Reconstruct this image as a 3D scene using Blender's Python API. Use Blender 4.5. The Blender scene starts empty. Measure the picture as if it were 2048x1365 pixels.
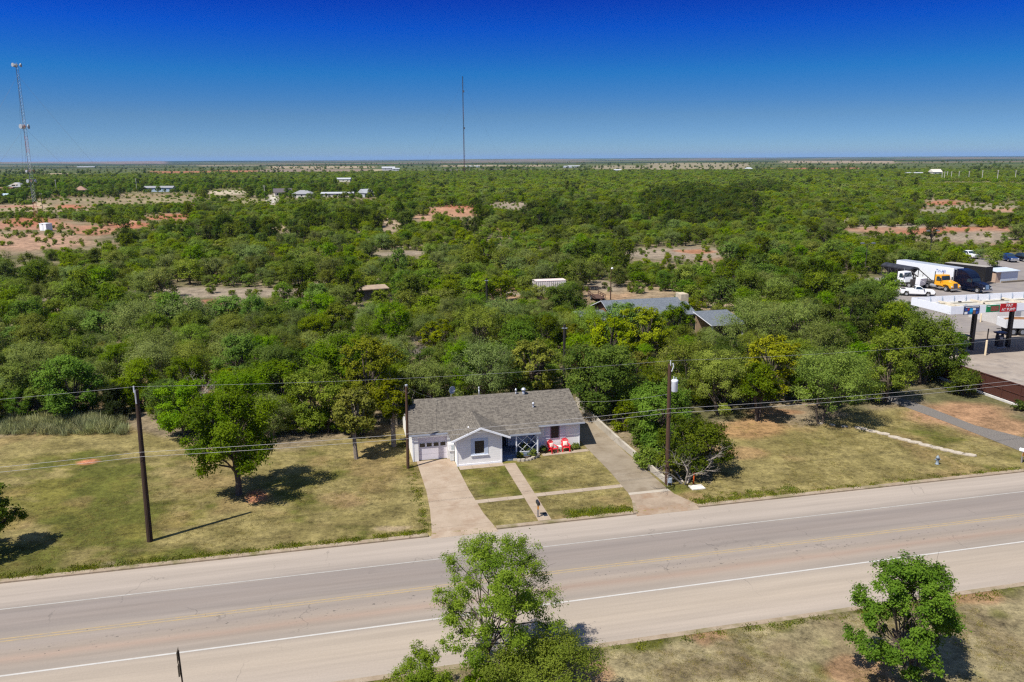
import bpy, bmesh, math, random
import numpy as np
from mathutils import Vector, Matrix

SC = bpy.context.scene
COL = SC.collection
rnd = random.Random(7)
R = math.radians

# ------------------------------------------------------------------ camera
IW, IH, FPX, CX, CY, CAMH = 2048.0, 1365.0, 28 / 36 * 2048, 1024.0, 682.5, 25.0
ROLL = math.atan(13 / 2048)
HORY = 318.5
PITCH = math.atan((CY - HORY) / FPX * math.cos(ROLL))
TH = R(12.8)                      # the road's direction against the world x axis
CU, SU = math.cos(TH), math.sin(TH)
cp, sp = math.cos(PITCH), math.sin(PITCH)


def ray(px, py):
    x, y = (px - CX) / FPX, -(py - CY) / FPX
    X = x * math.cos(ROLL) + y * math.sin(ROLL)
    Y = -x * math.sin(ROLL) + y * math.cos(ROLL)
    return (X, cp + Y * sp, -sp + Y * cp)


def P(px, py, z=0.0):
    """the point of the plane at height z that the photo shows at a pixel"""
    d = ray(px, py)
    t = (z - CAMH) / d[2]
    return Vector((d[0] * t, d[1] * t, z))


def PD(px, py, D):
    d = ray(px, py)
    t = D / d[1]
    return Vector((d[0] * t, D, CAMH + d[2] * t))


def W(u, v, z=0.0):
    """road frame (u along the road, v away from the viewer) to world"""
    return Vector((u * CU - v * SU, u * SU + v * CU, z))


def UV(p):
    return (p[0] * CU + p[1] * SU, -p[0] * SU + p[1] * CU)


def projn(x, y, z):
    """numpy: world to photo pixels"""
    dz = z - CAMH
    Yf = y * cp - dz * sp
    Yu = y * sp + dz * cp
    a, b = x / Yf, Yu / Yf
    u = a * math.cos(ROLL) - b * math.sin(ROLL)
    v = a * math.sin(ROLL) + b * math.cos(ROLL)
    return CX + u * FPX, CY - v * FPX


cam_d = bpy.data.cameras.new("camera")
cam = bpy.data.objects.new("camera", cam_d)
COL.objects.link(cam)
cam_d.lens, cam_d.sensor_width, cam_d.sensor_fit = 28, 36, 'HORIZONTAL'
cam_d.clip_start, cam_d.clip_end = 0.5, 120000
f_ = Vector((0, cp, -sp)); r0 = Vector((1, 0, 0)); u0 = Vector((0, sp, cp))
r_ = r0 * math.cos(ROLL) - u0 * math.sin(ROLL)
u_ = r0 * math.sin(ROLL) + u0 * math.cos(ROLL)
cam.matrix_world = Matrix(((r_.x, u_.x, -f_.x, 0), (r_.y, u_.y, -f_.y, 0), (r_.z, u_.z, -f_.z, CAMH), (0, 0, 0, 1)))
SC.camera = cam

# ------------------------------------------------------------------ materials
MATS = {}


def nd(nt, t, **kw):
    n = nt.nodes.new(t)
    for k, v in kw.items():
        setattr(n, k, v)
    return n


def setin(n, **kw):
    for k, v in kw.items():
        n.inputs[k.replace('_', ' ')].default_value = v


def newmat(name):
    m = bpy.data.materials.new(name)
    m.use_nodes = True
    nt = m.node_tree
    bs = nt.nodes["Principled BSDF"]
    return m, nt, bs


def rgba(c):
    return (c[0], c[1], c[2], 1.0)


def mat(name, c, rough=0.7, metal=0.0, var=0.18, scale=3.0, bump=0.0, spec=0.4, coat=0.0, c2=None, detail=6.0, stretch=None):
    """painted / plain surface with a noise of slightly lighter and darker (or second colour) patches"""
    if name in MATS:
        return MATS[name]
    m, nt, bs = newmat(name)
    L = nt.links
    tc = nd(nt, 'ShaderNodeTexCoord')
    src = tc.outputs['Object']
    if stretch:
        mp = nd(nt, 'ShaderNodeMapping'); mp.inputs['Scale'].default_value = stretch
        L.new(src, mp.inputs['Vector']); src = mp.outputs['Vector']
    nz = nd(nt, 'ShaderNodeTexNoise'); setin(nz, Scale=scale, Detail=detail, Roughness=0.6)
    L.new(src, nz.inputs['Vector'])
    rp = nd(nt, 'ShaderNodeValToRGB')
    rp.color_ramp.elements[0].position, rp.color_ramp.elements[1].position = 0.3, 0.7
    a = c if c2 is None else c2
    k0 = (1 - var) if c2 is None else 1
    rp.color_ramp.elements[0].color = rgba([x * k0 for x in a])
    rp.color_ramp.elements[1].color = rgba([min(1, x * (1 + var)) if c2 is None else x for x in c])
    L.new(nz.outputs['Fac'], rp.inputs['Fac'])
    L.new(rp.outputs['Color'], bs.inputs['Base Color'])
    setin(bs, Roughness=rough, Metallic=metal)
    bs.inputs['Specular IOR Level'].default_value = spec
    bs.inputs['Coat Weight'].default_value = coat
    if bump:
        bp = nd(nt, 'ShaderNodeBump'); setin(bp, Strength=bump, Distance=0.05)
        L.new(nz.outputs['Fac'], bp.inputs['Height']); L.new(bp.outputs['Normal'], bs.inputs['Normal'])
    MATS[name] = m
    return m


def leafmat(name, c1, c2, trans=0.45, vary=0.34):
    if name in MATS:
        return MATS[name]
    m, nt, bs = newmat(name)
    L = nt.links
    at = nd(nt, 'ShaderNodeAttribute'); at.attribute_name = 'tint'
    oi = nd(nt, 'ShaderNodeObjectInfo')
    mx = nd(nt, 'ShaderNodeMix'); mx.data_type = 'RGBA'
    mx.inputs[6].default_value = rgba(c1); mx.inputs[7].default_value = rgba(c2)
    L.new(at.outputs['Fac'], mx.inputs[0])
    hs = nd(nt, 'ShaderNodeHueSaturation')
    mr = nd(nt, 'ShaderNodeMapRange'); setin(mr, To_Min=1 - vary, To_Max=1 + vary)
    L.new(oi.outputs['Random'], mr.inputs['Value']); L.new(mr.outputs['Result'], hs.inputs['Value'])
    m7 = nd(nt, 'ShaderNodeMath'); m7.operation = 'MULTIPLY'; m7.inputs[1].default_value = 7.31
    fr = nd(nt, 'ShaderNodeMath'); fr.operation = 'FRACT'
    L.new(oi.outputs['Random'], m7.inputs[0]); L.new(m7.outputs[0], fr.inputs[0])
    mh = nd(nt, 'ShaderNodeMapRange'); setin(mh, To_Min=0.480, To_Max=0.524)
    L.new(fr.outputs[0], mh.inputs['Value']); L.new(mh.outputs['Result'], hs.inputs['Hue'])
    m3 = nd(nt, 'ShaderNodeMath'); m3.operation = 'MULTIPLY'; m3.inputs[1].default_value = 13.7
    f3 = nd(nt, 'ShaderNodeMath'); f3.operation = 'FRACT'
    L.new(oi.outputs['Random'], m3.inputs[0]); L.new(m3.outputs[0], f3.inputs[0])
    ms = nd(nt, 'ShaderNodeMapRange'); setin(ms, To_Min=0.9, To_Max=1.12)
    L.new(f3.outputs[0], ms.inputs['Value']); L.new(ms.outputs['Result'], hs.inputs['Saturation'])
    L.new(mx.outputs[2], hs.inputs['Color'])
    L.new(hs.outputs['Color'], bs.inputs['Base Color'])
    setin(bs, Roughness=0.7); bs.inputs['Specular IOR Level'].default_value = 0.12
    tr = nd(nt, 'ShaderNodeBsdfTranslucent')
    L.new(hs.outputs['Color'], tr.inputs['Color'])
    ms2 = nd(nt, 'ShaderNodeMixShader'); ms2.inputs[0].default_value = trans
    L.new(bs.outputs[0], ms2.inputs[1]); L.new(tr.outputs[0], ms2.inputs[2])
    L.new(ms2.outputs[0], nt.nodes['Material Output'].inputs['Surface'])
    MATS[name] = m
    return m


# ------------------------------------------------------------------ mesh helpers
class MB:
    def __init__(s):
        s.v, s.f, s.m = [], [], []

    def poly(s, pts, mi=0):
        n = len(s.v); s.v += [tuple(p) for p in pts]; s.f.append(tuple(range(n, n + len(pts)))); s.m.append(mi); return s

    def hexa(s, p, mi=0):
        """8 points: bottom 4 (ccw), top 4"""
        n = len(s.v); s.v += [tuple(q) for q in p]
        for q in ((3, 2, 1, 0), (4, 5, 6, 7), (0, 1, 5, 4), (1, 2, 6, 5), (2, 3, 7, 6), (3, 0, 4, 7)):
            s.f.append(tuple(n + i for i in q)); s.m.append(mi)
        return s

    def box(s, x0, x1, y0, y1, z0, z1, mi=0):
        return s.hexa([(x0, y0, z0), (x1, y0, z0), (x1, y1, z0), (x0, y1, z0), (x0, y0, z1), (x1, y0, z1), (x1, y1, z1), (x0, y1, z1)], mi)

    def bar(s, a, b, w, h, mi=0):
        """box beam from a to b, w across, h high"""
        a, b = Vector(a), Vector(b)
        d = (b - a).normalized()
        up = Vector((0, 0, 1)) if abs(d.z) < 0.95 else Vector((0, 1, 0))
        x = d.cross(up).normalized() * w / 2
        y = x.cross(d).normalized() * h / 2
        return s.hexa([a - x - y, a + x - y, b + x - y, b - x - y, a - x + y, a + x + y, b + x + y, b - x + y], mi)

    def prism(s, prof, axis, a0, a1, mi=0):
        """profile polygon extruded along axis 'x' / 'y' / 'z'"""
        def q(p, a):
            return (a, p[0], p[1]) if axis == 'x' else ((p[0], a, p[1]) if axis == 'y' else (p[0], p[1], a))
        n, k = len(s.v), len(prof)
        s.v += [q(p, a0) for p in prof] + [q(p, a1) for p in prof]
        s.f.append(tuple(n + i for i in range(k))); s.m.append(mi)
        s.f.append(tuple(n + k + i for i in reversed(range(k)))); s.m.append(mi)
        for i in range(k):
            j = (i + 1) % k
            s.f.append((n + j, n + i, n + k + i, n + k + j)); s.m.append(mi)
        return s

    def tube(s, pts, rad, n=8, mi=0, cap=True):
        pts = [Vector(p) for p in pts]
        if not isinstance(rad, (list, tuple)):
            rad = [rad] * len(pts)
        base = len(s.v)
        for i, p in enumerate(pts):
            d = (pts[min(i + 1, len(pts) - 1)] - pts[max(i - 1, 0)]).normalized()
            ref = Vector((0, 0, 1)) if abs(d.z) < 0.9 else Vector((1, 0, 0))
            x = d.cross(ref).normalized(); y = x.cross(d).normalized()
            for k in range(n):
                a = 2 * math.pi * k / n
                s.v.append(tuple(p + (x * math.cos(a) + y * math.sin(a)) * rad[i]))
        for i in range(len(pts) - 1):
            for k in range(n):
                k2 = (k + 1) % n
                s.f.append((base + i * n + k, base + i * n + k2, base + (i + 1) * n + k2, base + (i + 1) * n + k)); s.m.append(mi)
        if cap:
            s.f.append(tuple(base + k for k in reversed(range(n)))); s.m.append(mi)
            e = base + (len(pts) - 1) * n
            s.f.append(tuple(e + k for k in range(n))); s.m.append(mi)
        return s

    def lathe(s, prof, n=14, c=(0, 0), mi=0):
        """profile [(r, z)] round the z axis"""
        return s.tube([(c[0], c[1], z) for r, z in prof], [max(r, 0.001) for r, z in prof], n, mi)

    def wheel(s, c, r, w, axis='x', n=16, mi=0):
        c = Vector(c); a = Vector((1, 0, 0)) if axis == 'x' else Vector((0, 1, 0))
        s.tube([c - a * w / 2, c - a * w * 0.38, c + a * w * 0.38, c + a * w / 2], [r * 0.9, r, r, r * 0.9], n, mi)
        return s

    def blob(s, c, rx, ry, rz, seed=0, n=9, m=6, rough=0.15, mi=0):
        rg = random.Random(seed); base = len(s.v)
        for i in range(m + 1):
            t = math.pi * i / m
            for k in range(n):
                a = 2 * math.pi * k / n; q = 1 + rg.uniform(-rough, rough)
                s.v.append((c[0] + rx * q * math.sin(t) * math.cos(a), c[1] + ry * q * math.sin(t) * math.sin(a), c[2] + rz * q * math.cos(t)))
        for i in range(m):
            for k in range(n):
                k2 = (k + 1) % n
                s.f.append((base + i * n + k, base + (i + 1) * n + k, base + (i + 1) * n + k2, base + i * n + k2)); s.m.append(mi)
        return s

    def mesh(s, name, mats):
        me = bpy.data.meshes.new(name)
        me.from_pydata(s.v, [], s.f)
        mats = mats if isinstance(mats, (list, tuple)) else [mats]
        for m in mats:
            me.materials.append(m)
        if len(mats) > 1:
            me.polygons.foreach_set('material_index', s.m)
        bm = bmesh.new(); bm.from_mesh(me)
        bmesh.ops.recalc_face_normals(bm, faces=bm.faces)
        bm.to_mesh(me); bm.free()
        return me

    def build(s, name, mats, parent=None, smooth=False, bevel=0.0, loc=None, rz=None):
        me = s.mesh(name, mats)
        if bevel:
            bm = bmesh.new(); bm.from_mesh(me)
            es = [e for e in bm.edges if len(e.link_faces) == 2 and e.calc_face_angle(0) > 0.6]
            bmesh.ops.bevel(bm, geom=es, offset=bevel, segments=2, affect='EDGES', profile=0.6, clamp_overlap=True)
            bm.to_mesh(me); bm.free()
        if smooth:
            me.polygons.foreach_set('use_smooth', [True] * len(me.polygons))
        o = bpy.data.objects.new(name, me)
        COL.objects.link(o)
        if parent is not None:
            o.parent = parent
        if loc is not None:
            o.location = loc
        if rz is not None:
            o.rotation_euler = (0, 0, rz)
        return o


def tag(o, label=None, cat=None, group=None, kind=None):
    if label: o['label'] = label
    if cat: o['category'] = cat
    if group: o['group'] = group
    if kind: o['kind'] = kind
    return o


def thing(name, label, cat, loc=(0, 0, 0), rz=0.0, group=None):
    o = bpy.data.objects.new(name, None)
    COL.objects.link(o)
    o.empty_display_size = 0.3
    o.location = loc; o.rotation_euler = (0, 0, rz)
    return tag(o, label, cat, group)


def kids(o):
    return [c for c in COL.objects if c.parent == o]


def dup(o, loc=None, rz=None, label=None, group=None, parent=None, scale=None):
    c = o.copy(); COL.objects.link(c)
    if parent is not None: c.parent = parent
    for ch in kids(o):
        dup(ch, parent=c)
    if loc is not None: c.location = loc
    if rz is not None: c.rotation_euler = (0, 0, rz)
    if scale is not None: c.scale = scale
    if label: c['label'] = label
    if group: c['group'] = group
    return c


def textmesh(name, s, size, mt, parent, loc, rot, extrude=0.01, bold=0.0, align='CENTER'):
    cu = bpy.data.curves.new(name, 'FONT')
    cu.body = s; cu.size = size; cu.extrude = extrude; cu.align_x = align; cu.align_y = 'CENTER'; cu.offset = bold; cu.resolution_u = 3
    t = bpy.data.objects.new(name + '_curve', cu); COL.objects.link(t)
    dg = bpy.context.evaluated_depsgraph_get(); dg.update()
    me = bpy.data.meshes.new_from_object(t.evaluated_get(dg))
    bpy.data.objects.remove(t); bpy.data.curves.remove(cu)
    me.materials.clear(); me.materials.append(mt)
    o = bpy.data.objects.new(name, me); COL.objects.link(o)
    o.parent = parent; o.location = loc; o.rotation_euler = rot
    return o


# numpy value noise
_rng = np.random.RandomState(11)
_PT = _rng.rand(256, 256)


def vnoise(x, y):
    xi, yi = np.floor(x).astype(int), np.floor(y).astype(int)
    fx, fy = x - xi, y - yi
    fx, fy = fx * fx * (3 - 2 * fx), fy * fy * (3 - 2 * fy)
    a, b = _PT[xi % 256, yi % 256], _PT[(xi + 1) % 256, yi % 256]
    c, d = _PT[xi % 256, (yi + 1) % 256], _PT[(xi + 1) % 256, (yi + 1) % 256]
    return (a * (1 - fx) + b * fx) * (1 - fy) + (c * (1 - fx) + d * fx) * fy


def fbm(x, y, o=4):
    s, a, t = 0, 0.5, 0
    for i in range(o):
        s = s + a * vnoise(x * 2 ** i + 17.3 * i, y * 2 ** i + 5.1 * i); t += a; a *= 0.5
    return s / t


def sstep(a, b, x):
    t = np.clip((x - a) / (b - a), 0, 1)
    return t * t * (3 - 2 * t)


def th(x, y):
    """terrain height"""
    x, y = np.asarray(x, float), np.asarray(y, float)
    D = np.hypot(x, y)
    h = (fbm(x / 90 + 3, y / 90 + 9, 3) - 0.5) * 3.2 * sstep(190, 420, D)
    h = h + (fbm(x / 900 + 40, y / 900 + 3, 3) - 0.5) * 10 * sstep(1500, 4000, D)
    h = h + sstep(7000, 16000, D) * (fbm(x / 4200 + 8, y / 2600 + 1, 4) - 0.42) * 70
    return h

# ------------------------------------------------------------------ ground
def build_ground():
    rs = [14.0]
    while rs[-1] < 48000:
        r = rs[-1]
        rs.append(r * (1.0045 if r < 95 else (1.009 if r < 1600 else 1.016)))
    rs = np.array(rs)
    an = np.radians(np.arange(-60, 60.01, 0.27))
    RR, AA = np.meshgrid(rs, an, indexing='ij')
    x, y = (RR * np.sin(AA)).ravel(), (RR * np.cos(AA)).ravel()
    D = RR.ravel()
    u, v = x * CU + y * SU, -x * SU + y * CU
    z = th(x, y)
    z = np.where((v > 35.45) & (v < 50.2), -0.3, z)
    px, py = projn(x, y, 0 * x)

    def C(*c): return np.array(c, float)[None, :]

    def mixc(c, d, m): return c * (1 - m[:, None]) + d * m[:, None]
    n1, n2, n3 = fbm(x / 7, y / 7, 4), fbm(x / 2.2 + 50, y / 2.2, 3), fbm(x / 30 + 9, y / 30 + 4, 4)
    # thicket floor
    col = mixc(C(.30, .235, .145) + 0 * x[:, None], C(.16, .15, .065), sstep(.42, .62, n1))
    col = mixc(col, C(.36, .21, .12), sstep(.60, .74, n3) * .7)
    # scrub seen from afar
    far = mixc(C(.085, .115, .014) + 0 * x[:, None], C(.165, .185, .030), sstep(.35, .65, fbm(x / 14, y / 14, 4)))
    far = mixc(far, C(.30, .22, .12), sstep(.60, .72, fbm(x / 60 + 31, y / 25, 4)) * .75)
    col = mixc(col, far, sstep(500, 1300, D))
    vf = mixc(C(.085, .115, .028) + 0 * x[:, None], C(.14, .155, .05), sstep(.4, .6, fbm(x / 400 + 3, y / 110, 4)))
    col = mixc(col, vf, sstep(1400, 2600, D))
    st = fbm(x / 2600 + 7, y / 700 + 2, 4)
    col = mixc(col, C(.23, .165, .11), sstep(.54, .60, st) * sstep(2500, 5000, D))
    col = mixc(col, C(.028, .045, .018), sstep(.47, .42, st) * sstep(2500, 5000, D) * .9)
    # jittered pixel look-up for patches (world positions of what the photo shows there)
    jx = px + (fbm(x / 9 + 70, y / 9, 3) - .5) * 30 * np.clip(200 / D, .3, 2) * 2
    jy = py + (fbm(x / 5 + 20, y / 12 + 11, 3) - .5) * 16 * np.clip(120 / D, .08, 1.6)

    def ell(cx, cy, rx, ry, c, a=1.0, soft=.55):
        nonlocal col
        d = np.hypot((jx - cx) / rx, (jy - cy) / ry)
        col = mixc(col, C(*c), sstep(1, soft, d) * a * (D < 3000))

    def fld(x0, x1, y0, y1, c, a=1.0):
        nonlocal col
        wob = (fbm(px / 60 + 5, py / 3, 2) - .5) * 1.2
        m = sstep(x0 - 8, x0 + 8, px + wob * 14) * sstep(x1 + 8, x1 - 8, px + wob * 14) * sstep(y0 - .5, y0 + .5, py + wob) * sstep(y1 + .5, y1 - .5, py + wob)
        col = mixc(col, C(*c), m * a * (D > 700))
    TAN, ORG, MAU = (.42, .33, .21), (.40, .18, .09), (.17, .145, .125)
    for q in ((537, 748, 333.5, 337.5, TAN), (420, 520, 341, 346.5, ORG), (520, 770, 339, 344.5, (.31, .235, .17)), (299, 420, 342.5, 349.5, ORG),
              (880, 1060, 339, 347.5, MAU), (1185, 1400, 332, 338.5, (.33, .28, .17)), (1300, 1495, 328, 339.5, (.33, .28, .17)), (1526, 1720, 336, 339.5, ORG),
              (1560, 1790, 322.5, 327, (.38, .29, .19)), (740, 790, 340, 343, (.42, .36, .22)), (85, 150, 347, 349, TAN), (0, 330, 326, 328.2, (.27, .19, .15)),
              (400, 520, 331, 332.5, TAN), (880, 1100, 331, 333.2, TAN), (1780, 1850, 348, 351, TAN), (1600, 1800, 346, 347.5, TAN)):
        fld(*q)
    RED, DRY, PAL = (.46, .19, .105), (.36, .29, .21), (.50, .31, .19)
    for q in ((60, 485, 165, 22, (.46, .29, .19)), (60, 452, 120, 12, (.47, .25, .16)), (60, 443, 60, 12, RED), (190, 462, 60, 14, (.5, .25, .15)), (260, 450, 60, 8, RED),
              (60, 416, 190, 10, (.36, .29, .17)), (220, 402, 210, 9, (.33, .26, .15)), (75, 410, 22, 7, (.55, .42, .27)), (330, 400, 60, 8, (.36, .30, .16)), (500, 403, 60, 8, (.34, .30, .15)),
              (455, 385, 50, 6, (.55, .46, .33)), (545, 400, 14, 12, (.65, .60, .50)), (140, 412, 40, 4, RED), (30, 412, 60, 4, (.47, .26, .17)),
              (340, 434, 60, 8, RED), (255, 441, 40, 6, (.52, .30, .19)), (310, 391, 100, 5, (.36, .27, .15)), (480, 460, 60, 6, PAL), (560, 458, 60, 6, (.42, .32, .2)),
              (430, 586, 235, 15, DRY), (650, 570, 70, 6, DRY), (420, 606, 24, 7, (.42, .20, .12)), (130, 606, 150, 14, DRY), (800, 507, 70, 6, DRY), (780, 450, 40, 16, (.40, .30, .20)),
              (905, 424, 75, 13, (.50, .27, .16)), (925, 414, 45, 6, RED), (1020, 412, 55, 8, DRY), (850, 436, 40, 8, PAL), (940, 375, 26, 2.5, PAL), (1035, 367, 26, 2.2, PAL), (1190, 370, 40, 2, PAL), (1118, 364, 12, 2.2, PAL),
              (1350, 508, 150, 17, DRY), (1385, 503, 40, 6, (.45, .22, .12)), (1270, 590, 130, 26, (.36, .27, .17)), (1225, 592, 50, 8, (.44, .29, .17)), (1440, 615, 70, 16, (.40, .30, .2)), (1420, 660, 30, 10, PAL),
              (1195, 570, 60, 14, DRY), (1060, 590, 70, 10, DRY), (1010, 597, 40, 8, PAL), (1560, 690, 40, 10, (.42, .28, .18)),
              (1880, 462, 170, 10, (.48, .20, .11)), (1760, 458, 90, 10, (.42, .24, .15)), (2000, 462, 80, 9, (.46, .24, .15)), (1830, 452, 150, 5, DRY), (1960, 475, 110, 16, DRY),
              (1885, 404, 50, 6, RED), (1960, 412, 110, 9, (.34, .29, .18)), (1870, 420, 50, 6, (.33, .28, .2)), (2010, 420, 40, 6, (.45, .27, .17)), (1540, 408, 60, 4, DRY), (1680, 440, 50, 5, DRY), (1395, 358, 40, 2, PAL),
              (700, 427, 60, 5, DRY), (1300, 460, 70, 6, DRY)):
        ell(*q)
    er = fbm(px / 22 + 3, jy / 2.6 + 8, 3); col = col * np.where((D > 150) & (D < 1200), .72 + .56 * er, 1)[:, None]
    # mown lawns
    lb = np.interp(px, [-800, 0, 230, 330, 560, 800, 830, 1180, 1420, 1440, 1520, 1640, 1780, 1830, 1900, 2048, 2900], [800, 868, 838, 872, 895, 850, 780, 850, 960, 852, 842, 845, 812, 806, 850, 895, 1150])
    lawn = sstep(-6, 10, py - lb + (n1 - .5) * 26) * (v > 50) * (D < 140)
    dry = mixc(C(.33, .27, .105) + 0 * x[:, None], C(.25, .205, .075), sstep(.4, .62, n2))
    grn = mixc(C(.19, .175, .035) + 0 * x[:, None], C(.125, .135, .024), sstep(.4, .6, n2))
    g = fbm(x / 5.5 + 4, y / 3.6 + 8, 4) + .30 * (n2 - .5) + .35 * (fbm(x / .8, y / .5, 3) - .5) + .10 * sstep(500, 100, px) * sstep(880, 960, py) + .10 * sstep(54.0, 51.0, v + (n2 - .5) * 2) - .15 * sstep(1250, 1500, px)
    g = g + .14 * sstep(11, 6.0, np.hypot((px - 240) / 20, (py - 1010) / 9)) - .06 * sstep(1, .4, np.hypot((px - 640) / 260, (py - 1040) / 60))
    lw = mixc(dry, grn, sstep(.46, .74, g) * .9)
    lw = mixc(lw, C(.36, .23, .11), sstep(.57, .72, fbm(x / 4 + 90, y / 4 + 2, 3)) * .35)
    lw = lw * (.84 + .34 * fbm(u / 2.2 + 4, v / .30 + 6, 3))[:, None]
    col = mixc(col, lw, lawn)
    for q in ((168, 927, 26, 8, (.55, .23, .12)), (545, 990, 34, 16, (.50, .22, .12)), (1500, 858, 95, 26, (.46, .27, .125), .8), (1370, 995, 50, 14, (.40, .27, .13), .7), (700, 1000, 60, 16, (.36, .24, .12), .5),
              (1480, 905, 60, 16, (.44, .26, .13), .6), (1925, 832, 125, 32, (.46, .27, .15)), (1985, 858, 90, 26, (.42, .255, .14)), (800, 1058, 55, 7, (.46, .35, .22), .8), (250, 1135, 50, 7, (.42, .34, .2), .7),
              (1540, 830, 60, 8, (.40, .23, .12), .9), (1310, 800, 120, 20, (.36, .22, .12), .6)):
        ell(*q)
    ver = (v < 35.8) * 1.0
    vs = mixc(C(.38, .315, .17) + 0 * x[:, None], C(.29, .23, .125), sstep(.38, .62, fbm(x / 1.6, y / 1.6, 4)))
    vs = mixc(vs, C(.15, .15, .035), np.clip(sstep(.60, .72, fbm(x / 2.5 + 44, y / 2.5, 3)) * .7 + sstep(34.3, 35.3, v + (n2 - .5) * 1.6) * .8, 0, 1))
    vs = mixc(vs, C(.42, .24, .13), sstep(.60, .75, fbm(x / 3.5 + 14, y / 3.5 + 5, 3)) * .7)
    col = mixc(col, vs, ver)
    n5 = fbm(x / 1.1 + 5, y / .6, 3); col = col * (.88 + .30 * n5)[:, None]
    nr, na = RR.shape
    i = (np.arange(nr - 1)[:, None] * na + np.arange(na - 1)[None, :]).ravel()
    quads = np.stack([i, i + na, i + na + 1, i + 1], 1)[:, ::-1]
    me = bpy.data.meshes.new("ground")
    me.vertices.add(len(x)); me.vertices.foreach_set('co', np.stack([x, y, z], 1).ravel().astype(np.float32))
    me.loops.add(quads.size); me.loops.foreach_set('vertex_index', quads.ravel().astype(np.int32))
    me.polygons.add(len(quads)); me.polygons.foreach_set('loop_start', (np.arange(len(quads)) * 4).astype(np.int32))
    me.update(calc_edges=True)
    me.polygons.foreach_set('use_smooth', [True] * len(quads))
    ca = me.color_attributes.new('soil', 'FLOAT_COLOR', 'POINT')
    ca.data.foreach_set('color', np.concatenate([col, np.ones((len(x), 1))], 1).ravel().astype(np.float32))
    m, nt, bs = newmat('soil and grass'); L = nt.links
    at = nd(nt, 'ShaderNodeAttribute'); at.attribute_name = 'soil'
    tc = nd(nt, 'ShaderNodeTexCoord')
    n_a = nd(nt, 'ShaderNodeTexNoise'); setin(n_a, Scale=6.0, Detail=9.0, Roughness=.85)
    n_b = nd(nt, 'ShaderNodeTexNoise'); setin(n_b, Scale=.55, Detail=6.0, Roughness=.7)
    n_c = nd(nt, 'ShaderNodeTexNoise'); setin(n_c, Scale=2.4, Detail=5.0, Roughness=.8)
    for n in (n_a, n_b, n_c): L.new(tc.outputs['Object'], n.inputs['Vector'])
    ad = nd(nt, 'ShaderNodeMath'); ad.operation = 'ADD'; L.new(n_a.outputs['Fac'], ad.inputs[0]); L.new(n_b.outputs['Fac'], ad.inputs[1])
    ad2 = nd(nt, 'ShaderNodeMath'); ad2.operation = 'ADD'; L.new(ad.outputs[0], ad2.inputs[0]); L.new(n_c.outputs['Fac'], ad2.inputs[1])
    mr = nd(nt, 'ShaderNodeMapRange'); setin(mr, From_Min=1.12, From_Max=1.88, To_Min=.10, To_Max=1.16); L.new(ad2.outputs[0], mr.inputs['Value'])
    vm = nd(nt, 'ShaderNodeVectorMath'); vm.operation = 'SCALE'; L.new(at.outputs['Color'], vm.inputs[0]); L.new(mr.outputs[0], vm.inputs['Scale'])
    L.new(vm.outputs[0], bs.inputs['Base Color'])
    setin(bs, Roughness=.95); bs.inputs['Specular IOR Level'].default_value = .1
    bp = nd(nt, 'ShaderNodeBump'); setin(bp, Strength=.8, Distance=.10); L.new(ad2.outputs[0], bp.inputs['Height']); L.new(bp.outputs['Normal'], bs.inputs['Normal'])
    me.materials.append(m)
    o = bpy.data.objects.new('ground', me); COL.objects.link(o)
    tag(o, kind='structure')


build_ground()


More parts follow.
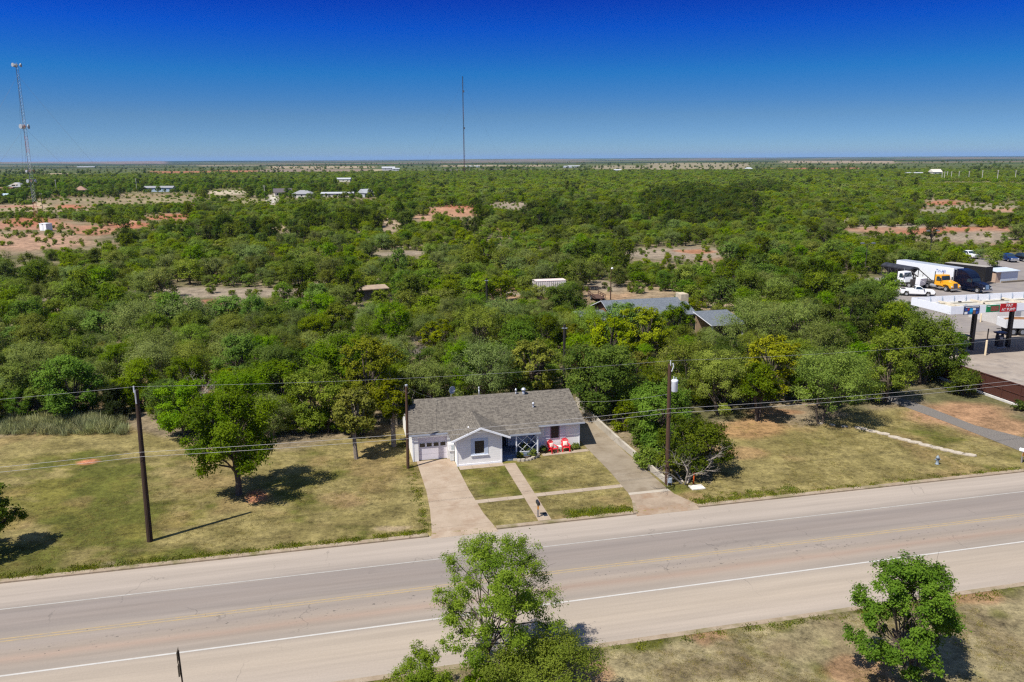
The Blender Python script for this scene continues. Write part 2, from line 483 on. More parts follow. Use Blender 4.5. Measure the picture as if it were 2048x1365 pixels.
# ------------------------------------------------------------------ road and concrete
def concrete(name, c, c2, scale=1.2, joints=None, spots=.0, stain=None):
    c, c2 = [q * .66 for q in c], [q * .66 for q in c2]
    if stain: stain = [q * .60 for q in stain]
    m, nt, bs = newmat(name); L = nt.links
    tc = nd(nt, 'ShaderNodeTexCoord')
    n1 = nd(nt, 'ShaderNodeTexNoise'); setin(n1, Scale=scale, Detail=8.0, Roughness=.7); L.new(tc.outputs['Object'], n1.inputs['Vector'])
    rp = nd(nt, 'ShaderNodeValToRGB'); rp.color_ramp.elements[0].position, rp.color_ramp.elements[1].position = .34, .68
    rp.color_ramp.elements[0].color, rp.color_ramp.elements[1].color = rgba(c), rgba(c2)
    L.new(n1.outputs['Fac'], rp.inputs['Fac'])
    last = rp.outputs['Color']
    n2 = nd(nt, 'ShaderNodeTexNoise'); setin(n2, Scale=28.0, Detail=4.0); L.new(tc.outputs['Object'], n2.inputs['Vector'])
    mr = nd(nt, 'ShaderNodeMapRange'); setin(mr, From_Min=.3, From_Max=.7, To_Min=.88, To_Max=1.1); L.new(n2.outputs['Fac'], mr.inputs['Value'])
    vm = nd(nt, 'ShaderNodeVectorMath'); vm.operation = 'SCALE'; L.new(last, vm.inputs[0]); L.new(mr.outputs[0], vm.inputs['Scale']); last = vm.outputs[0]
    if stain:
        n3 = nd(nt, 'ShaderNodeTexNoise'); setin(n3, Scale=.55, Detail=5.0, Roughness=.65); L.new(tc.outputs['Object'], n3.inputs['Vector'])
        r3 = nd(nt, 'ShaderNodeMapRange'); setin(r3, From_Min=.5, From_Max=.7); L.new(n3.outputs['Fac'], r3.inputs['Value'])
        mx = nd(nt, 'ShaderNodeMix'); mx.data_type = 'RGBA'; mx.inputs[7].default_value = rgba(stain)
        L.new(r3.outputs[0], mx.inputs[0]); L.new(last, mx.inputs[6]); last = mx.outputs[2]
    if joints:
        sx = nd(nt, 'ShaderNodeSeparateXYZ'); L.new(tc.outputs['Object'], sx.inputs[0])
        for ax, per in joints:
            dv = nd(nt, 'ShaderNodeMath'); dv.operation = 'DIVIDE'; dv.inputs[1].default_value = per; L.new(sx.outputs[ax], dv.inputs[0])
            fr = nd(nt, 'ShaderNodeMath'); fr.operation = 'FRACT'; L.new(dv.outputs[0], fr.inputs[0])
            lt = nd(nt, 'ShaderNodeMath'); lt.operation = 'LESS_THAN'; lt.inputs[1].default_value = .035 / per; L.new(fr.outputs[0], lt.inputs[0])
            mu = nd(nt, 'ShaderNodeMath'); mu.operation = 'MULTIPLY'; mu.inputs[1].default_value = .5; L.new(lt.outputs[0], mu.inputs[0])
            mx = nd(nt, 'ShaderNodeMix'); mx.data_type = 'RGBA'; mx.inputs[7].default_value = (.10, .075, .05, 1)
            L.new(mu.outputs[0], mx.inputs[0]); L.new(last, mx.inputs[6]); last = mx.outputs[2]
    L.new(last, bs.inputs['Base Color']); setin(bs, Roughness=.9); bs.inputs['Specular IOR Level'].default_value = .2
    bp = nd(nt, 'ShaderNodeBump'); setin(bp, Strength=.25, Distance=.02); L.new(n2.outputs['Fac'], bp.inputs['Height']); L.new(bp.outputs['Normal'], bs.inputs['Normal'])
    return m


def roadmat():
    m, nt, bs = newmat('worn asphalt'); L = nt.links
    tc = nd(nt, 'ShaderNodeTexCoord'); sx = nd(nt, 'ShaderNodeSeparateXYZ'); L.new(tc.outputs['Object'], sx.inputs[0])
    wob = nd(nt, 'ShaderNodeTexNoise'); setin(wob, Scale=.12, Detail=3.0); L.new(tc.outputs['Object'], wob.inputs['Vector'])
    wm = nd(nt, 'ShaderNodeMapRange'); setin(wm, To_Min=-.5, To_Max=.5); L.new(wob.outputs['Fac'], wm.inputs['Value'])
    ad = nd(nt, 'ShaderNodeMath'); ad.operation = 'ADD'; L.new(sx.outputs[1], ad.inputs[0]); L.new(wm.outputs[0], ad.inputs[1])
    mr = nd(nt, 'ShaderNodeMapRange'); setin(mr, From_Min=35.0, From_Max=51.0); L.new(ad.outputs[0], mr.inputs['Value'])
    rp = nd(nt, 'ShaderNodeValToRGB'); L.new(mr.outputs[0], rp.inputs['Fac'])
    cr = rp.color_ramp; cr.elements.remove(cr.elements[1])
    stops = [(35, (.47, .435, .40)), (36.2, (.46, .415, .37)), (38, (.47, .42, .36)), (39.6, (.445, .40, .345)), (40.3, (.36, .33, .30)), (41.0, (.38, .335, .295)), (41.5, (.40, .32, .27)), (42.0, (.375, .33, .29)),
             (42.7, (.355, .32, .295)), (43.4, (.37, .335, .30)), (44.3, (.30, .275, .262)), (45.2, (.315, .285, .27)), (46.4, (.30, .275, .265)), (47.1, (.36, .33, .305)), (47.8, (.45, .41, .375)), (50.3, (.47, .425, .38))]
    for i, (p, c) in enumerate(stops):
        e = cr.elements[0] if i == 0 else cr.elements.new((p - 35) / 16)
        e.position = (p - 35) / 16; e.color = rgba([q * w_ for q, w_ in zip(c, (.70, .655, .60))])
    mp = nd(nt, 'ShaderNodeMapping'); mp.inputs['Scale'].default_value = (.06, 1.6, 1); L.new(tc.outputs['Object'], mp.inputs['Vector'])
    n1 = nd(nt, 'ShaderNodeTexNoise'); setin(n1, Scale=1.0, Detail=8.0, Roughness=.65); L.new(mp.outputs[0], n1.inputs['Vector'])
    m1 = nd(nt, 'ShaderNodeMapRange'); setin(m1, From_Min=.3, From_Max=.7, To_Min=.87, To_Max=1.12); L.new(n1.outputs['Fac'], m1.inputs['Value'])
    n2 = nd(nt, 'ShaderNodeTexNoise'); setin(n2, Scale=9.0, Detail=6.0, Roughness=.7); L.new(tc.outputs['Object'], n2.inputs['Vector'])
    m2 = nd(nt, 'ShaderNodeMapRange'); setin(m2, From_Min=.3, From_Max=.7, To_Min=.93, To_Max=1.06); L.new(n2.outputs['Fac'], m2.inputs['Value'])
    mu = nd(nt, 'ShaderNodeMath'); mu.operation = 'MULTIPLY'; L.new(m1.outputs[0], mu.inputs[0]); L.new(m2.outputs[0], mu.inputs[1])
    # dark tar spots near the centre line
    sp_ = nd(nt, 'ShaderNodeTexNoise'); setin(sp_, Scale=3.2, Detail=3.0, Roughness=.8)
    mp2 = nd(nt, 'ShaderNodeMapping'); mp2.inputs['Scale'].default_value = (.75, 1.5, 1); L.new(tc.outputs['Object'], mp2.inputs['Vector']); L.new(mp2.outputs[0], sp_.inputs['Vector'])
    gm = nd(nt, 'ShaderNodeMath'); gm.operation = 'SUBTRACT'; gm.inputs[1].default_value = 42.3; L.new(sx.outputs[1], gm.inputs[0])
    ga = nd(nt, 'ShaderNodeMath'); ga.operation = 'ABSOLUTE'; L.new(gm.outputs[0], ga.inputs[0])
    gr = nd(nt, 'ShaderNodeMapRange'); setin(gr, From_Min=.2, From_Max=2.2, To_Min=.035, To_Max=-.11); L.new(ga.outputs[0], gr.inputs['Value'])
    gs = nd(nt, 'ShaderNodeMath'); gs.operation = 'ADD'; L.new(sp_.outputs['Fac'], gs.inputs[0]); L.new(gr.outputs[0], gs.inputs[1])
    gt = nd(nt, 'ShaderNodeMapRange'); setin(gt, From_Min=.665, From_Max=.70, To_Min=0, To_Max=.8); L.new(gs.outputs[0], gt.inputs['Value'])
    # cracks across
    mp3 = nd(nt, 'ShaderNodeMapping'); mp3.inputs['Scale'].default_value = (.13, .035, 1); L.new(tc.outputs['Object'], mp3.inputs['Vector'])
    wv = nd(nt, 'ShaderNodeTexVoronoi'); wv.feature = 'DISTANCE_TO_EDGE'; setin(wv, Scale=1.0)
    dn = nd(nt, 'ShaderNodeTexNoise'); setin(dn, Scale=.9, Detail=4.0); L.new(tc.outputs['Object'], dn.inputs['Vector'])
    dm = nd(nt, 'ShaderNodeVectorMath'); dm.operation = 'SCALE'; dm.inputs['Scale'].default_value = .16; L.new(dn.outputs['Color'], dm.inputs[0])
    da = nd(nt, 'ShaderNodeVectorMath'); da.operation = 'ADD'; L.new(mp3.outputs[0], da.inputs[0]); L.new(dm.outputs[0], da.inputs[1])
    L.new(da.outputs[0], wv.inputs['Vector'])
    ck = nd(nt, 'ShaderNodeMapRange'); setin(ck, From_Min=.0008, From_Max=.0035, To_Min=.42, To_Max=0); L.new(wv.outputs['Distance'], ck.inputs['Value'])
    cn = nd(nt, 'ShaderNodeTexNoise'); setin(cn, Scale=.22, Detail=2.0); L.new(tc.outputs['Object'], cn.inputs['Vector'])
    cm = nd(nt, 'ShaderNodeMapRange'); setin(cm, From_Min=.5, From_Max=.6); L.new(cn.outputs['Fac'], cm.inputs['Value'])
    ck2 = nd(nt, 'ShaderNodeMath'); ck2.operation = 'MULTIPLY'; L.new(ck.outputs[0], ck2.inputs[0]); L.new(cm.outputs[0], ck2.inputs[1]); ck = ck2
    vm = nd(nt, 'ShaderNodeVectorMath'); vm.operation = 'SCALE'; L.new(rp.outputs['Color'], vm.inputs[0]); L.new(mu.outputs[0], vm.inputs['Scale'])
    last = vm.outputs[0]
    for s in (gt, ck):
        mx = nd(nt, 'ShaderNodeMix'); mx.data_type = 'RGBA'; mx.inputs[7].default_value = (.06, .055, .05, 1)
        L.new(s.outputs[0], mx.inputs[0]); L.new(last, mx.inputs[6]); last = mx.outputs[2]
    L.new(last, bs.inputs['Base Color']); setin(bs, Roughness=.85); bs.inputs['Specular IOR Level'].default_value = .25
    bp = nd(nt, 'ShaderNodeBump'); setin(bp, Strength=.2, Distance=.01); L.new(n2.outputs['Fac'], bp.inputs['Height']); L.new(bp.outputs['Normal'], bs.inputs['Normal'])
    return m


def paintmat(name, c, wear):
    m, nt, bs = newmat(name); L = nt.links
    tc = nd(nt, 'ShaderNodeTexCoord')
    n1 = nd(nt, 'ShaderNodeTexNoise'); setin(n1, Scale=2.2, Detail=8.0, Roughness=.75); L.new(tc.outputs['Object'], n1.inputs['Vector'])
    mr = nd(nt, 'ShaderNodeMapRange'); setin(mr, From_Min=.35, From_Max=.75, To_Min=wear * .35, To_Max=wear); L.new(n1.outputs['Fac'], mr.inputs['Value'])
    mx = nd(nt, 'ShaderNodeMix'); mx.data_type = 'RGBA'; mx.inputs[6].default_value = rgba(c); mx.inputs[7].default_value = (.215, .20, .18, 1)
    L.new(mr.outputs[0], mx.inputs[0]); L.new(mx.outputs[2], bs.inputs['Base Color']); setin(bs, Roughness=.8)
    return m


def rsheet(name, pts, z, m, thick=None):
    """flat sheet (or slab) given by (u, v) corners, object frame = road frame"""
    b = MB()
    if thick:
        n = len(pts)
        b.v = [(p[0], p[1], z - thick) for p in pts] + [(p[0], p[1], z) for p in pts]
        b.f = [tuple(range(n, 2 * n))] + [(i, (i + 1) % n, n + (i + 1) % n, n + i) for i in range(n)]
        b.m = [0] * len(b.f)
    else:
        b.poly([(p[0], p[1], z) for p in pts])
    return tag(b.build(name, m, rz=TH), kind='structure')


ZR = -0.115
M_ROAD = roadmat()
rsheet('road', [(-160, 35.25), (260, 35.25), (260, 50.45), (-160, 50.45)], ZR, M_ROAD)
M_W, M_Y = paintmat('white road paint', (.52, .50, .46), .5), paintmat('yellow road paint', (.44, .29, .09), .92)
M_W2 = paintmat('worn white road paint', (.46, .44, .40), .85)
for v0, w, m in ((40.05, .13, M_W), (46.85, .10, M_W2), (43.32, .10, M_Y), (43.58, .10, M_Y)):
    rsheet('road_marking', [(-160, v0 - w / 2), (260, v0 - w / 2), (260, v0 + w / 2), (-160, v0 + w / 2)], ZR + .004, m)
M_KERB = concrete('kerb concrete', (.36, .27, .18), (.52, .42, .31), 1.5, stain=(.25, .22, .09))
M_DRV = concrete('driveway concrete', (.46, .355, .255), (.57, .455, .34), .7, joints=((1, 3.4),), stain=(.44, .31, .21))
M_DRV2 = concrete('long drive concrete', (.31, .25, .175), (.42, .35, .26), .5, joints=((1, 2.9),), stain=(.30, .235, .16))
M_PATH = concrete('path concrete', (.44, .335, .24), (.55, .44, .33), 1.2, joints=((1, 1.2),))


def kerb(u0, u1, v0, v1, z1=.012):
    b = MB()
    n = max(1, int((u1 - u0) / 3))
    for i in range(n):
        a, c = u0 + (u1 - u0) * i / n, u0 + (u1 - u0) * (i + 1) / n - .012
        b.prism([(v0, -.3), (v1, -.3), (v1, z1), (v0 + .03 if v0 > 45 else v0, z1), (v0, z1 - .03)], 'x', a, c)
    tag(b.build('kerb', M_KERB, rz=TH), kind='structure')


for a, c in ((-140, 5.45), (10.2, 20.3), (25.4, 57.5), (62.5, 200)):
    kerb(a, c, 50.05, 50.42)
kerb(-140, 200, 35.18, 35.55, .015)
# flared kerbs beside the second drive
for pts in ([(20.3, 50.05), (20.62, 50.05), (21.15, 52.0), (20.95, 52.05)], [(25.4, 50.05), (25.4, 50.4), (24.6, 52.4), (24.4, 52.3)]):
    rsheet('kerb', pts, .03, M_KERB, .3)
rsheet('driveway', [(5.72, 50.38), (10.1, 50.38), (9.75, 52.6), (9.45, 57), (9.25, 63.88), (6.15, 63.88), (6.2, 57.5), (6.05, 54)], .02, M_DRV, .3)
b = MB(); b.poly([(5.55, 49.75, ZR + .006), (10.25, 49.75, ZR + .006), (10.1, 50.4, .019), (5.72, 50.4, .019)])
tag(b.build('driveway', M_DRV, rz=TH), kind='structure')
rsheet('driveway', [(21.2, 53.5), (24.45, 53.5), (24.1, 62), (23.95, 76), (21.3, 76), (21.15, 64.3), (21.3, 58)], .02, M_DRV2, .3)
rsheet('driveway', [(21.15, 53.1), (24.5, 53.1), (24.45, 53.495), (21.2, 53.495)], .024, concrete('pale strip', (.55, .48, .38), (.62, .55, .45)), .3)
b = MB(); b.v = [(20.45, 49.75, ZR + .006), (25.35, 49.75, ZR + .006), (25.3, 50.44, .019), (24.6, 52.0, .021), (24.5, 53.095, .02), (21.15, 53.095, .02), (20.95, 52.0, .021), (20.5, 50.44, .019)]; b.f = [(0, 1, 2, 7), (7, 2, 3, 6), (6, 3, 4, 5)]; b.m = [0, 0, 0]
tag(b.build('driveway', concrete('apron concrete', (.36, .27, .19), (.52, .41, .30), .8, stain=(.40, .25, .15)), rz=TH), kind='structure')
rsheet('path', [(13.3, 50.43), (14.25, 50.43), (14.2, 61.6), (13.2, 61.6)], .02, M_PATH, .3)
M_WALK = concrete('pavement strip', (.44, .345, .25), (.56, .46, .35), 1.2, joints=((0, 1.5),))
rsheet('pavement', [(9.62, 54.35), (13.24, 54.45), (13.24, 55.0), (9.58, 54.95)], .018, M_WALK, .3)
rsheet('pavement', [(14.24, 54.5), (21.25, 54.65), (21.25, 55.2), (14.24, 55.1)], .018, M_WALK, .3)
rsheet('pavement', [(9.42, 61.15), (13.18, 61.2), (13.18, 61.95), (9.42, 61.95)], .022, M_WALK, .3)
rsheet('pavement', [(16.9, 62.55), (21.12, 62.75), (21.12, 63.3), (16.9, 63.1)], .022, M_WALK, .3)
# gravel track, fuel-station yard
M_GRV = mat('grey gravel', (.155, .14, .125), .95, var=.35, scale=9, bump=.6, spec=.1)
rsheet('track', [(57.6, 49.9), (62.8, 49.9), (60.8, 56), (58.9, 60.5), (58.7, 66), (58.2, 70), (52, 78), (50.5, 77), (56.3, 68.5), (57.0, 62), (57.2, 58)], .016, M_GRV)
M_YARD = concrete('yard concrete', (.36, .30, .25), (.52, .45, .38), .16, joints=((0, 5.0), (1, 5.0)), stain=(.30, .26, .235))
M_YARD2 = concrete('yard asphalt', (.28, .25, .235), (.38, .34, .315), .2, stain=(.42, .37, .31))
rsheet('forecourt', [(68.2, 61.5), (140, 61.5), (140, 95.5), (90, 95.5), (77, 95.5), (76, 85), (72.5, 77)], .02, M_YARD)
rsheet('yard', [(77, 95.6), (260, 95.6), (260, 152), (190, 168), (150, 168), (143, 146), (100, 146), (96, 128), (92, 113)], .016, M_YARD2)


def shift(b, dx, dy, dz=0):
    b.v = [(p[0] + dx, p[1] + dy, p[2] + dz) for p in b.v]
    return b


# ------------------------------------------------------------------ the white house
def sidingmat(name, c, per=.2, axis=2):
    m, nt, bs = newmat(name); L = nt.links
    tc = nd(nt, 'ShaderNodeTexCoord'); sx = nd(nt, 'ShaderNodeSeparateXYZ'); L.new(tc.outputs['Object'], sx.inputs[0])
    dv = nd(nt, 'ShaderNodeMath'); dv.operation = 'DIVIDE'; dv.inputs[1].default_value = per; L.new(sx.outputs[axis], dv.inputs[0])
    fr = nd(nt, 'ShaderNodeMath'); fr.operation = 'FRACT'; L.new(dv.outputs[0], fr.inputs[0])
    lt = nd(nt, 'ShaderNodeMapRange'); setin(lt, From_Min=0, From_Max=.12, To_Min=.66, To_Max=1); L.new(fr.outputs[0], lt.inputs['Value'])
    nz = nd(nt, 'ShaderNodeTexNoise'); setin(nz, Scale=1.5, Detail=5.0); L.new(tc.outputs['Object'], nz.inputs['Vector'])
    mr = nd(nt, 'ShaderNodeMapRange'); setin(mr, From_Min=.3, From_Max=.7, To_Min=.94, To_Max=1.03); L.new(nz.outputs['Fac'], mr.inputs['Value'])
    mu = nd(nt, 'ShaderNodeMath'); mu.operation = 'MULTIPLY'; L.new(lt.outputs[0], mu.inputs[0]); L.new(mr.outputs[0], mu.inputs[1])
    vm = nd(nt, 'ShaderNodeVectorMath'); vm.operation = 'SCALE'; vm.inputs[0].default_value = c; L.new(mu.outputs[0], vm.inputs['Scale'])
    L.new(vm.outputs[0], bs.inputs['Base Color']); setin(bs, Roughness=.6); bs.inputs['Specular IOR Level'].default_value = .3
    return m


def shinglemat(name, c1, c2, c3):
    m, nt, bs = newmat(name); L = nt.links
    tc = nd(nt, 'ShaderNodeTexCoord')
    br = nd(nt, 'ShaderNodeTexBrick'); setin(br, Scale=1.0, Mortar_Size=.012, Brick_Width=.38, Row_Height=.16, Bias=-.1)
    br.offset = .42; br.offset_frequency = 3
    br.inputs['Color1'].default_value, br.inputs['Color2'].default_value, br.inputs['Mortar'].default_value = rgba(c1), rgba(c2), rgba([q * .5 for q in c1])
    L.new(tc.outputs['Object'], br.inputs['Vector'])
    nz = nd(nt, 'ShaderNodeTexNoise'); setin(nz, Scale=3.6, Detail=4.0, Roughness=.75); L.new(tc.outputs['Object'], nz.inputs['Vector'])
    mr = nd(nt, 'ShaderNodeMapRange'); setin(mr, From_Min=.46, From_Max=.58); L.new(nz.outputs['Fac'], mr.inputs['Value'])
    mx = nd(nt, 'ShaderNodeMix'); mx.data_type = 'RGBA'; mx.inputs[7].default_value = rgba(c3)
    mh = nd(nt, 'ShaderNodeMath'); mh.operation = 'MULTIPLY'; mh.inputs[1].default_value = .55; L.new(mr.outputs[0], mh.inputs[0])
    L.new(mh.outputs[0], mx.inputs[0]); L.new(br.outputs['Color'], mx.inputs[6]); L.new(mx.outputs[2], bs.inputs['Base Color'])
    setin(bs, Roughness=.95); bs.inputs['Specular IOR Level'].default_value = .15
    bp = nd(nt, 'ShaderNodeBump'); setin(bp, Strength=.5, Distance=.03); L.new(nz.outputs['Fac'], bp.inputs['Height']); L.new(bp.outputs['Normal'], bs.inputs['Normal'])
    return m


M_SID = sidingmat('white lap siding', (.85, .83, .79))
M_TRIM = mat('white trim paint', (.78, .79, .81), .5, var=.05)
M_GREYT = mat('grey trim paint', (.34, .37, .43), .6, var=.06)
M_SHG = shinglemat('weathered shingles', (.090, .079, .067), (.170, .150, .123), (.20, .178, .145))
M_GLASS = mat('dark window glass', (.012, .010, .008), .12, spec=.6, var=.3)
M_SCRN = mat('brown window screen', (.035, .026, .018), .6, var=.3, scale=20)
M_DARK = mat('dark interior', (.02, .02, .022), .8)
M_PORCH = mat('blue grey porch floor', (.16, .20, .27), .7, var=.1)
M_METW = mat('galvanised metal', (.55, .57, .6), .4, metal=.5, var=.1)
M_WHITE = mat('white enamel', (.80, .80, .79), .4, var=.05, spec=.5)
HU, HV = 13.3, 68.0
H = thing('house', 'white single-storey bungalow with grey shingle roof, garage and front gable', 'house', W(HU, HV), TH)


def hp(name, b, m, parent=None, **kw):
    if parent is None or parent is H:
        shift(b, -HU, -HV)
        return b.build(name, m, H, **kw)
    return shift(b, -HU, -HV).build(name, m, parent, **kw)


EZ, SL, EV, RV = 2.42, .336, 63.65, 68.6     # eave height, slope, front eave line, ridge line


def rz_(v):
    return EZ + SL * (v - EV) if v <= RV else EZ + SL * (2 * RV - EV - v)


def wall(pts, z0, ztops, name='wall', m=None):
    """upright wall slab along a polyline segment, outer face on the left of a->b (thickness inward)"""
    (ax, ay), (bx, by) = pts
    d = Vector((bx - ax, by - ay, 0)).normalized(); n = Vector((-d.y, d.x, 0)) * .12
    b = MB()
    b.hexa([(ax, ay, z0), (bx, by, z0), (bx + n.x, by + n.y, z0), (ax + n.x, ay + n.y, z0), (ax, ay, ztops[0]), (bx, by, ztops[1]), (bx + n.x, by + n.y, ztops[1]), (ax + n.x, ay + n.y, ztops[0])])
    return hp(name, b, m or M_SID)


def wall_poly(prof, axis, a0, a1):
    b = MB().prism(prof, axis, a0, a1)
    return hp('wall', b, M_SID)


BV = 2 * RV - EV
# front pieces: garage surround, right wing, porch recess
b = MB(); b.box(5.85, 6.34, 63.9, 64.05, 0, 2.40); b.box(8.78, 9.3, 63.9, 64.05, 0, 2.40); b.box(6.34, 8.78, 63.9, 64.05, 2.12, 2.40)
hp('wall', b, M_SID)
# right wing with its window opening
b = MB()
for q in ((16.62, 18.0, .0, 2.42), (18.72, 20.62, .0, 2.42), (18.0, 18.72, .0, 1.02), (18.0, 18.72, 2.22, 2.42)):
    b.box(q[0], q[1], 64.0, 64.15, q[2], q[3])
hp('wall', b, M_SID)
b = MB(); b.box(13.15, 13.42, 65.15, 65.3, .2, 2.8); b.box(14.36, 16.62, 65.15, 65.3, .2, 2.8); b.box(13.42, 14.36, 65.15, 65.3, 2.3, 2.8); b.box(16.62, 16.74, 64.15, 65.3, .2, 2.45)
hp('wall', b, M_SID)
# gable ends and back of the main block
for x in (5.85, 20.5):
    wall_poly([(64.05, 0), (BV - .4, 0), (BV - .4, rz_(BV - .4) - .12), (RV, rz_(RV) - .12), (64.05, rz_(64.05) - .12)], 'x', x, x + .12)
hp('wall', MB().box(5.97, 20.5, BV - .52, BV - .4, 0, 2.42), M_SID)
# front gable block with its window opening
GZ, GW, GV = 2.40, .40, 61.95
GL, GR, GP = 9.32, 13.14, 11.3
wl = [(GL, .0), (GR, .0), (GR, 2.42 + (GP + 2.5 - GR) * .4 - .06), (GP, 3.38), (GL, 2.42 + (GL - GP + 2.5) * .4 - .06)]
b = MB()
wx0, wx1, wz0, wz1 = 10.83, 11.63, 1.0, 2.12
b.prism([(GL, 0), (wx0, 0), (wx0, 2.42), (GL, 2.42)], 'y', GV, GV + .14)
b.prism([(wx1, 0), (GR, 0), (GR, 2.42), (wx1, 2.42)], 'y', GV, GV + .14)
b.box(wx0, wx1, GV, GV + .14, 0, wz0); b.box(wx0, wx1, GV, GV + .14, wz1, 2.42)
b.prism([(GL, 2.42), (GR, 2.42), (GR, 2.62), (GP, 3.36), (GL, 2.62)], 'y', GV, GV + .14)
hp('wall', b, M_SID)
hp('wall', MB().box(GL, GL + .12, GV + .14, 64.0, 0, 2.5), M_SID)
hp('wall', MB().box(GR - .12, GR, GV + .14, 65.2, 0, 2.5), M_SID)
b = MB(); b.box(GL - .012, GR + .012, GV - .03, GV, .0, .16)
hp('skirting_board', b, M_TRIM)
for x0, x1 in ((GL - .02, GL + .07), (GR - .07, GR + .02)):
    hp('corner_board', MB().box(x0, x1, GV - .022, GV - .002, .16, 2.45), M_TRIM)
hp('corner_board', MB().box(20.54, 20.64, 63.975, 63.998, 0, 2.4), M_TRIM)
hp('corner_board', MB().box(5.83, 5.93, 63.87, 63.898, 0, 2.4), M_TRIM)
# roofs: shingles laid in the roof planes (object x along the eave so the courses run with it)


def roofplane(name, corners, thick, m, parent=H, edge=None):
    """corners in u,v,z: first edge is the eave; builds a slab whose local xy plane is the roof plane"""
    c = [Vector((p[0] - HU, p[1] - HV, p[2])) for p in corners]
    ex = (c[1] - c[0]).normalized(); n = ex.cross((c[2] - c[1])).normalized()
    if n.z < 0: n = -n
    ey = n.cross(ex)
    M = Matrix(((ex.x, ey.x, n.x, c[0].x), (ex.y, ey.y, n.y, c[0].y), (ex.z, ey.z, n.z, c[0].z), (0, 0, 0, 1)))
    Mi = M.inverted()
    q = [Mi @ p for p in c]
    b = MB(); k = len(q)
    b.v = [(p.x, p.y, -thick) for p in q] + [(p.x, p.y, 0) for p in q]
    b.f = [tuple(reversed(range(k))), tuple(range(k, 2 * k))] + [(i, (i + 1) % k, k + (i + 1) % k, k + i) for i in range(k)]
    b.m = [0, 0] + [1] * k
    o = b.build(name, [m, edge or M_GREYT], parent)
    o.matrix_local = M
    return o


RL, RR_ = 5.5, 21.0
PV, PZ = 62.75, EZ - SL * (EV - 62.75)      # the porch eave reaches farther forward and lower
roofplane('roof', [(RL, 63.72, rz_(63.72)), (9.3, 63.72, rz_(63.72)), (13.5, PV, PZ), (16.75, PV, PZ), (16.75, EV, EZ), (RR_, EV, EZ), (RR_, RV, rz_(RV)), (RL, RV, rz_(RV))], .10, M_SHG)
roofplane('roof', [(RR_, BV, EZ), (RL, BV, EZ), (RL, RV, rz_(RV)), (RR_, RV, rz_(RV))], .10, M_SHG)
bk = 63.65 + (3.44 - EZ) / SL + .25
roofplane('gable_roof', [(GP - 2.5, bk - 3.0, GZ + .02), (GP - 2.5, 61.5, GZ + .02), (GP, 61.5, 3.42), (GP, bk, 3.42)], .07, M_SHG)
roofplane('gable_roof', [(GP + 2.5, 61.5, GZ + .02), (GP + 2.5, bk - 3.0, GZ + .02), (GP, bk, 3.42), (GP, 61.5, 3.42)], .07, M_SHG)
for s in (-1, 1):
    b = MB(); b.bar((GP + s * 2.5, 61.475, GZ - .07), (GP + s * .01, 61.475, 3.33), .05, .15)
    hp('rake_board', b, M_TRIM)
hp('fascia', MB().box(16.78, RR_, EV - .028, EV - .002, EZ - .15, EZ - .01), M_GREYT)
hp('fascia', MB().box(13.55, 16.75, PV - .028, PV - .002, PZ - .15, PZ - .01), M_GREYT)
hp('fascia', MB().box(RL, 8.9, 63.68, 63.712, 2.30, 2.43), M_GREYT)
# garage door with its row of four panes
gd = hp('garage_door', MB().box(6.34, 8.78, 64.05, 64.10, .02, 2.12), sidingmat('lilac garage door', (.68, .64, .67), .52))
for i in range(4):
    x = 6.44 + i * .585
    b = MB(); b.box(x, x + .50, 64.03, 64.048, 1.16, 1.56)
    wn = shift(b, -HU, -HV).build('window', M_TRIM, gd)
    wn2 = hp('pane', MB().box(x + .035, x + .465, 64.02, 64.029, 1.2, 1.53), M_GLASS, gd)
# gable window: frame, dark screen, surround
f = MB()
for q in ((wx0 - .32, wx0, wz0 - .1, wz1 + .2), (wx1, wx1 + .32, wz0 - .1, wz1 + .2), (wx0, wx1, wz1, wz1 + .2), (wx0, wx1, wz0 - .1, wz0)):
    f.box(q[0], q[1], GV - .03, GV - .003, q[2], q[3])
wn = hp('window', f, mat('pale blue window trim', (.50, .56, .66), .6, var=.06))
hp('pane', MB().box(wx0, wx1, GV + .05, GV + .07, wz0, wz1), M_SCRN, wn)
b = MB()
for z in (1.27, 1.55, 1.83): b.box(wx0, wx1, GV + .035, GV + .048, z - .012, z + .012)
hp('glazing_bar', b, mat('brown bars', (.10, .075, .05), .6), wn)
hp('sill', MB().box(wx0 - .36, wx1 + .36, GV - .09, GV - .032, wz0 - .18, wz0 - .1), M_TRIM, wn)
f = MB()
for q in ((17.93, 18.0, .98, 2.28), (18.72, 18.79, .98, 2.28), (18.0, 18.72, 2.22, 2.28), (18.0, 18.72, .96, 1.02)):
    f.box(q[0], q[1], 63.965, 63.998, q[2], q[3])
wn = hp('window', f, mat('mauve window frame', (.30, .22, .28), .6))
hp('pane', MB().box(18.0, 18.72, 64.05, 64.07, 1.02, 2.22), M_SCRN, wn)
# shutters either side are painted like the wall
for x in (17.42, 18.86):
    hp('shutter', MB().box(x, x + .48, 63.97, 63.998, 1.0, 2.25), sidingmat('painted shutter', (.66, .66, .71), .09))
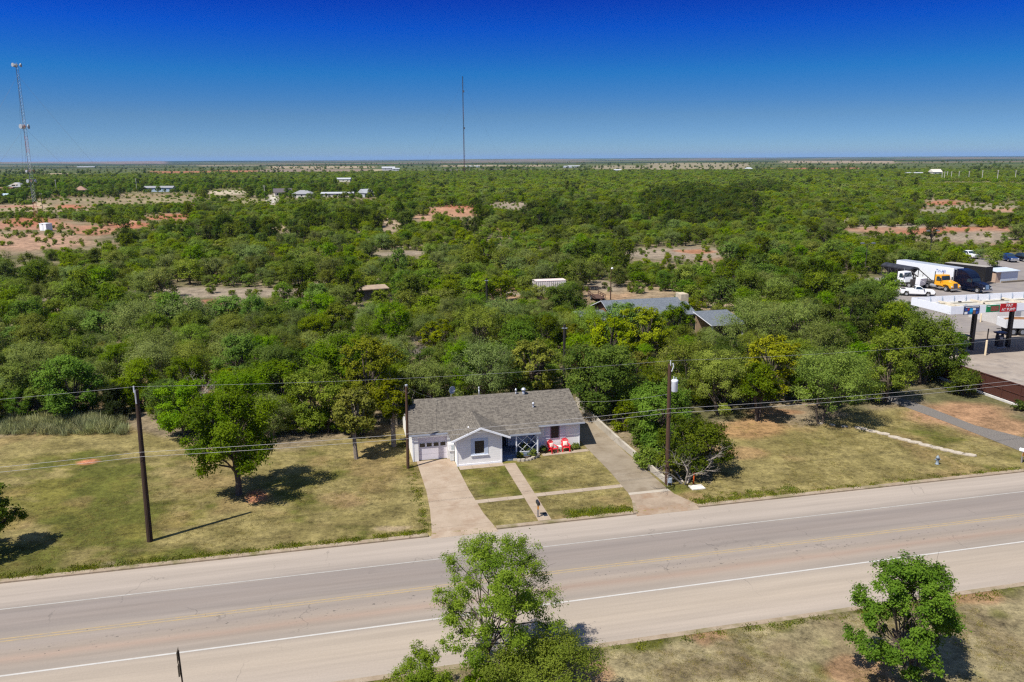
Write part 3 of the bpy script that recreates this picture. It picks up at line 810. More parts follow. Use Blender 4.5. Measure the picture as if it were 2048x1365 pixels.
# porch
hp('porch_floor', MB().box(13.17, 16.6, 62.85, 65.15, 0, .24), M_PORCH)
hp('step', MB().box(13.17, 14.55, 62.2, 62.845, 0, .13), M_PORCH)
dr = hp('door', MB().box(13.42, 14.36, 65.2, 65.26, .24, 2.3), mat('dark screen door', (.03, .03, .035), .4, var=.2))
hp('door_frame', MB().box(13.50, 13.56, 65.17, 65.199, .26, 2.26).box(14.22, 14.28, 65.17, 65.199, .26, 2.26), M_GREYT, dr)
for x in (14.62, 16.5):
    hp('porch_post', MB().box(x - .05, x + .05, 62.88, 62.98, .24, PZ - .1), M_TRIM)
tr = MB()
for i in range(-2, 3):
    for s in (1, -1):
        pts = []
        for t in np.linspace(0, 1, 41):
            x = 14.68 + t * 1.76; z = 1.05 + s * (x - 15.56 - i * .80) * .95
            if .42 < z < 1.9: pts.append((x, z))
        if len(pts) > 6:
            tr.bar((pts[0][0], 62.93 + s * .012, pts[0][1]), (pts[-1][0], 62.93 + s * .012, pts[-1][1]), .016, .032)
tr.bar((14.68, 62.93, .42), (16.44, 62.93, .42), .05, .05)
hp('trellis', tr, M_TRIM)
# vents and flues
def vent(name, u, v, h, r, cap):
    z = rz_(v); b = MB(); b.lathe([(r, z - .2), (r, z + h)], 10, (u, v)); b.lathe([(cap, z + h), (cap * 1.05, z + h + .12), (cap * .4, z + h + .24)], 10, (u, v))
    hp(name, b, M_METW, smooth=True)
vent('roof_vent', 16.55, 68.2, .38, .13, .22); vent('roof_vent', 15.85, 68.3, .3, .05, .1); vent('roof_vent', 16.95, 66.2, .25, .06, .11); vent('roof_vent', 12.6, 69.3, .55, .045, .06)
b = MB(); b.lathe([(.05, 2.7), (.05, 3.1), (.09, 3.12), (.02, 3.18)], 8, (10.45, 62.7)); hp('roof_vent', b, M_WHITE)
b = MB(); b.tube([(20.66, 64.3, .05), (20.66, 64.3, 2.3)], .035, 8); hp('downpipe', b, M_TRIM)

# satellite dish on the ridge
t = thing('satellite_dish', 'grey satellite dish standing on the house roof ridge', 'satellite dish', W(9.95, 68.9, rz_(68.9)), TH + .5)
b = MB(); b.tube([(0, 0, -.05), (0, 0, .45), (0, -.08, .55)], .025, 8); b.build('mast', M_METW, t)
b = MB(); prof = [(.0, 0), (.14, .02), (.28, .07), (.36, .13)]
n0 = len(b.v); ns = 16
for r, z in prof:
    for k in range(ns):
        a = 2 * math.pi * k / ns; b.v.append((r * math.cos(a), -.08 - z * .8, .68 + r * math.sin(a)))
for i in range(3):
    for k in range(ns):
        k2 = (k + 1) % ns; b.f.append((i * ns + k, i * ns + k2, (i + 1) * ns + k2, (i + 1) * ns + k)); b.m.append(0)
dm = b.build('reflector', mat('dish grey', (.32, .36, .42), .5), t, smooth=True)
sm = dm.modifiers.new('s', 'SOLIDIFY'); sm.thickness = .012
b = MB(); b.tube([(0, -.1, .45), (0, -.5, .66)], .012, 6); b.box(-.035, .035, -.56, -.48, .63, .71); b.build('arm', M_METW, t)

# evaporative cooler on its stand beside the garage door
t = thing('air_conditioner', 'white air conditioner box on a stand beside the garage door', 'air conditioner', W(9.05, 63.42), TH)
M_SLAT = sidingmat('cooler grille', (.55, .57, .58), .06)
b = MB(); b.box(-.24, .24, -.3, .3, .95, 1.6); b.build('casing', M_WHITE, t, bevel=.02)
b = MB(); b.box(-.02, .2, -.315, -.302, 1.08, 1.48); b.build('grille', mat('grille grey', (.40, .45, .46), .5, var=.3, scale=30), t)
b = MB(); b.box(-.1, .2, -.22, .2, .06, .949); b.build('stand', mat('stand grey', (.55, .56, .55), .6), t, bevel=.015)

# -------------------------------------------------- front garden
def chair(label, p, rz):
    t = thing('garden_chair', label, 'chair', p, rz, 'red chairs in front of the house')
    m = mat('red plastic', (.72, .018, .03), .4, var=.1, spec=.5)
    b = MB()
    for i in range(5): b.bar((-.26, -.30 + i * .13, .40 - i * .035), (.26, -.30 + i * .13, .40 - i * .035), .115, .025)
    b.build('seat', m, t)
    b = MB()
    for i in range(5):
        x = -.22 + i * .11; top = 1.0 - abs(x) ** 2 * 3.2
        b.bar((x, .24, .25), (x * 1.15, .24 + (top - .25) * .34, top), .1, .022)
    pts = [(.30 * math.cos(a), .46, .68 + .30 * math.sin(a)) for a in np.linspace(-.2, math.pi + .2, 15)]
    b.tube(pts, .03, 6); b.build('backrest', m, t)
    for s in (-1, 1):
        b = MB(); b.bar((s * .33, -.36, .56), (s * .33, .34, .54), .12, .03); b.build('armrest', m, t)
        b = MB(); b.bar((s * .31, -.33, 0), (s * .31, -.33, .545), .09, .06); b.build('leg', m, t)
        b = MB(); b.bar((s * .29, .42, 0), (s * .29, -.1, .36), .05, .09); b.build('leg', m, t)
    return t


def cushion(p, rz, lab):
    b = MB(); n = 8
    for j in range(n + 1):
        for i in range(n + 1):
            x, y = i / n * 2 - 1, j / n * 2 - 1
            h = .075 * (max(0, (1 - x * x) * (1 - y * y))) ** .45
            b.v.append((x * .21 * (1 - .08 * (1 - y * y)), h, y * .21 * (1 - .08 * (1 - x * x))))
    k = len(b.v); b.v += [(x, -y, z) for x, y, z in b.v]
    for o_ in (0, k):
        for j in range(n):
            for i in range(n):
                a = o_ + j * (n + 1) + i; b.f.append((a, a + 1, a + n + 2, a + n + 1)); b.m.append(0)
    o = b.build('cushion', mat('cream cushion', (.78, .66, .56), .9, var=.25, scale=16, c2=(.72, .42, .36)), smooth=True)
    o.location = p; o.rotation_euler = (R(-22), 0, rz)
    tag(o, lab, 'cushion', 'cushions on the red chairs')


for (u, v, a, l, l2) in ((17.95, 63.22, .35, 'red Adirondack style chair, the one nearer the porch trellis', 'pale cushion on the red chair nearer the porch trellis'),
                         (19.15, 63.35, -.12, 'red Adirondack style chair, the one nearer the long driveway', 'pale cushion on the red chair nearer the long driveway')):
    chair(l, W(u, v, .02), TH + a)
    cushion(W(u, v, .60) + Vector((-math.sin(TH + a) * .17, math.cos(TH + a) * .17, .02)), TH + a, l2)
t = thing('side_table', 'small white table between the two red chairs', 'table', W(18.55, 63.5, .0), TH)
b = MB(); b.box(-.22, .22, -.22, .22, .40, .44); b.build('table_top', M_WHITE, t, bevel=.01)
for sx in (-1, 1):
    for sy in (-1, 1): MB().bar((sx * .18, sy * .18, 0), (sx * .18, sy * .18, .4), .04, .04).build('leg', M_WHITE, t)
M_STONE = mat('cream limestone', (.40, .345, .27), .9, var=.22, scale=5, bump=.4)


def stone(label, cat, group, u, v, rx, ry, rz, ang, seed, name='edging_stone'):
    rg = random.Random(seed); b = MB(); n = 9
    ring = [(rx * rg.uniform(.8, 1.1) * math.cos(2 * math.pi * k / n), ry * rg.uniform(.8, 1.1) * math.sin(2 * math.pi * k / n)) for k in range(n)]
    b.prism(ring, 'z', -.03, rz)
    o = b.build(name, M_STONE, bevel=min(.03, rz * .3)); o.location = W(u, v, 0); o.rotation_euler = (0, 0, TH + ang)
    tag(o, label, cat, group)


ords = ['first', 'second', 'third', 'fourth', 'fifth', 'sixth', 'seventh', 'eighth', 'ninth', 'tenth', 'eleventh', 'twelfth', 'thirteenth', 'fourteenth', 'fifteenth', 'sixteenth', 'seventeenth', 'eighteenth', 'nineteenth', 'twentieth']
pb = [(14.35, 62.18), (14.62, 61.92), (14.95, 61.82), (15.28, 61.84), (15.6, 61.95), (15.9, 62.1), (16.18, 62.3), (16.42, 62.55), (16.55, 62.82)]
for i, (u, v) in enumerate(pb):
    stone(f'pale stone edging the porch flower bed, {ords[i]} from the front path', 'stone', 'stones edging the flower bed', u, v, .19, .12, .17 + .03 * (i % 3), .1 * i - .3, i)
rsheet('flower_bed', [(14.5, 62.1), (15.3, 61.95), (16.1, 62.3), (16.45, 62.84), (14.65, 62.84)], .03, mat('dark bed soil', (.07, .05, .035), .95, bump=.5, scale=8), .2)
st = thing('star_decoration', 'small dark metal star hanging on the white porch trellis', 'decoration', W(15.72, 62.87, 1.28), TH)
b = MB(); pr_ = [((.20 if k % 2 == 0 else .085) * math.sin(k * math.pi / 5), (.20 if k % 2 == 0 else .085) * math.cos(k * math.pi / 5)) for k in range(10)]
b.prism(pr_, 'y', -.02, .02); b.build('star', M_DARK, st)
for k in (-1, 1): MB().tube([(0, 0, .18), (k * .06, .0, .42)], .006, 5).build('hanger', M_DARK, st)

# mailboxes
def mailbox(label, p, rz, body, postm, band):
    t = thing('mailbox', label, 'mailbox', p, rz)
    MB().box(-.05, .05, -.05, .05, 0, 1.02).build('post', postm, t, bevel=.008)
    prof = [(-.10, 1.02), (.10, 1.02), (.10, 1.16)] + [(.10 * math.cos(a), 1.16 + .10 * math.sin(a)) for a in np.linspace(.2, math.pi - .2, 8)] + [(-.10, 1.16)]
    MB().prism(prof, 'y', -.28, .26).build('box', body, t)
    prof2 = [(x * .97, 1.02 + (z - 1.02) * .97) for x, z in prof]
    MB().prism(prof2, 'y', -.295, -.281).build('door', body, t)
    MB().box(.101, .112, -.1, -.06, 1.08, 1.32).build('flag', mat('flag red', (.6, .05, .03), .5), t)
    if band: MB().box(-.055, .055, -.056, -.051, .62, .98).build('reflector', band, t)
    return t


M_ORY = mat('orange yellow marker', (.70, .30, .03), .5, var=.12)
mailbox('black mailbox on an orange and grey post by the front path', W(13.42, 51.05), TH, mat('black enamel', (.02, .022, .025), .35), mat('post grey', (.22, .20, .19), .8), M_ORY)
t2 = mailbox('white mailbox with an orange plate beside the gravel track', P(2043, 926), TH + .4, M_WHITE, mat('post grey', (.22, .20, .19), .8), None)
MB().box(-.22, .22, -.075, -.06, .62, .92).build('plate', M_ORY, t2)
o = MB().box(-.24, .24, -.16, .16, .02, .045).build('meter_cover', M_DARK, bevel=.008); o.location = W(13.95, 51.5, 0); o.rotation_euler = (0, 0, TH)
tag(o, 'small black meter cover set in the front path near the road', 'cover')
# marker post on concrete pad
t = thing('marker_post', 'orange marker post with white top beside the concrete pad', 'marker post', P(1387, 968), 0)
MB().lathe([(.055, 0), (.055, 1.05)], 10).build('post', mat('orange plastic', (.78, .13, .02), .5, var=.1), t, smooth=True)
MB().lathe([(.056, 1.051), (.056, 1.45), (.03, 1.5)], 10).build('cap', M_WHITE, t, smooth=True)
o = MB().box(-.55, .55, -.4, .4, -.05, .09).build('concrete_pad', mat('bright concrete', (.60, .56, .50), .9, var=.12), bevel=.03); o.location = W(26.75, 53.2, 0); o.rotation_euler = (0, 0, TH)
tag(o, 'low square concrete pad in the grass beside the orange post', 'concrete pad')
# retaining wall by the long drive
t = thing('low_wall', 'long low pale concrete wall along the far side of the long driveway', 'wall', W(24.6, 54.3), TH)
b = MB(); seg = 6
wp = [(24.72, 54.35), (24.4, 59.0), (24.12, 63.5), (23.95, 68.5), (24.0, 76.0)]
for i in range(len(wp) - 1):
    (a0, a1), (c0, c1) = wp[i], wp[i + 1]
    L_ = [(a0 - 24.6, a1 - 54.3), (c0 - 24.6, c1 - 54.3)]
    h0, h1 = .42 + .10 * i, .42 + .10 * (i + 1)
    b.hexa([(L_[0][0], L_[0][1], -.1), (L_[0][0] + .22, L_[0][1], -.1), (L_[1][0] + .22, L_[1][1] - .01, -.1), (L_[1][0], L_[1][1] - .01, -.1), (L_[0][0], L_[0][1], h0), (L_[0][0] + .22, L_[0][1], h0), (L_[1][0] + .22, L_[1][1] - .01, h1), (L_[1][0], L_[1][1] - .01, h1)])
b.build('wall', concrete('wall concrete', (.52, .46, .37), (.74, .68, .57), 1.1, stain=(.42, .36, .27)), t)
# gas meter at the end of the low wall
t = thing('gas_meter', 'blue grey meter box at the roadside end of the low wall', 'meter', W(24.85, 54.05), TH)
MB().box(-.13, .13, -.1, .1, .25, .62).build('box', mat('meter blue grey', (.30, .38, .48), .5), t, bevel=.03)
b = MB(); b.tube([(-.17, 0, 0), (-.17, 0, .7), (0, 0, .74), (.17, 0, .7), (.17, 0, 0)], .025, 8); b.build('pipe', M_METW, t)
# blue-grey hydrant on the lawn beyond
t = thing('hydrant', 'small blue grey hydrant standing on the lawn near the flat stones', 'hydrant', P(1874, 929), 0)
mh = mat('hydrant grey', (.20, .24, .27), .5, var=.2)
MB().lathe([(.17, 0), (.17, .05), (.11, .07), (.11, .52), (.15, .54), (.15, .6), (.10, .70), (.03, .76), (.03, .82)], 12).build('body', mh, t, smooth=True)
for s in (-1, 1): MB().tube([(s * .1, 0, .42), (s * .22, 0, .42)], .06, 10).build('nozzle', mh, t)
# flat stones across the lawn
sp0 = [(1640, 848), (1665, 851), (1688, 854), (1722, 858), (1745, 864), (1768, 869), (1790, 876), (1810, 881), (1830, 886), (1852, 892), (1873, 897), (1893, 902), (1915, 907), (1938, 911)]
for i, (x, y) in enumerate(sp0):
    u, v = UV(P(x, y)); big = i > 2
    stone(f'flat white stone in the row across the lawn, {ords[i]} from the leaning tree', 'stone', 'flat stones across the lawn', u, v, .62 if big else .3, .30 if big else .16, .12, -.85 + .1 * (i % 3), 50 + i, 'flat_stone')

# ------------------------------------------------------------------ poles and wires
def woodmat(name, c):
    return mat(name, c, .9, var=.35, scale=2.0, stretch=(9, 9, .5), bump=.4)


M_POLE = woodmat('dark creosote wood', (.040, .022, .012))
M_POLE2 = woodmat('brown weathered wood', (.070, .036, .020))
M_PORC = mat('grey porcelain', (.50, .52, .54), .35)


def upole(label, base, top, h, r0, r1, m, group='utility poles by the road'):
    t = thing('utility_pole', label, 'utility pole', base, 0, group)
    lean = Vector((top[0] - base[0], top[1] - base[1], 0))
    b = MB(); b.tube([Vector((0, 0, -.4)) - lean * .04, lean * .5 + Vector((0, 0, h * .5)), lean + Vector((0, 0, h))], [r0, (r0 + r1) / 2, r1], 12)
    b.build('shaft', m, t, smooth=False)
    return t, lean


# the poles lean a little, as the photo's uprights show
b1 = P(300, 1083); H1 = 10.6; tp1 = PD(272.5, 780, b1.y + .1); l1 = Vector((tp1.x, b1.y + .1, 0))
p1, ln1 = upole('tall brown utility pole standing in the grass nearest the road sign', b1, l1, H1, .20, .13, M_POLE)
MB().tube([ln1 + Vector((-.1, -.1, H1 - .15)), ln1 + Vector((-.1, -.1, H1 + .28))], .05, 8).build('insulator', M_PORC, p1)
MB().tube([ln1 + Vector((-.02, -.14, H1 - .9)), ln1 + Vector((-.02, -.14, H1))], .05, 6).build('bracket', M_METW, p1)
b2 = P(816, 937); tp2 = PD(812.5, 772, b2.y); p2, ln2 = upole('slim service pole standing close beside the garage corner', b2, tp2, 7.1, .13, .10, M_POLE2)
MB().lathe([(.11, 7.1), (.115, 7.12), (.115, 7.22), (.03, 7.25)], 10, (ln2.x, ln2.y)).build('cap', M_METW, p2)
b3 = P(1334, 969); tp3 = PD(1339.5, 727, b3.y); H3 = 9.75
p3, ln3 = upole('utility pole carrying a white transformer beside the low concrete wall', b3, tp3, H3, .19, .13, M_POLE2)
t3v = ln3 + Vector((0, 0, 0))
b = MB(); c3 = (ln3.x + .42, ln3.y - .05)
b.lathe([(.22, 7.6), (.25, 7.65), (.25, 8.35), (.27, 8.4), (.27, 8.5), (.19, 8.56)], 16, c3); b.build('transformer', mat('transformer white grey', (.62, .65, .68), .4, var=.06), p3, smooth=True)
b = MB(); b.tube([(c3[0] - .08, c3[1], 8.55), (c3[0] - .08, c3[1], 8.8)], .035, 8); b.tube([(c3[0] + .1, c3[1], 8.55), (c3[0] + .1, c3[1], 8.72)], .03, 8); b.build('bushing', M_PORC, p3)
b = MB(); b.bar(ln3 + Vector((.1, 0, 8.1)), Vector((c3[0] - .2, c3[1], 8.1)), .06, .25); b.build('bracket', M_METW, p3)
MB().tube([ln3 + Vector((.05, -.08, H3 - .1)), ln3 + Vector((.05, -.08, H3 + .32))], [.05, .035], 8).build('insulator', M_PORC, p3)
b = MB(); b.tube([ln3 + Vector((.16, -.1, H3 - .55)), ln3 + Vector((.28, -.12, H3 - .15)), ln3 + Vector((.22, -.12, H3 + .1))], .045, 8); b.build('cutout_switch', M_PORC, p3)
MB().tube([ln3 * .03 + Vector((.14, -.15, 0)), ln3 * .3 + Vector((.13, -.12, 3.0)), ln3 * .8 + Vector((.11, -.1, 8.0))], .018, 6).build('cable', mat('black cable', (.02, .02, .02), .6), p3)
M_WIRE = mat('bare grey wire', (.30, .30, .30), .5, var=.05)
M_CABL = mat('pale cable', (.40, .39, .38), .6, var=.05)


def sag(a, c, s, n=14):
    a, c = Vector(a), Vector(c)
    return [a.lerp(c, i / n) - Vector((0, 0, 4 * s * (i / n) * (1 - i / n))) for i in range(n + 1)]


span = Vector((b3.x - b1.x, b3.y - b1.y, 0))
b0, b4 = b1 - span, b3 + span
def at(bv, ln, z): return Vector((bv.x, bv.y, 0)) + ln * (z / 10.0) + Vector((0, 0, z))
def wirepath(z1, z3, sg, off, z0=None, z4=None):
    """one continuous wire over the four poles (the outer two stand outside the photo)"""
    q1, q3 = at(b1, ln1, z1) + Vector(off), at(b3, ln3, z3) + Vector(off)
    q0, q4 = Vector((b0.x, b0.y, z0 or z1)) + Vector(off), Vector((b4.x, b4.y, z4 or z3)) + Vector(off)
    return sag(q0, q1, sg) + sag(q1, q3, sg)[1:] + sag(q3, q4, sg)[1:]


def wire(label, pts, r, m, name='overhead_wire', group='wires along the road'):
    o = MB().tube(pts, r, 5, cap=False).build(name, m)
    tag(o, label, 'wire', group)


h907, h914 = 0, 0
wire('thin top wire strung between the tops of the utility poles', wirepath(H1 + .25, H3 + .3, .35, (0, -.1, 0)), .007, M_WIRE)
wire('upper of the two thick pale cables strung along the utility poles', wirepath(6.42, 6.28, .28, (.0, -.2, 0)), .011, M_CABL)
wire('lower of the two thick pale cables strung along the utility poles', wirepath(6.12, 5.95, .30, (.05, -.24, 0)), .011, M_CABL)
wire('thin wire from the slim service pole to the house ridge', sag(at(b2, ln2, 7.05), W(8.6, 68.3, rz_(68.3) + .12), .15), .008, M_WIRE, group='wires to the house')
wire('thin wire from the transformer pole to the house roof', sag(at(b3, ln3, 7.4), W(20.7, 66.5, rz_(66.5) + .1), .25), .007, M_WIRE, group='wires to the house')

# road sign seen nearly edge-on
sb = P(371, 1412); t = thing('road_sign', 'dark road sign post with two plates seen nearly edge-on by the kerb', 'road sign', sb, 0)
M_SGN = mat('shade-darkened sign back', (.16, .13, .085), .5, metal=.3)  # backlit shade of the plates is put into this colour
MB().tube([(0, 0, -.3), (-.05, 0, 2.95)], .04, 8).build('post', mat('shade-darkened sign post', (.07, .05, .035), .7), t)  # post colour likewise darkened for its backlit side
ang = R(104)
def plate(z0, z1, w, tip):
    pr_ = [(-w / 2, z0 + (w * .28 if tip else 0)), (0, z0), (w / 2, z0 + (w * .28 if tip else 0)), (w / 2, z1), (-w / 2, z1)] if tip else [(-w / 2, z0), (w / 2, z0), (w / 2, z1), (-w / 2, z1)]
    o = MB().prism(pr_, 'y', .0, .012).build('plate', M_SGN, t); o.rotation_euler = (0, 0, ang); o.location = (-.10, .02, 0)
plate(2.38, 2.95, .50, False); plate(1.55, 2.30, .62, True)

# ------------------------------------------------------------------ vehicles (local x forward, y to the left side, z up)
M_TYRE = mat('tyre rubber', (.022, .021, .02), .9)
M_RIM = mat('steel rim', (.55, .56, .57), .35, metal=.7)
M_CHR = mat('chrome', (.62, .63, .65), .2, metal=.9, var=.05)
M_CARG = mat('car glass', (.02, .035, .045), .08, spec=.8, var=.1)
M_CHAS = mat('dark chassis', (.035, .03, .028), .7)
M_LAMP = mat('lamp lens', (.75, .75, .72), .2, spec=.7)


def paint(name, c):
    return mat(name, c, .35, var=.04, coat=.25, spec=.4)


def wheel(t, x, y, r, w, dual=False):
    wl_ = MB().wheel((x, y, r), r, w, 'y', 18).build('wheel', M_TYRE, t)
    s = 1 if y > 0 else -1
    b = MB(); b.tube([(x, y + s * (w / 2 - .03), r), (x, y + s * (w / 2 + .015), r)], r * .58, 14); b.build('rim', M_RIM, wl_)


def pickup(label, p, rz, c, group, cabin='regular', bumper=M_CHAS):
    t = thing('pickup_truck', label, 'pickup truck', p, rz, group)
    m = paint('paint ' + c[0], c[1]); w = .98
    front = 1.15 if cabin == 'regular' else 1.15
    rear = -.45 if cabin == 'regular' else -1.1
    b = MB()
    low = [(-2.85, .55), (-2.3, .50), (-2.1, .95), (-1.55, .95), (-1.35, .50), (1.3, .48), (1.5, .95), (2.05, .95), (2.25, .5), (2.85, .55), (2.9, .80), (2.8, 1.10), (1.15, 1.22), (rear, 1.24), (rear, 1.28), (-2.9, 1.26)]
    b.prism(low, 'y', -w, w)
    b.build('body', m, t, bevel=.04)
    cb = MB(); z0, z1 = 1.22, 1.86
    cb.hexa([(rear, -w + .03, z0), (front + .1, -w + .03, z0), (front + .1, w - .03, z0), (rear, w - .03, z0), (rear + .1, -w + .2, z1), (front - .75, -w + .2, z1), (front - .75, w - .2, z1), (rear + .1, w - .2, z1)])
    cb.build('cab', m, t, bevel=.04)

    def lerp(x0, x1, k): return x0 + (x1 - x0) * k
    g = MB(); zz0, zz1 = .12, .86
    for s in (-1, 1):
        ya, yb = lerp(w - .03, w - .2, zz0) + .006, lerp(w - .03, w - .2, zz1) + .006
        xa0, xb0 = lerp(rear, rear + .1, zz0) + .1, lerp(rear, rear + .1, zz1) + .08
        xa1, xb1 = lerp(front + .1, front - .75, zz0) - .12, lerp(front + .1, front - .75, zz1) - .1
        g = MB(); g.poly([(xa0, s * ya, z0 + (z1 - z0) * zz0), (xa1, s * ya, z0 + (z1 - z0) * zz0), (xb1, s * yb, z0 + (z1 - z0) * zz1), (xb0, s * yb, z0 + (z1 - z0) * zz1)])
        g.build('side_window', M_CARG, t)
    a, c2 = .10, .90
    g = MB(); g.poly([(lerp(front + .1, front - .75, a) + .012, -(w - .12), lerp(z0, z1, a)), (lerp(front + .1, front - .75, a) + .012, w - .12, lerp(z0, z1, a)), (lerp(front + .1, front - .75, c2) + .012, w - .26, lerp(z0, z1, c2)), (lerp(front + .1, front - .75, c2) + .012, -(w - .26), lerp(z0, z1, c2))])
    g.build('windscreen', M_CARG, t)
    g = MB(); g.poly([(lerp(rear, rear + .1, a) - .008, w - .15, lerp(z0, z1, a)), (lerp(rear, rear + .1, a) - .008, -(w - .15), lerp(z0, z1, a)), (lerp(rear, rear + .1, c2) - .008, -(w - .28), lerp(z0, z1, c2)), (lerp(rear, rear + .1, c2) - .008, w - .28, lerp(z0, z1, c2))]); g.build('rear_window', M_CARG, t)
    MB().box(-2.75, rear - .12, -w + .14, w - .14, 1.255, 1.268).build('bed_floor', M_CHAS, t)
    b = MB(); b.box(2.84, 3.0, -w, w, .42, .68); b.box(2.885, 2.925, -.5, .5, .70, 1.02); b.build('bumper', bumper, t, bevel=.02)
    MB().box(-3.02, -2.86, -w + .05, w - .05, .45, .66).build('bumper', M_CHR, t, bevel=.02)
    for s in (-1, 1):
        MB().box(2.84, 2.915, s * .75 - .17, s * .75 + .17, .80, 1.0).build('headlight', M_LAMP, t)
        MB().box(-2.915, -2.86, s * .86 - .08, s * .86 + .08, .85, 1.15).build('tail_light', mat('tail lamp red', (.4, .02, .02), .3), t)
        MB().box(.95, 1.1, s * (w + .02), s * (w + .24), 1.2, 1.4).build('mirror', M_CHAS, t, bevel=.02)
        MB().box(.05, .25, s * (w + .004) - .01, s * (w + .004) + .01, 1.02, 1.07).build('door_handle', M_CHAS, t)
        for x in (-1.83, 1.77): wheel(t, x, s * (w - .13), .40, .26)
    return t


def tractor(label, p, rz, c, group, sleeper=True, hood_open=False):
    """bonneted lorry tractor, front bumper at x = 0, running back to x = -7"""
    t = thing('truck_tractor', label, 'truck', p, rz, group)
    m = paint('paint ' + c[0], c[1]); w = 1.2
    MB().box(-7.2, -.5, -.45, .45, .62, .9).build('chassis', M_CHAS, t)
    if not hood_open:
        b = MB()
        b.hexa([(-2.2, -1.05, .75), (-.12, -.80, .75), (-.12, .80, .75), (-2.2, 1.05, .75), (-2.2, -1.0, 2.0), (-.25, -.62, 1.68), (-.25, .62, 1.68), (-2.2, 1.0, 2.0)])
        for s in (-1, 1):
            prof = [(-2.15, .72), (-1.85, 1.18), (-1.35, 1.32), (-.75, 1.18), (-.35, .72), (-.08, .72), (-.08, 1.15), (-.5, 1.4), (-1.4, 1.5), (-2.2, 1.45)]
            b.prism(prof, 'y', s * .74 if s > 0 else -1.2, 1.2 if s > 0 else -.74)
        b.build('bonnet', m, t, bevel=.05)
        b = MB(); b.hexa([(-.118, -.46, .8), (-.07, -.46, .8), (-.07, .46, .8), (-.118, .46, .8), (-.235, -.42, 1.64), (-.19, -.42, 1.64), (-.19, .42, 1.64), (-.235, .42, 1.64)]); b.build('grille', M_CHR if sleeper else mat('dark grille', (.10, .09, .12), .4, metal=.4), t)
        for s in (-1, 1):
            MB().box(-.10, -.03, s * .93 - .18, s * .93 + .18, .95, 1.18).build('headlight', M_LAMP, t)
    else:
        b = MB(); b.hexa([(-.1, -1.05, .85), (.75, -.85, .75), (.75, .85, .75), (-.1, 1.05, .85), (.0, -1.1, 2.25), (1.0, -.95, 2.1), (1.0, .95, 2.1), (.0, 1.1, 2.25)])
        b.build('bonnet', m, t, bevel=.06)
        MB().box(-1.7, -.5, -.4, .4, .9, 1.6).build('engine', M_CHAS, t, bevel=.05)
    b = MB(); b.box(-.06, .12, -1.2, 1.2, .38, .72); b.build('bumper', M_CHR, t, bevel=.04)
    # cab
    zt = 2.95 if not sleeper else 2.75
    b = MB()
    b.hexa([(-4.0, -w, .95), (-2.15, -w, .95), (-2.15, w, .95), (-4.0, w, .95), (-4.0, -w + .05, zt), (-2.75, -w + .12, zt), (-2.75, w - .12, zt), (-4.0, w - .05, zt)])
    b.build('cab', m, t, bevel=.06)
    if sleeper:
        b = MB(); prof = [(-6.0, .95), (-3.99, .95), (-3.99, 2.74), (-2.9, 2.76), (-3.3, 3.25), (-4.1, 3.75), (-5.0, 3.98), (-6.0, 4.02)]
        b.prism(prof, 'y', -w, w); b.build('sleeper', m, t, bevel=.10)
        for s in (-1, 1):
            MB().box(-6.5, -6.02, s * w - .03, s * w + .03, .95, 3.8).build('side_fairing', m, t)
            MB().box(-6.3, -2.4, s * 1.12 - .1, s * 1.12 + .1, .4, .9).build('side_skirt', m, t)
    else:
        for s in (-1, 1):
            MB().tube([(-4.2, s * 1.0, .9), (-4.2, s * 1.0, 3.5)], .08, 8).build('exhaust_stack', M_CHAS if s < 0 else M_CHR, t)
            MB().tube([(-4.9, s * 1.05, .75), (-3.5, s * 1.05, .75)], .3, 14).build('fuel_tank', M_RIM, t)
    g = MB(); zb = 1.98
    def fx(z): return -2.15 + (-.6) * (z - .95) / (zt - .95) + .015
    g.poly([(fx(zb), -1.0, zb), (fx(zb), 1.0, zb), (fx(zt - .2), .98, zt - .2), (fx(zt - .2), -.98, zt - .2)]); g.build('windscreen', M_CARG, t)
    for s in (-1, 1):
        yy = s * (w + .008)
        MB().poly([(-3.6, yy, 1.85), (-2.65, yy, 1.85), (-2.95, yy - s * .08, zt - .3), (-3.6, yy - s * .08, zt - .3)]).build('side_window', M_CARG, t)
        MB().box(-2.5, -2.35, s * (w + .08), s * (w + .28), 1.9, 2.5).build('mirror', M_CHAS, t, bevel=.02)
        MB().box(-3.3, -2.4, s * 1.1 - .12, s * 1.1 + .12, .45, .55).build('step', M_CHR, t)
        wheel(t, -1.25, s * 1.05, .52, .3)
        for x in (-5.6, -6.8): wheel(t, x, s * .95, .52, .58)
    return t


def hdg(du, dv): return TH + math.atan2(dv, du)


M_TRL = mat('white trailer side', (.74, .76, .78), .4, var=.05)
GV_ = 'trucks parked in the fuel station yard'
# semi-trailer: rear (115.9,143.4) to front (118.3,129.5)
hd = hdg(1.9, -14)
fx_, fv_ = 118.55, 122.9
tractor('navy blue sleeper truck coupled to the long white trailer', W(fx_, fv_, .02), hd, ('navy blue', (.002, .004, .016)), GV_)
dv_ = Vector((1.9, -14)).normalized()
rp_ = (fx_ - dv_[0] * 5.9, fv_ - dv_[1] * 5.9)
t = thing('semi_trailer', 'long white box trailer with blue lettering behind the navy truck', 'trailer', W(rp_[0], rp_[1], .02), hd, GV_)
MB().box(-14.6, -.75, -1.28, 1.28, 1.12, 4.04).build('box_body', M_TRL, t, bevel=.03)
MB().box(-14.55, -.8, -1.24, 1.24, 4.042, 4.07).build('roof', mat('grey trailer roof', (.30, .33, .38), .6), t)
b = MB(); b.box(-14.55, -.8, -1.295, -1.283, 1.05, 1.2); b.box(-14.55, -.8, 1.283, 1.295, 1.05, 1.2); b.box(-14.4, -1.2, -.4, .4, .8, 1.1); b.build('side_rail', M_RIM, t)
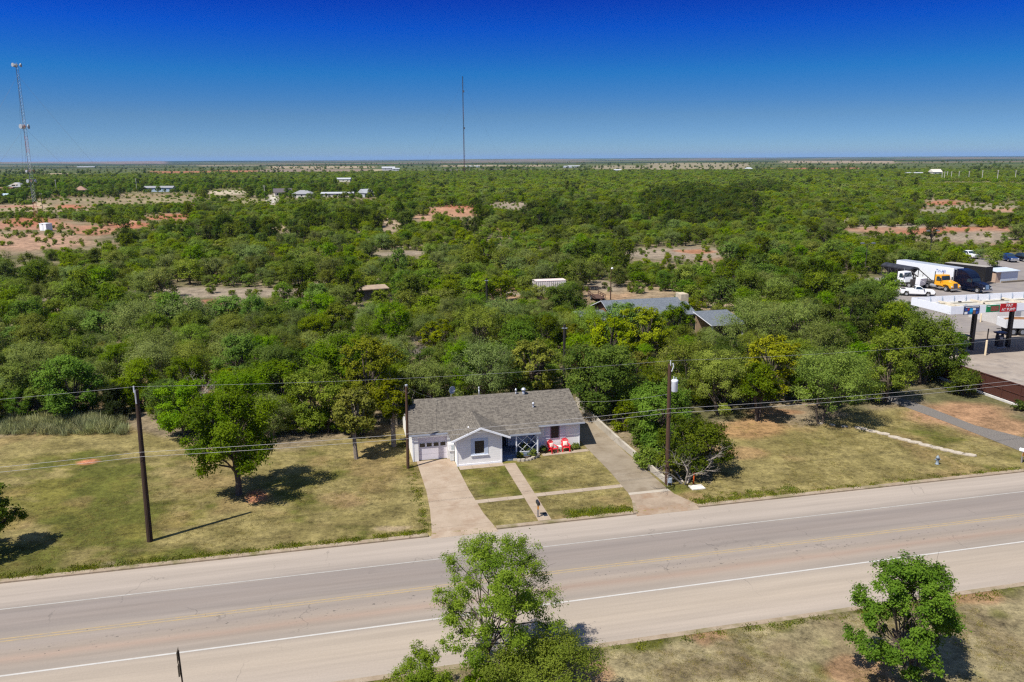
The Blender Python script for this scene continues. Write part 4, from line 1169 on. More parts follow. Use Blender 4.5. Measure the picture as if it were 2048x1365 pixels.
for s in (-1, 1):
    MB().box(-4.2, -4.05, s * .8 - .07, s * .8 + .07, .05, 1.1).build('landing_leg', M_CHAS, t)
    for x in (-12.2, -13.5): wheel(t, x, s * .95, .52, .56)
textmesh('lettering', 'Tri-All', .85, mat('lettering blue', (.03, .12, .42), .5), t, (-3.6, -1.30, 3.1), (R(90), 0, 0), .008, .0)
tractor('yellow day-cab truck parked between the white truck and navy truck', W(114.3, 125.9, .02), hdg(1.3, -14), ('school yellow', (.72, .33, .015)), GV_, sleeper=False)
tractor('white truck with its bonnet tilted open beside the hopper trailer', W(110.9, 131.6, .02), hdg(2.0, -8), ('truck white', (.74, .75, .76)), GV_, sleeper=False, hood_open=True)
# hopper trailer
t = thing('hopper_trailer', 'dark hopper trailer under a black tarpaulin behind the yellow truck', 'trailer', W(112.6, 131.8, .02), hdg(1.3, -14), GV_)
m_ = mat('grimy dark steel', (.05, .045, .042), .7, var=.3)
b = MB()
for s in (-1, 1):
    b.bar((-11, s * 1.1, 1.2), (.5, s * 1.1, 1.2), .12, .22); b.bar((-10.5, s * 1.1, 3.2), (-3.2, s * 1.1, 3.2), .12, .14)
    b.bar((-3.2, s * 1.1, 3.2), (.4, s * 1.1, 1.35), .12, .14)
    for x in (-10.5, -8.7, -6.9, -5.1, -3.2): b.bar((x, s * 1.1, 1.2), (x, s * 1.1, 3.2), .1, .1)
    for x in (-10.5, -8.7, -6.9, -5.1): b.bar((x, s * 1.1, 3.2), (x + 1.8, s * 1.1, 1.2), .08, .08)
    b.bar((-2.0, s * 1.1, 1.2), (-2.0, s * 1.1, 2.55), .08, .08); b.bar((-.8, s * 1.1, 1.2), (-.8, s * 1.1, 1.95), .08, .08)
for x in (-10.5, -6.9, -3.2): b.bar((x, -1.1, 1.2), (x, 1.1, 1.2), .12, .15)
b.build('frame', m_, t)
b = MB()
b.hexa([(-8.9, -.3, 1.3), (-7.9, -.3, 1.3), (-7.9, .3, 1.3), (-8.9, .3, 1.3), (-10.4, -1.04, 3.1), (-6.9, -1.04, 3.1), (-6.9, 1.04, 3.1), (-10.4, 1.04, 3.1)])
b.hexa([(-5.5, -.3, 1.3), (-4.5, -.3, 1.3), (-4.5, .3, 1.3), (-5.5, .3, 1.3), (-6.85, -1.04, 3.1), (-3.3, -1.04, 3.1), (-3.3, 1.04, 3.1), (-6.85, 1.04, 3.1)])
b.build('hopper', m_, t)
b = MB()
prf = [(-1.2, 3.0), (-1.2, 3.25), (-.7, 3.6), (0, 3.75), (.7, 3.6), (1.2, 3.25), (1.2, 3.0), (0, 3.4)]
b.prism(prf, 'x', -10.7, -3.0); b.build('tarpaulin', mat('black tarpaulin', (.03, .03, .035), .5, var=.4, scale=1.2, bump=.5), t)
for s in (-1, 1):
    for x in (-9.8, -8.5): wheel(t, x, s * .95, .52, .56)
pickup('white single-cab pickup truck parked side-on behind the fuel canopy', W(104.7, 124.6, .02), hdg(3, -1.75), ('pickup white', (.78, .79, .80)), GV_)
GC = 'cars parked beyond the low grey building'
pickup('blue pickup truck with a bright front among the parked cars', W(160.6, 161.5, .02), hdg(-.3, -1), ('metallic blue', (.008, .03, .12)), GC, 'crew', M_CHR)
pickup('black pickup truck parked beside the blue pickup truck', W(164.0, 161.0, .02), hdg(-.1, -1), ('car black', (.012, .012, .014)), GC, 'crew', M_CHR)
pickup('dark maroon pickup truck at the near end of the parked cars', W(163.8, 156.2, .02), hdg(-.4, -1), ('dark maroon', (.06, .012, .014)), GC, 'crew', M_CHR)
pickup('white pickup truck half hidden by trees beyond the dark trailer', W(156.5, 169.5, .02), hdg(-.1, -1), ('pickup white', (.78, .79, .80)), GC, 'crew', M_CHR)
# dark box trailer
t = thing('box_trailer', 'long black box trailer beside the navy truck and small grey building', 'trailer', W(127.3, 132.2, .02), hdg(.31, -1) , GV_)
MB().box(-8.6, 0, -1.25, 1.25, .55, 3.55).build('box_body', mat('black trailer side', (.009, .008, .007), .6, var=.3), t, bevel=.03)
MB().box(-8.55, -.05, -1.2, 1.2, 3.552, 3.58).build('roof', mat('dusty trailer roof', (.30, .28, .24), .8, var=.15), t)
for s in (-1, 1):
    for x in (-4.2, -5.2): wheel(t, x, s * 1.0, .42, .4)
MB().bar((0, 0, .6), (1.5, 0, .5), .12, .12).build('drawbar', M_CHAS, t)
# small grey metal building
t = thing('shed', 'small pale grey metal building with a brick end at the yard edge', 'shed', W(131.9, 133.9, .02), TH + R(6))
MB().box(0, 4.6, 0, 3.0, 0, 2.15).build('wall', mat('pale grey sheet', (.58, .61, .65), .5, var=.08, scale=2), t)
MB().box(-1.3, -.01, .05, 3.0, 0, 2.1).build('brick_end', mat('tan brick', (.46, .33, .24), .9, var=.2, scale=8), t)
b = MB(); b.hexa([(-1.5, -.35, 2.16), (4.8, -.35, 2.16), (4.8, 3.2, 2.4), (-1.5, 3.2, 2.4), (-1.5, -.35, 2.26), (4.8, -.35, 2.26), (4.8, 3.2, 2.52), (-1.5, 3.2, 2.52)]); b.build('roof', mat('pale metal roof', (.50, .55, .60), .45), t)
MB().box(-.2, 5.6, -.8, -.35, 0, .3).build('planter', mat('planter brown', (.16, .13, .09), .9), t)
o = thing('white_car', 'white car partly hidden behind the small grey building', 'car', W(139.5, 146.0, .02), hdg(1, -.2), GC)
b = MB(); b.prism([(-2.2, .4), (2.2, .4), (2.25, .75), (1.1, .95), (.3, 1.4), (-1.3, 1.42), (-2.0, 1.0), (-2.25, .9)], 'y', -.88, .88); b.build('body', paint('pickup white', (.78, .79, .80)), o, bevel=.05)
for s in (-1, 1):
    MB().poly([(.95, s * .886, .98), (.3, s * .886, 1.34), (-1.2, s * .886, 1.36), (-1.7, s * .886, 1.0)]).build('side_window', M_CARG, o)
    for x in (-1.35, 1.35): wheel(o, x, s * .8, .33, .22)

# ------------------------------------------------------------------ fuel station
t = thing('fuel_canopy', 'white fuel station canopy with price signs on dark columns', 'canopy', W(81.5, 85.75, 0), TH)
cu0, cu1, cv0, cv1, cz0, cz1 = 80.4, 108.0, 89.0, 96.6, 4.35, 5.4
KC = .926
def cc(b):
    """canopy plan drawn at full size, built a little smaller and with its deck 5.8 m up"""
    b.v = [((x - 88) * KC, (y - 92.6) * KC, 6.85 - (5.4 - z) * KC) for x, y, z in b.v]
    return b
M_FAS = mat('white canopy fascia', (.80, .81, .84), .4, var=.04)
for q in ((cu0, cu1, cv0, cv0 + .12), (cu0, cu1, cv1 - .12, cv1), (cu0, cu0 + .12, cv0 + .121, cv1 - .121), (cu1 - .12, cu1, cv0 + .121, cv1 - .121)):
    cc(MB().box(q[0], q[1], q[2], q[3], cz0, cz1)).build('fascia', M_FAS, t)
cc(MB().box(cu0 + .121, cu1 - .121, cv0 + .121, cv1 - .121, cz0 + .05, cz0 + .18)).build('deck', mat('canopy deck', (.42, .40, .35), .7, var=.15), t)
for v_ in (cv0 + .16, cv1 - .22):
    for i in range(14):
        u_ = cu0 + 1 + i * 2.0
        cc(MB().bar((u_, v_, cz0 + .18), (u_, v_ + (.0), cz1 - .04), .07, .06)).build('brace', mat('brace blue grey', (.30, .36, .44), .5), t)
for u_ in (84.8, 90.2, 95.6, 101):
    cc(MB().box(u_ - .12, u_ + .12, cv0 + .3, cv1 - .3, cz0 + .181, cz0 + .46)).build('beam', mat('cream beam', (.56, .50, .39), .6), t)
for v_ in (90.6, 92.8, 95.0):
    cc(MB().box(cu0 + .3, cu1 - .3, v_ - .06, v_ + .06, cz0 + .18, cz0 + .30)).build('purlin', mat('purlin brown', (.30, .27, .2), .6), t)
rg = random.Random(4)
for i in range(14):
    u_ = cu0 + 1.2 + i * 1.2; v_ = 91.2 + 2.2 * (i % 3) + rg.uniform(-.3, .3)
    cc(MB().box(u_, u_ + .35, v_, v_ + .3, cz0 + .181, cz0 + .34)).build('lamp_box', M_CHAS if i % 2 else M_METW, t)
for u_ in (82.0, 87.8, 94.2):
    MB().box(u_ - .22 - 81.5, u_ + .22 - 81.5, .6, 1.05, .02, 5.87).build('column', mat('dark brown column', (.022, .018, .02), .4), t)
# signs on the fascia
sg = cc(MB().box(82.4, 84.8, cv0 - .10, cv0 - .003, 4.22, 5.38)).build('promotion_sign', mat('sign navy', (.015, .025, .07), .4), t)
rg = random.Random(2)
cols = [('sign blue', (.02, .07, .30)), ('sign cyan', (.01, .30, .62)), ('sign red', (.5, .03, .03)), ('sign white', (.75, .75, .75)), ('sign brown', (.20, .10, .06)), ('sign teal', (.02, .20, .26))]
lay = [(82.5, 82.9, 4.75, 5.05, 0), (82.95, 83.2, 4.8, 5.05, 2), (83.3, 83.75, 4.5, 5.05, 1), (83.8, 84.2, 4.8, 5.08, 3), (84.25, 84.7, 4.75, 5.0, 0), (82.5, 82.95, 4.28, 4.62, 3), (83.0, 83.25, 4.3, 4.7, 0), (83.3, 83.7, 4.28, 4.46, 5), (83.85, 84.2, 4.3, 4.7, 4), (84.3, 84.7, 4.3, 4.65, 0)]
for i, (x0, x1, z0, z1, k) in enumerate(lay):
    cc(MB().box(x0, x1, cv0 - .112, cv0 - .101, z0, z1)).build('panel', mat(*cols[k], .4), sg)
for i in range(11):
    cc(MB().box(82.6 + i * .19, 82.6 + i * .19 + .13, cv0 - .112, cv0 - .101, 5.18, 5.30)).build('panel', mat('sign white', (.75, .75, .75), .4), sg)
sg = cc(MB().box(85.95, 88.05, cv0 - .10, cv0 - .003, 4.40, 5.36)).build('price_sign', mat('sign green', (.01, .20, .07), .4), t)
cc(MB().box(86.62, 87.9, cv0 - .112, cv0 - .101, 4.52, 5.22)).build('price_panel', mat('price panel', (.16, .07, .05), .5, var=.5, scale=9), sg)
for r_i in range(3):
    for k in range(5):
        cc(MB().box(86.74 + k * .22, 86.74 + k * .22 + .12, cv0 - .118, cv0 - .113, 4.60 + r_i * .2, 4.60 + r_i * .2 + .11)).build('digit', mat('price digit', (.42, .09, .06), .5), sg)
cc(MB().box(86.05, 86.5, cv0 - .112, cv0 - .101, 5.16, 5.26)).build('panel', mat('sign white', (.75, .75, .75), .4), sg)
sg = cc(MB().box(88.2, 90.75, cv0 - .10, cv0 - .003, 4.32, 5.45)).build('pump_sign', mat('sign dark red', (.42, .008, .012), .4), t)
M_SW = mat('sign white', (.75, .75, .75), .4)
textmesh('lettering', 'PAY', .56, M_SW, sg, (1.6 * KC, (cv0 - .112 - 92.6) * KC - .004, 6.62), (R(90), 0, 0), .006, .0)
textmesh('lettering', 'AT PUMP', .50, M_SW, sg, (1.48 * KC, (cv0 - .112 - 92.6) * KC - .004, 6.13), (R(90), 0, 0), .006, .0)


def pump(label, u, v):
    t = thing('fuel_pump', label, 'fuel pump', W(u, v, .02), TH, 'fuel pumps under the canopy')
    MB().box(-.75, .75, -.5, .5, 0, .16).build('plinth', mat('plinth concrete', (.30, .28, .26), .9), t)
    MB().box(-.42, .42, -.30, .30, .16, 1.62).build('cabinet', mat('pump dark blue', (.025, .026, .04), .4), t, bevel=.03)
    MB().box(-.24, .24, -.312, -.302, 1.2, 1.46).build('display', mat('pump display', (.40, .40, .40), .3), t)
    b = MB(); b.hexa([(-.60, -.42, 1.95), (.60, -.42, 1.95), (.60, .42, 1.95), (-.60, .42, 1.95), (-.70, -.5, 2.15), (.70, -.5, 2.15), (.70, .5, 2.15), (-.70, .5, 2.15)]); b.build('canopy_top', mat('pump top blue', (.05, .05, .09), .4), t)
    for s in (-1, 1):
        MB().box(s * .40 - .05, s * .40 + .05, -.2, .2, 1.62, 1.95).build('support', M_CHAS, t)
        MB().tube([(s * .3, -.33, 1.35), (s * .55, -.5, 1.0), (s * .5, -.45, .4), (s * .45, -.33, .9)], .022, 6).build('hose', M_TYRE, t)


pump('dark fuel pump under the canopy beside the column with the blue sign', 80.3, 86.2)
pump('dark fuel pump under the canopy beside the pay sign column', 86.4, 86.6)
M_BOL = mat('cream bollard paint', (.68, .56, .38), .6, var=.1)
t = thing('bollard', 'tall cream bollard with a dark post rising from its top', 'bollard', W(81.32, 83.4, .02), TH, 'cream bollards around the forecourt')
MB().lathe([(.13, 0), (.13, 1.95), (.06, 2.0)], 12).build('post', M_BOL, t); MB().tube([(0, 0, 2.0), (.02, 0, 3.5)], .075, 8).build('pole', mat('dark brown pole', (.05, .035, .03), .6), t)
for (u, v, l) in ((97.2, 101.4, 'cream bollard behind the canopy near the dump truck'), (88.0, 83.9, 'cream bollard at the picture edge in front of the pumps')):
    b = MB(); b.lathe([(.12, 0), (.12, 1.25), (.06, 1.32)], 12); o = b.build('bollard', M_BOL); o.location = W(u, v, .02); tag(o, l, 'bollard', 'cream bollards around the forecourt')
t = thing('guard_rail', 'low dark tubular guard rail beside the dump truck', 'guard rail', W(95.3, 93.4, .02), TH)
MB().tube([(-.6, 0, 0), (-.6, 0, .95), (.6, 0, .95), (.6, 0, 0)], .06, 8).build('rail', M_CHAS, t)
# dump truck, tail towards us-left, nose out of the picture
t = thing('dump_truck', 'white dump truck loaded with brown soil beyond the fuel pumps', 'dump truck', W(93.3, 93.6, .02), hdg(1, -.32))
w_ = paint('truck white', (.74, .75, .76))
b = MB(); b.box(0, 4.6, -1.22, -1.12, 1.1, 2.35); b.box(0, 4.6, 1.12, 1.22, 1.1, 2.35); b.box(0, .1, -1.119, 1.119, 1.1, 2.25); b.box(4.5, 4.6, -1.119, 1.119, 1.1, 2.8); b.box(.101, 4.499, -1.119, 1.119, 1.05, 1.15); b.build('dump_body', w_, t)
b = MB()
for x in (.05, 4.55): b.box(x - .05, x + .05, -1.27, -1.221, 1.1, 2.35); b.box(x - .05, x + .05, 1.221, 1.27, 1.1, 2.35)
b.build('side_rib', w_, t)
b = MB(); b.blob((2.3, 0, 2.05), 2.15, 1.08, .42, 3, 16, 8, .10); b.build('soil_load', mat('brown soil', (.22, .11, .05), .95, var=.3, scale=4, bump=.6), t)
MB().box(.3, 8.2, -.45, .45, .7, 1.0).build('chassis', M_CHAS, t)
b = MB(); b.hexa([(5.0, -1.15, 1.0), (6.9, -1.15, 1.0), (6.9, 1.15, 1.0), (5.0, 1.15, 1.0), (5.0, -1.05, 2.7), (6.3, -1.05, 2.7), (6.3, 1.05, 2.7), (5.0, 1.05, 2.7)]); b.hexa([(6.91, -.9, .8), (8.6, -.7, .8), (8.6, .7, .8), (6.91, .9, .8), (6.91, -.9, 1.75), (8.5, -.65, 1.55), (8.5, .65, 1.55), (6.91, .9, 1.75)]); b.build('cab', w_, t, bevel=.06)
for s in (-1, 1):
    MB().poly([(5.3, s * 1.14, 1.7), (6.55, s * 1.14, 1.7), (6.2, s * 1.075, 2.5), (5.3, s * 1.075, 2.5)]).build('side_window', M_CARG, t)
    for x in (1.2, 2.5): wheel(t, x, s * .9, .52, .58)
    wheel(t, 7.4, s * .98, .52, .3)
    MB().box(.02, .5, s * 1.0 - .12, s * 1.0 + .12, .55, .62).build('mudflap', M_TYRE, t)
# ribbed white wall beyond
t = thing('store_building', 'pale ribbed building wall behind the white dump truck', 'building', W(98.3, 99.5, .02), TH + R(-4))
b = MB(); b.box(0, 14, 0, 6, 0, 2.6); b.build('wall', sidingmat('ribbed pale metal', (.66, .63, .60), .3, 0), t)
b = MB(); b.hexa([(-.2, -.25, 2.61), (14.2, -.25, 2.61), (14.2, 6.2, 2.9), (-.2, 6.2, 2.9), (-.2, -.25, 2.72), (14.2, -.25, 2.72), (14.2, 6.2, 3.02), (-.2, 6.2, 3.02)]); b.build('roof', mat('store roof', (.62, .60, .57), .6), t)
MB().box(3.0, 4.0, -.02, -.002, .05, 2.1).build('door', mat('store door', (.30, .30, .32), .5), t)
# brown metal fence along the yard
t = thing('metal_fence', 'reddish brown metal panel fence along the fuel station edge', 'fence', W(67.75, 72.5), TH)
M_FEN = mat('red brown metal', (.075, .029, .021), .5, var=.12)
fl = 22; b = MB(); b.box(-.02, .02, -fl + .02, 3.4, .25, 2.22); b.build('panel', sidingmat('red brown sheet', (.075, .029, .021), .25, 1), t)
for i in range(12):
    y = 3.4 - i * 2.3
    if y > -fl: MB().box(-.09, -.021, y - .05, y + .05, 0, 2.26).build('post', M_FEN, t)
for z in (.35, 1.25, 2.24): MB().box(-.075, .06, -fl, 3.45, z - .04, z + .04).build('rail', M_FEN, t)
MB().box(-.22, .12, -fl, 3.6, -.1, .22).build('kerb_base', mat('fence kerb', (.52, .50, .47), .9), t)
o = thing('person', 'person in a pale yellow top and red trousers near the white pickup', 'person', W(100.2, 126.6, .02), TH - 1.2)


def person_mesh(par):
    me = bpy.data.meshes.new('body'); bm = bmesh.new()
    J = {'pel': (0, 0, .95), 'che': (.02, 0, 1.30), 'nec': (.03, 0, 1.47), 'hd0': (.04, 0, 1.58), 'hd1': (.045, 0, 1.70), 'hl': (0, .09, .90), 'kl': (.10, .10, .50), 'al': (.02, .10, .09), 'tl': (.17, .11, .04), 'hr': (0, -.09, .90), 'kr': (-.02, -.10, .50), 'ar': (-.14, -.10, .09), 'tr': (.0, -.11, .04),
         'sl': (.02, .19, 1.40), 'el': (.0, .25, 1.13), 'wl': (.12, .25, .90), 'fl': (.16, .25, .80), 'sr': (.02, -.19, 1.40), 'er': (-.04, -.25, 1.13), 'wr': (.08, -.26, .90), 'fr': (.12, -.26, .80)}
    rad = dict(pel=.15, che=.16, nec=.06, hd0=.095, hd1=.085, hl=.09, kl=.065, al=.045, tl=.035, hr=.09, kr=.065, ar=.045, tr=.035, sl=.065, el=.048, wl=.036, fl=.03, sr=.065, er=.048, wr=.036, fr=.03)
    E_ = ['pel che', 'che nec', 'nec hd0', 'hd0 hd1', 'pel hl', 'hl kl', 'kl al', 'al tl', 'pel hr', 'hr kr', 'kr ar', 'ar tr', 'che sl', 'sl el', 'el wl', 'wl fl', 'che sr', 'sr er', 'er wr', 'wr fr']
    names = list(J); idx = {k: i for i, k in enumerate(names)}
    me.from_pydata([J[k] for k in names], [tuple(idx[q] for q in e.split()) for e in E_], [])
    o_ = bpy.data.objects.new('body', me); COL.objects.link(o_); o_.parent = par
    sk = o_.modifiers.new('skin', 'SKIN')
    for i, k in enumerate(names): me.skin_vertices[0].data[i].radius = (rad[k], rad[k])
    me.skin_vertices[0].data[0].use_root = True
    o_.modifiers.new('sub', 'SUBSURF').levels = 1
    o_.modifiers['sub'].render_levels = 1
    m, nt, bs = newmat('clothes by height'); L = nt.links
    tc = nd(nt, 'ShaderNodeTexCoord'); sx = nd(nt, 'ShaderNodeSeparateXYZ'); L.new(tc.outputs['Object'], sx.inputs[0])
    rp = nd(nt, 'ShaderNodeValToRGB'); cr = rp.color_ramp; cr.interpolation = 'CONSTANT'
    mr = nd(nt, 'ShaderNodeMapRange'); setin(mr, From_Min=0, From_Max=1.8); L.new(sx.outputs[2], mr.inputs['Value']); L.new(mr.outputs[0], rp.inputs['Fac'])
    cr.elements[0].color = (.03, .025, .02, 1); cr.elements[1].position = .07; cr.elements[1].color = (.45, .06, .03, 1)
    for p_, c_ in ((.52, (.55, .55, .12)), (.83, (.42, .25, .17)), (.915, (.05, .03, .02))):
        e = cr.elements.new(p_); e.color = rgba(c_)
    L.new(rp.outputs['Color'], bs.inputs['Base Color']); setin(bs, Roughness=.8)
    me.materials.append(m)
    b = MB(); b.blob((.04, 0, 1.70), .105, .10, .09, 3, 10, 6, .03); b.build('hair', mat('dark hair', (.03, .02, .015), .7), par, smooth=True)


person_mesh(o)

# ------------------------------------------------------------------ rear house, sheds, lamps among the trees
M_BLU = shinglemat('blue grey shingles', (.10, .115, .135), (.15, .168, .19), (.165, .182, .20))
M_BRK = mat('tan brick wall', (.38, .27, .18), .9, var=.25, scale=6)
t = thing('house', 'low house with blue grey roof standing among the trees', 'house', W(46.0, 110.5), TH)
HU, HV = 46.0, 110.5


def rroof(corners, thick=.1):
    global HU, HV
    return roofplane('roof', corners, thick, M_BLU, t, mat('white eave', (.62, .62, .62), .6))


ez, rz2, y0_, y1_, yr = 2.6, 4.3, 106.3, 116.7, 111.5
rroof([(39.0, y0_, ez), (52.2, y0_, ez), (52.2, yr, rz2), (39.0, yr, rz2)]); rroof([(52.2, y1_, ez), (39.0, y1_, ez), (39.0, yr, rz2), (52.2, yr, rz2)])
rroof([(34.6, 107.0, 2.3), (39.2, 107.0, 2.3), (39.2, 111.0, 3.0), (34.6, 111.0, 3.0)])
shift(MB().box(39.6, 51.8, 106.9, 116.1, 0, 2.6), -HU, -HV).build('wall', M_BRK, t)
shift(MB().prism([(106.9, 2.6), (116.1, 2.6), (yr, 4.15)], 'x', 39.6, 39.8), -HU, -HV).build('gable_wall', mat('brown gable', (.22, .10, .05), .8), t)
shift(MB().box(34.9, 39.55, 107.3, 110.8, 0, 2.25), -HU, -HV).build('wall', mat('cream rear wall', (.55, .50, .42), .8), t)
shift(MB().box(51.3, 52.5, 110.2, 112.2, 0, 4.9), -HU, -HV).build('chimney', mat('pale stone chimney', (.46, .38, .27), .9, var=.3, scale=3), t)
for u_ in (41.5, 45.0, 48.5):
    wn = shift(MB().box(u_, u_ + 1.3, 106.85, 106.895, 1.0, 2.1), -HU, -HV).build('window', M_TRIM, t); shift(MB().box(u_ + .08, u_ + 1.22, 106.83, 106.848, 1.08, 2.02), -HU, -HV).build('pane', M_GLASS, wn)
t = thing('carport', 'small blue grey roofed outbuilding on the gas station side of the rear house', 'carport', W(54.2, 101.0), TH)
HU, HV = 54.2, 101.0
roofplane('roof', [(50.8, 99.0, 2.4), (56.2, 99.0, 2.4), (56.2, 105.0, 3.3), (50.8, 105.0, 3.3)], .12, M_BLU, t, M_TRIM)
for x in (51.2, 55.8):
    for y in (99.5, 104.5): shift(MB().box(x - .08, x + .08, y - .08, y + .08, 0, 2.35 + (.7 if y > 100 else 0)), -HU, -HV).build('post', M_TRIM, t)
shift(MB().box(51.0, 56.0, 104.3, 104.42, 0, 3.0), -HU, -HV).build('wall', M_BRK, t)
t = thing('shipping_container', 'white corrugated metal container in the clearing behind the rear house', 'container', P(1098, 588), TH + R(-2))
b = MB(); b.box(-3.0, 3.0, -1.2, 1.2, .1, 2.6)
b.build('shell', sidingmat('corrugated white steel', (.66, .60, .56), .42, 0), t)
b = MB()
for i in range(15): b.box(-2.95 + i * .41, -2.95 + i * .41 + .18, -1.26, -1.201, .2, 2.5)
b.build('rib', mat('container white', (.70, .66, .62), .6), t)
MB().box(-3.05, 3.05, -1.25, 1.25, 2.601, 2.7).build('roof', mat('container roof', (.62, .52, .48), .7), t)
b = MB()
for x in (-.5, .5): b.tube([(3.02, x * 1.2, .2), (3.02, x * 1.2, 2.5)], .04, 6)
b.build('door_bar', M_METW, t)
t = thing('flatbed_trailer', 'rusty brown utility trailer parked in the bare clearing', 'trailer', P(1193, 600), TH + R(88))
m_ = mat('rusty steel', (.085, .045, .03), .85, var=.3)
b = MB(); b.box(-2.2, 2.2, -1.0, 1.0, .55, .65); b.build('bed', m_, t)
b = MB()
for s in (-1, 1):
    for z in (.95, 1.25): b.bar((-2.2, s * .98, z), (2.2, s * .98, z), .06, .12)
    for x in (-2.15, -.7, .7, 2.15): b.bar((x, s * .98, .6), (x, s * .98, 1.3), .07, .07)
b.build('side_rack', m_, t)
b = MB(); b.bar((2.18, -.95, .6), (2.18, -.95, 2.1), .07, .07); b.bar((2.18, .95, .6), (2.18, .95, 2.1), .07, .07); b.bar((2.18, -.95, 2.1), (2.18, .95, 2.1), .07, .07); b.bar((2.18, -.95, 1.4), (2.18, .95, 1.4), .05, .05); b.build('head_rack', m_, t)
for s in (-1, 1): wheel(t, -.3, s * 1.12, .38, .22)
MB().bar((-2.2, 0, .55), (-3.6, 0, .5), .1, .1).build('drawbar', m_, t)
t = thing('shed', 'dark flat-roofed shed half buried in the thicket', 'shed', P(745, 600), TH + R(10))
MB().box(-2.4, 2.4, -1.4, 1.4, 0, 2.1).build('wall', mat('dark shed boards', (.10, .095, .09), .9, var=.25), t)
MB().box(.3, 2.2, -1.43, -1.401, .1, 1.9).build('opening', M_DARK, t)
b = MB(); b.hexa([(-2.8, -1.8, 2.11), (2.8, -1.8, 2.11), (2.8, 1.7, 2.35), (-2.8, 1.7, 2.35), (-2.8, -1.8, 2.25), (2.8, -1.8, 2.25), (2.8, 1.7, 2.5), (-2.8, 1.7, 2.5)]); b.build('roof', mat('tan rusty roof', (.30, .22, .15), .8, var=.3, scale=1.5), t)
t = thing('debris_pile', 'pile of pale rubble and timber beside the white container', 'pile', P(1015, 592), TH)
rg = random.Random(9); b = MB()
for i in range(26):
    b.blob((rg.gauss(0, .9), rg.gauss(0, .7), rg.uniform(.05, .6)), rg.uniform(.18, .4), rg.uniform(.15, .3), rg.uniform(.12, .25), i, 6, 4, .3)
b.build('rubble', mat('pale rubble', (.40, .33, .27), .9, var=.4, scale=1.0), t)


def lamp(label, base, h, arm, group='tall lamp posts', double=False, r=.11, m=None):
    t = thing('lamp_post', label, 'lamp post', base, 0, group)
    MB().tube([(0, 0, 0), (0, 0, h)], [r, r * .7], 8).build('post', m or M_POLE2, t)
    if double:
        for s in (-1, 1):
            MB().bar((0, 0, h - .1), (s * .9, -.2, h + .1), .08, .08).build('arm', M_CHAS, t)
            MB().box(s * 1.1 - .32, s * 1.1 + .32, -.45, .05, h, h + .28).build('lamp_head', mat('lamp head grey', (.12, .13, .14), .5), t, bevel=.04)
    else:
        b = MB(); b.tube([(0, 0, h - .1), (.15, -.25, h + .15)], .04, 6); b.build('arm', M_METW, t)
        b = MB(); b.lathe([(.05, h + .25), (.22, h + .12), (.22, h - .05), (.12, h - .12)], 10, (.15, -.25)); b.build('lamp_head', mat('lamp head white', (.72, .72, .70), .3), t, smooth=True)
    return t


lamp('slender lamp post behind the rear house, white lamp on top', P(1221, 600), 5.7, 1)
def PB(px, py_top, h):
    """base of an upright of height h whose top shows at that pixel"""
    q = P(px, py_top, h); q.z = 0; return q
lamp('grey double-headed lamp post beyond the white trailer, nearer the thicket', PB(1735, 488, 8), 8, 1, double=True, r=.08, m=M_CHAS)
lamp('grey double-headed lamp post among the trees behind the yard', PB(1865, 463, 8.5), 8.5, 1, double=True, r=.08, m=M_CHAS)
for x, y, h, l in ((973, 557, 6.5, 'dark plain pole standing in the thicket near the pale rubble pile'), (1129, 650, 7.5, 'dark service pole in the trees in front of the rear house')):
    t = thing('service_pole', l, 'pole', PB(x, y, h), 0)
    MB().tube([(0, 0, -.2), (0, 0, h)], .15, 8).build('shaft', mat('near black wood', (.022, .018, .016), .9), t)
    MB().bar((-.3, -.1, h - .35), (.3, -.1, h - .35), .08, .08).build('crossarm', M_METW, t)

# ------------------------------------------------------------------ far away: towers, houses, sheds, poles
def lattice(t, base_w, top_w, h, nseg, r, bands, foot=2.5):
    """triangular lattice mast in painted bands, one mesh per band"""
    for k in range(len(bands)):
        b = MB(); s0, s1 = int(nseg * k / len(bands)), int(nseg * (k + 1) / len(bands))
        def leg(i, s):
            z = h * s / nseg; w = base_w + (top_w - base_w) * s / nseg
            if s == 0: w *= .25
            a = 2 * math.pi * i / 3 + .4
            return Vector((w * .58 * math.cos(a), w * .58 * math.sin(a), z))
        for s in range(s0, s1):
            for i in range(3):
                b.tube([leg(i, s), leg(i, s + 1)], r, 4, cap=False)
                b.tube([leg(i, s), leg((i + 1) % 3, s + 1)], r * .65, 3, cap=False)
                b.tube([leg(i, s + 1), leg((i + 1) % 3, s + 1)], r * .65, 3, cap=False)
        b.build('mast_section', bands[k], t)


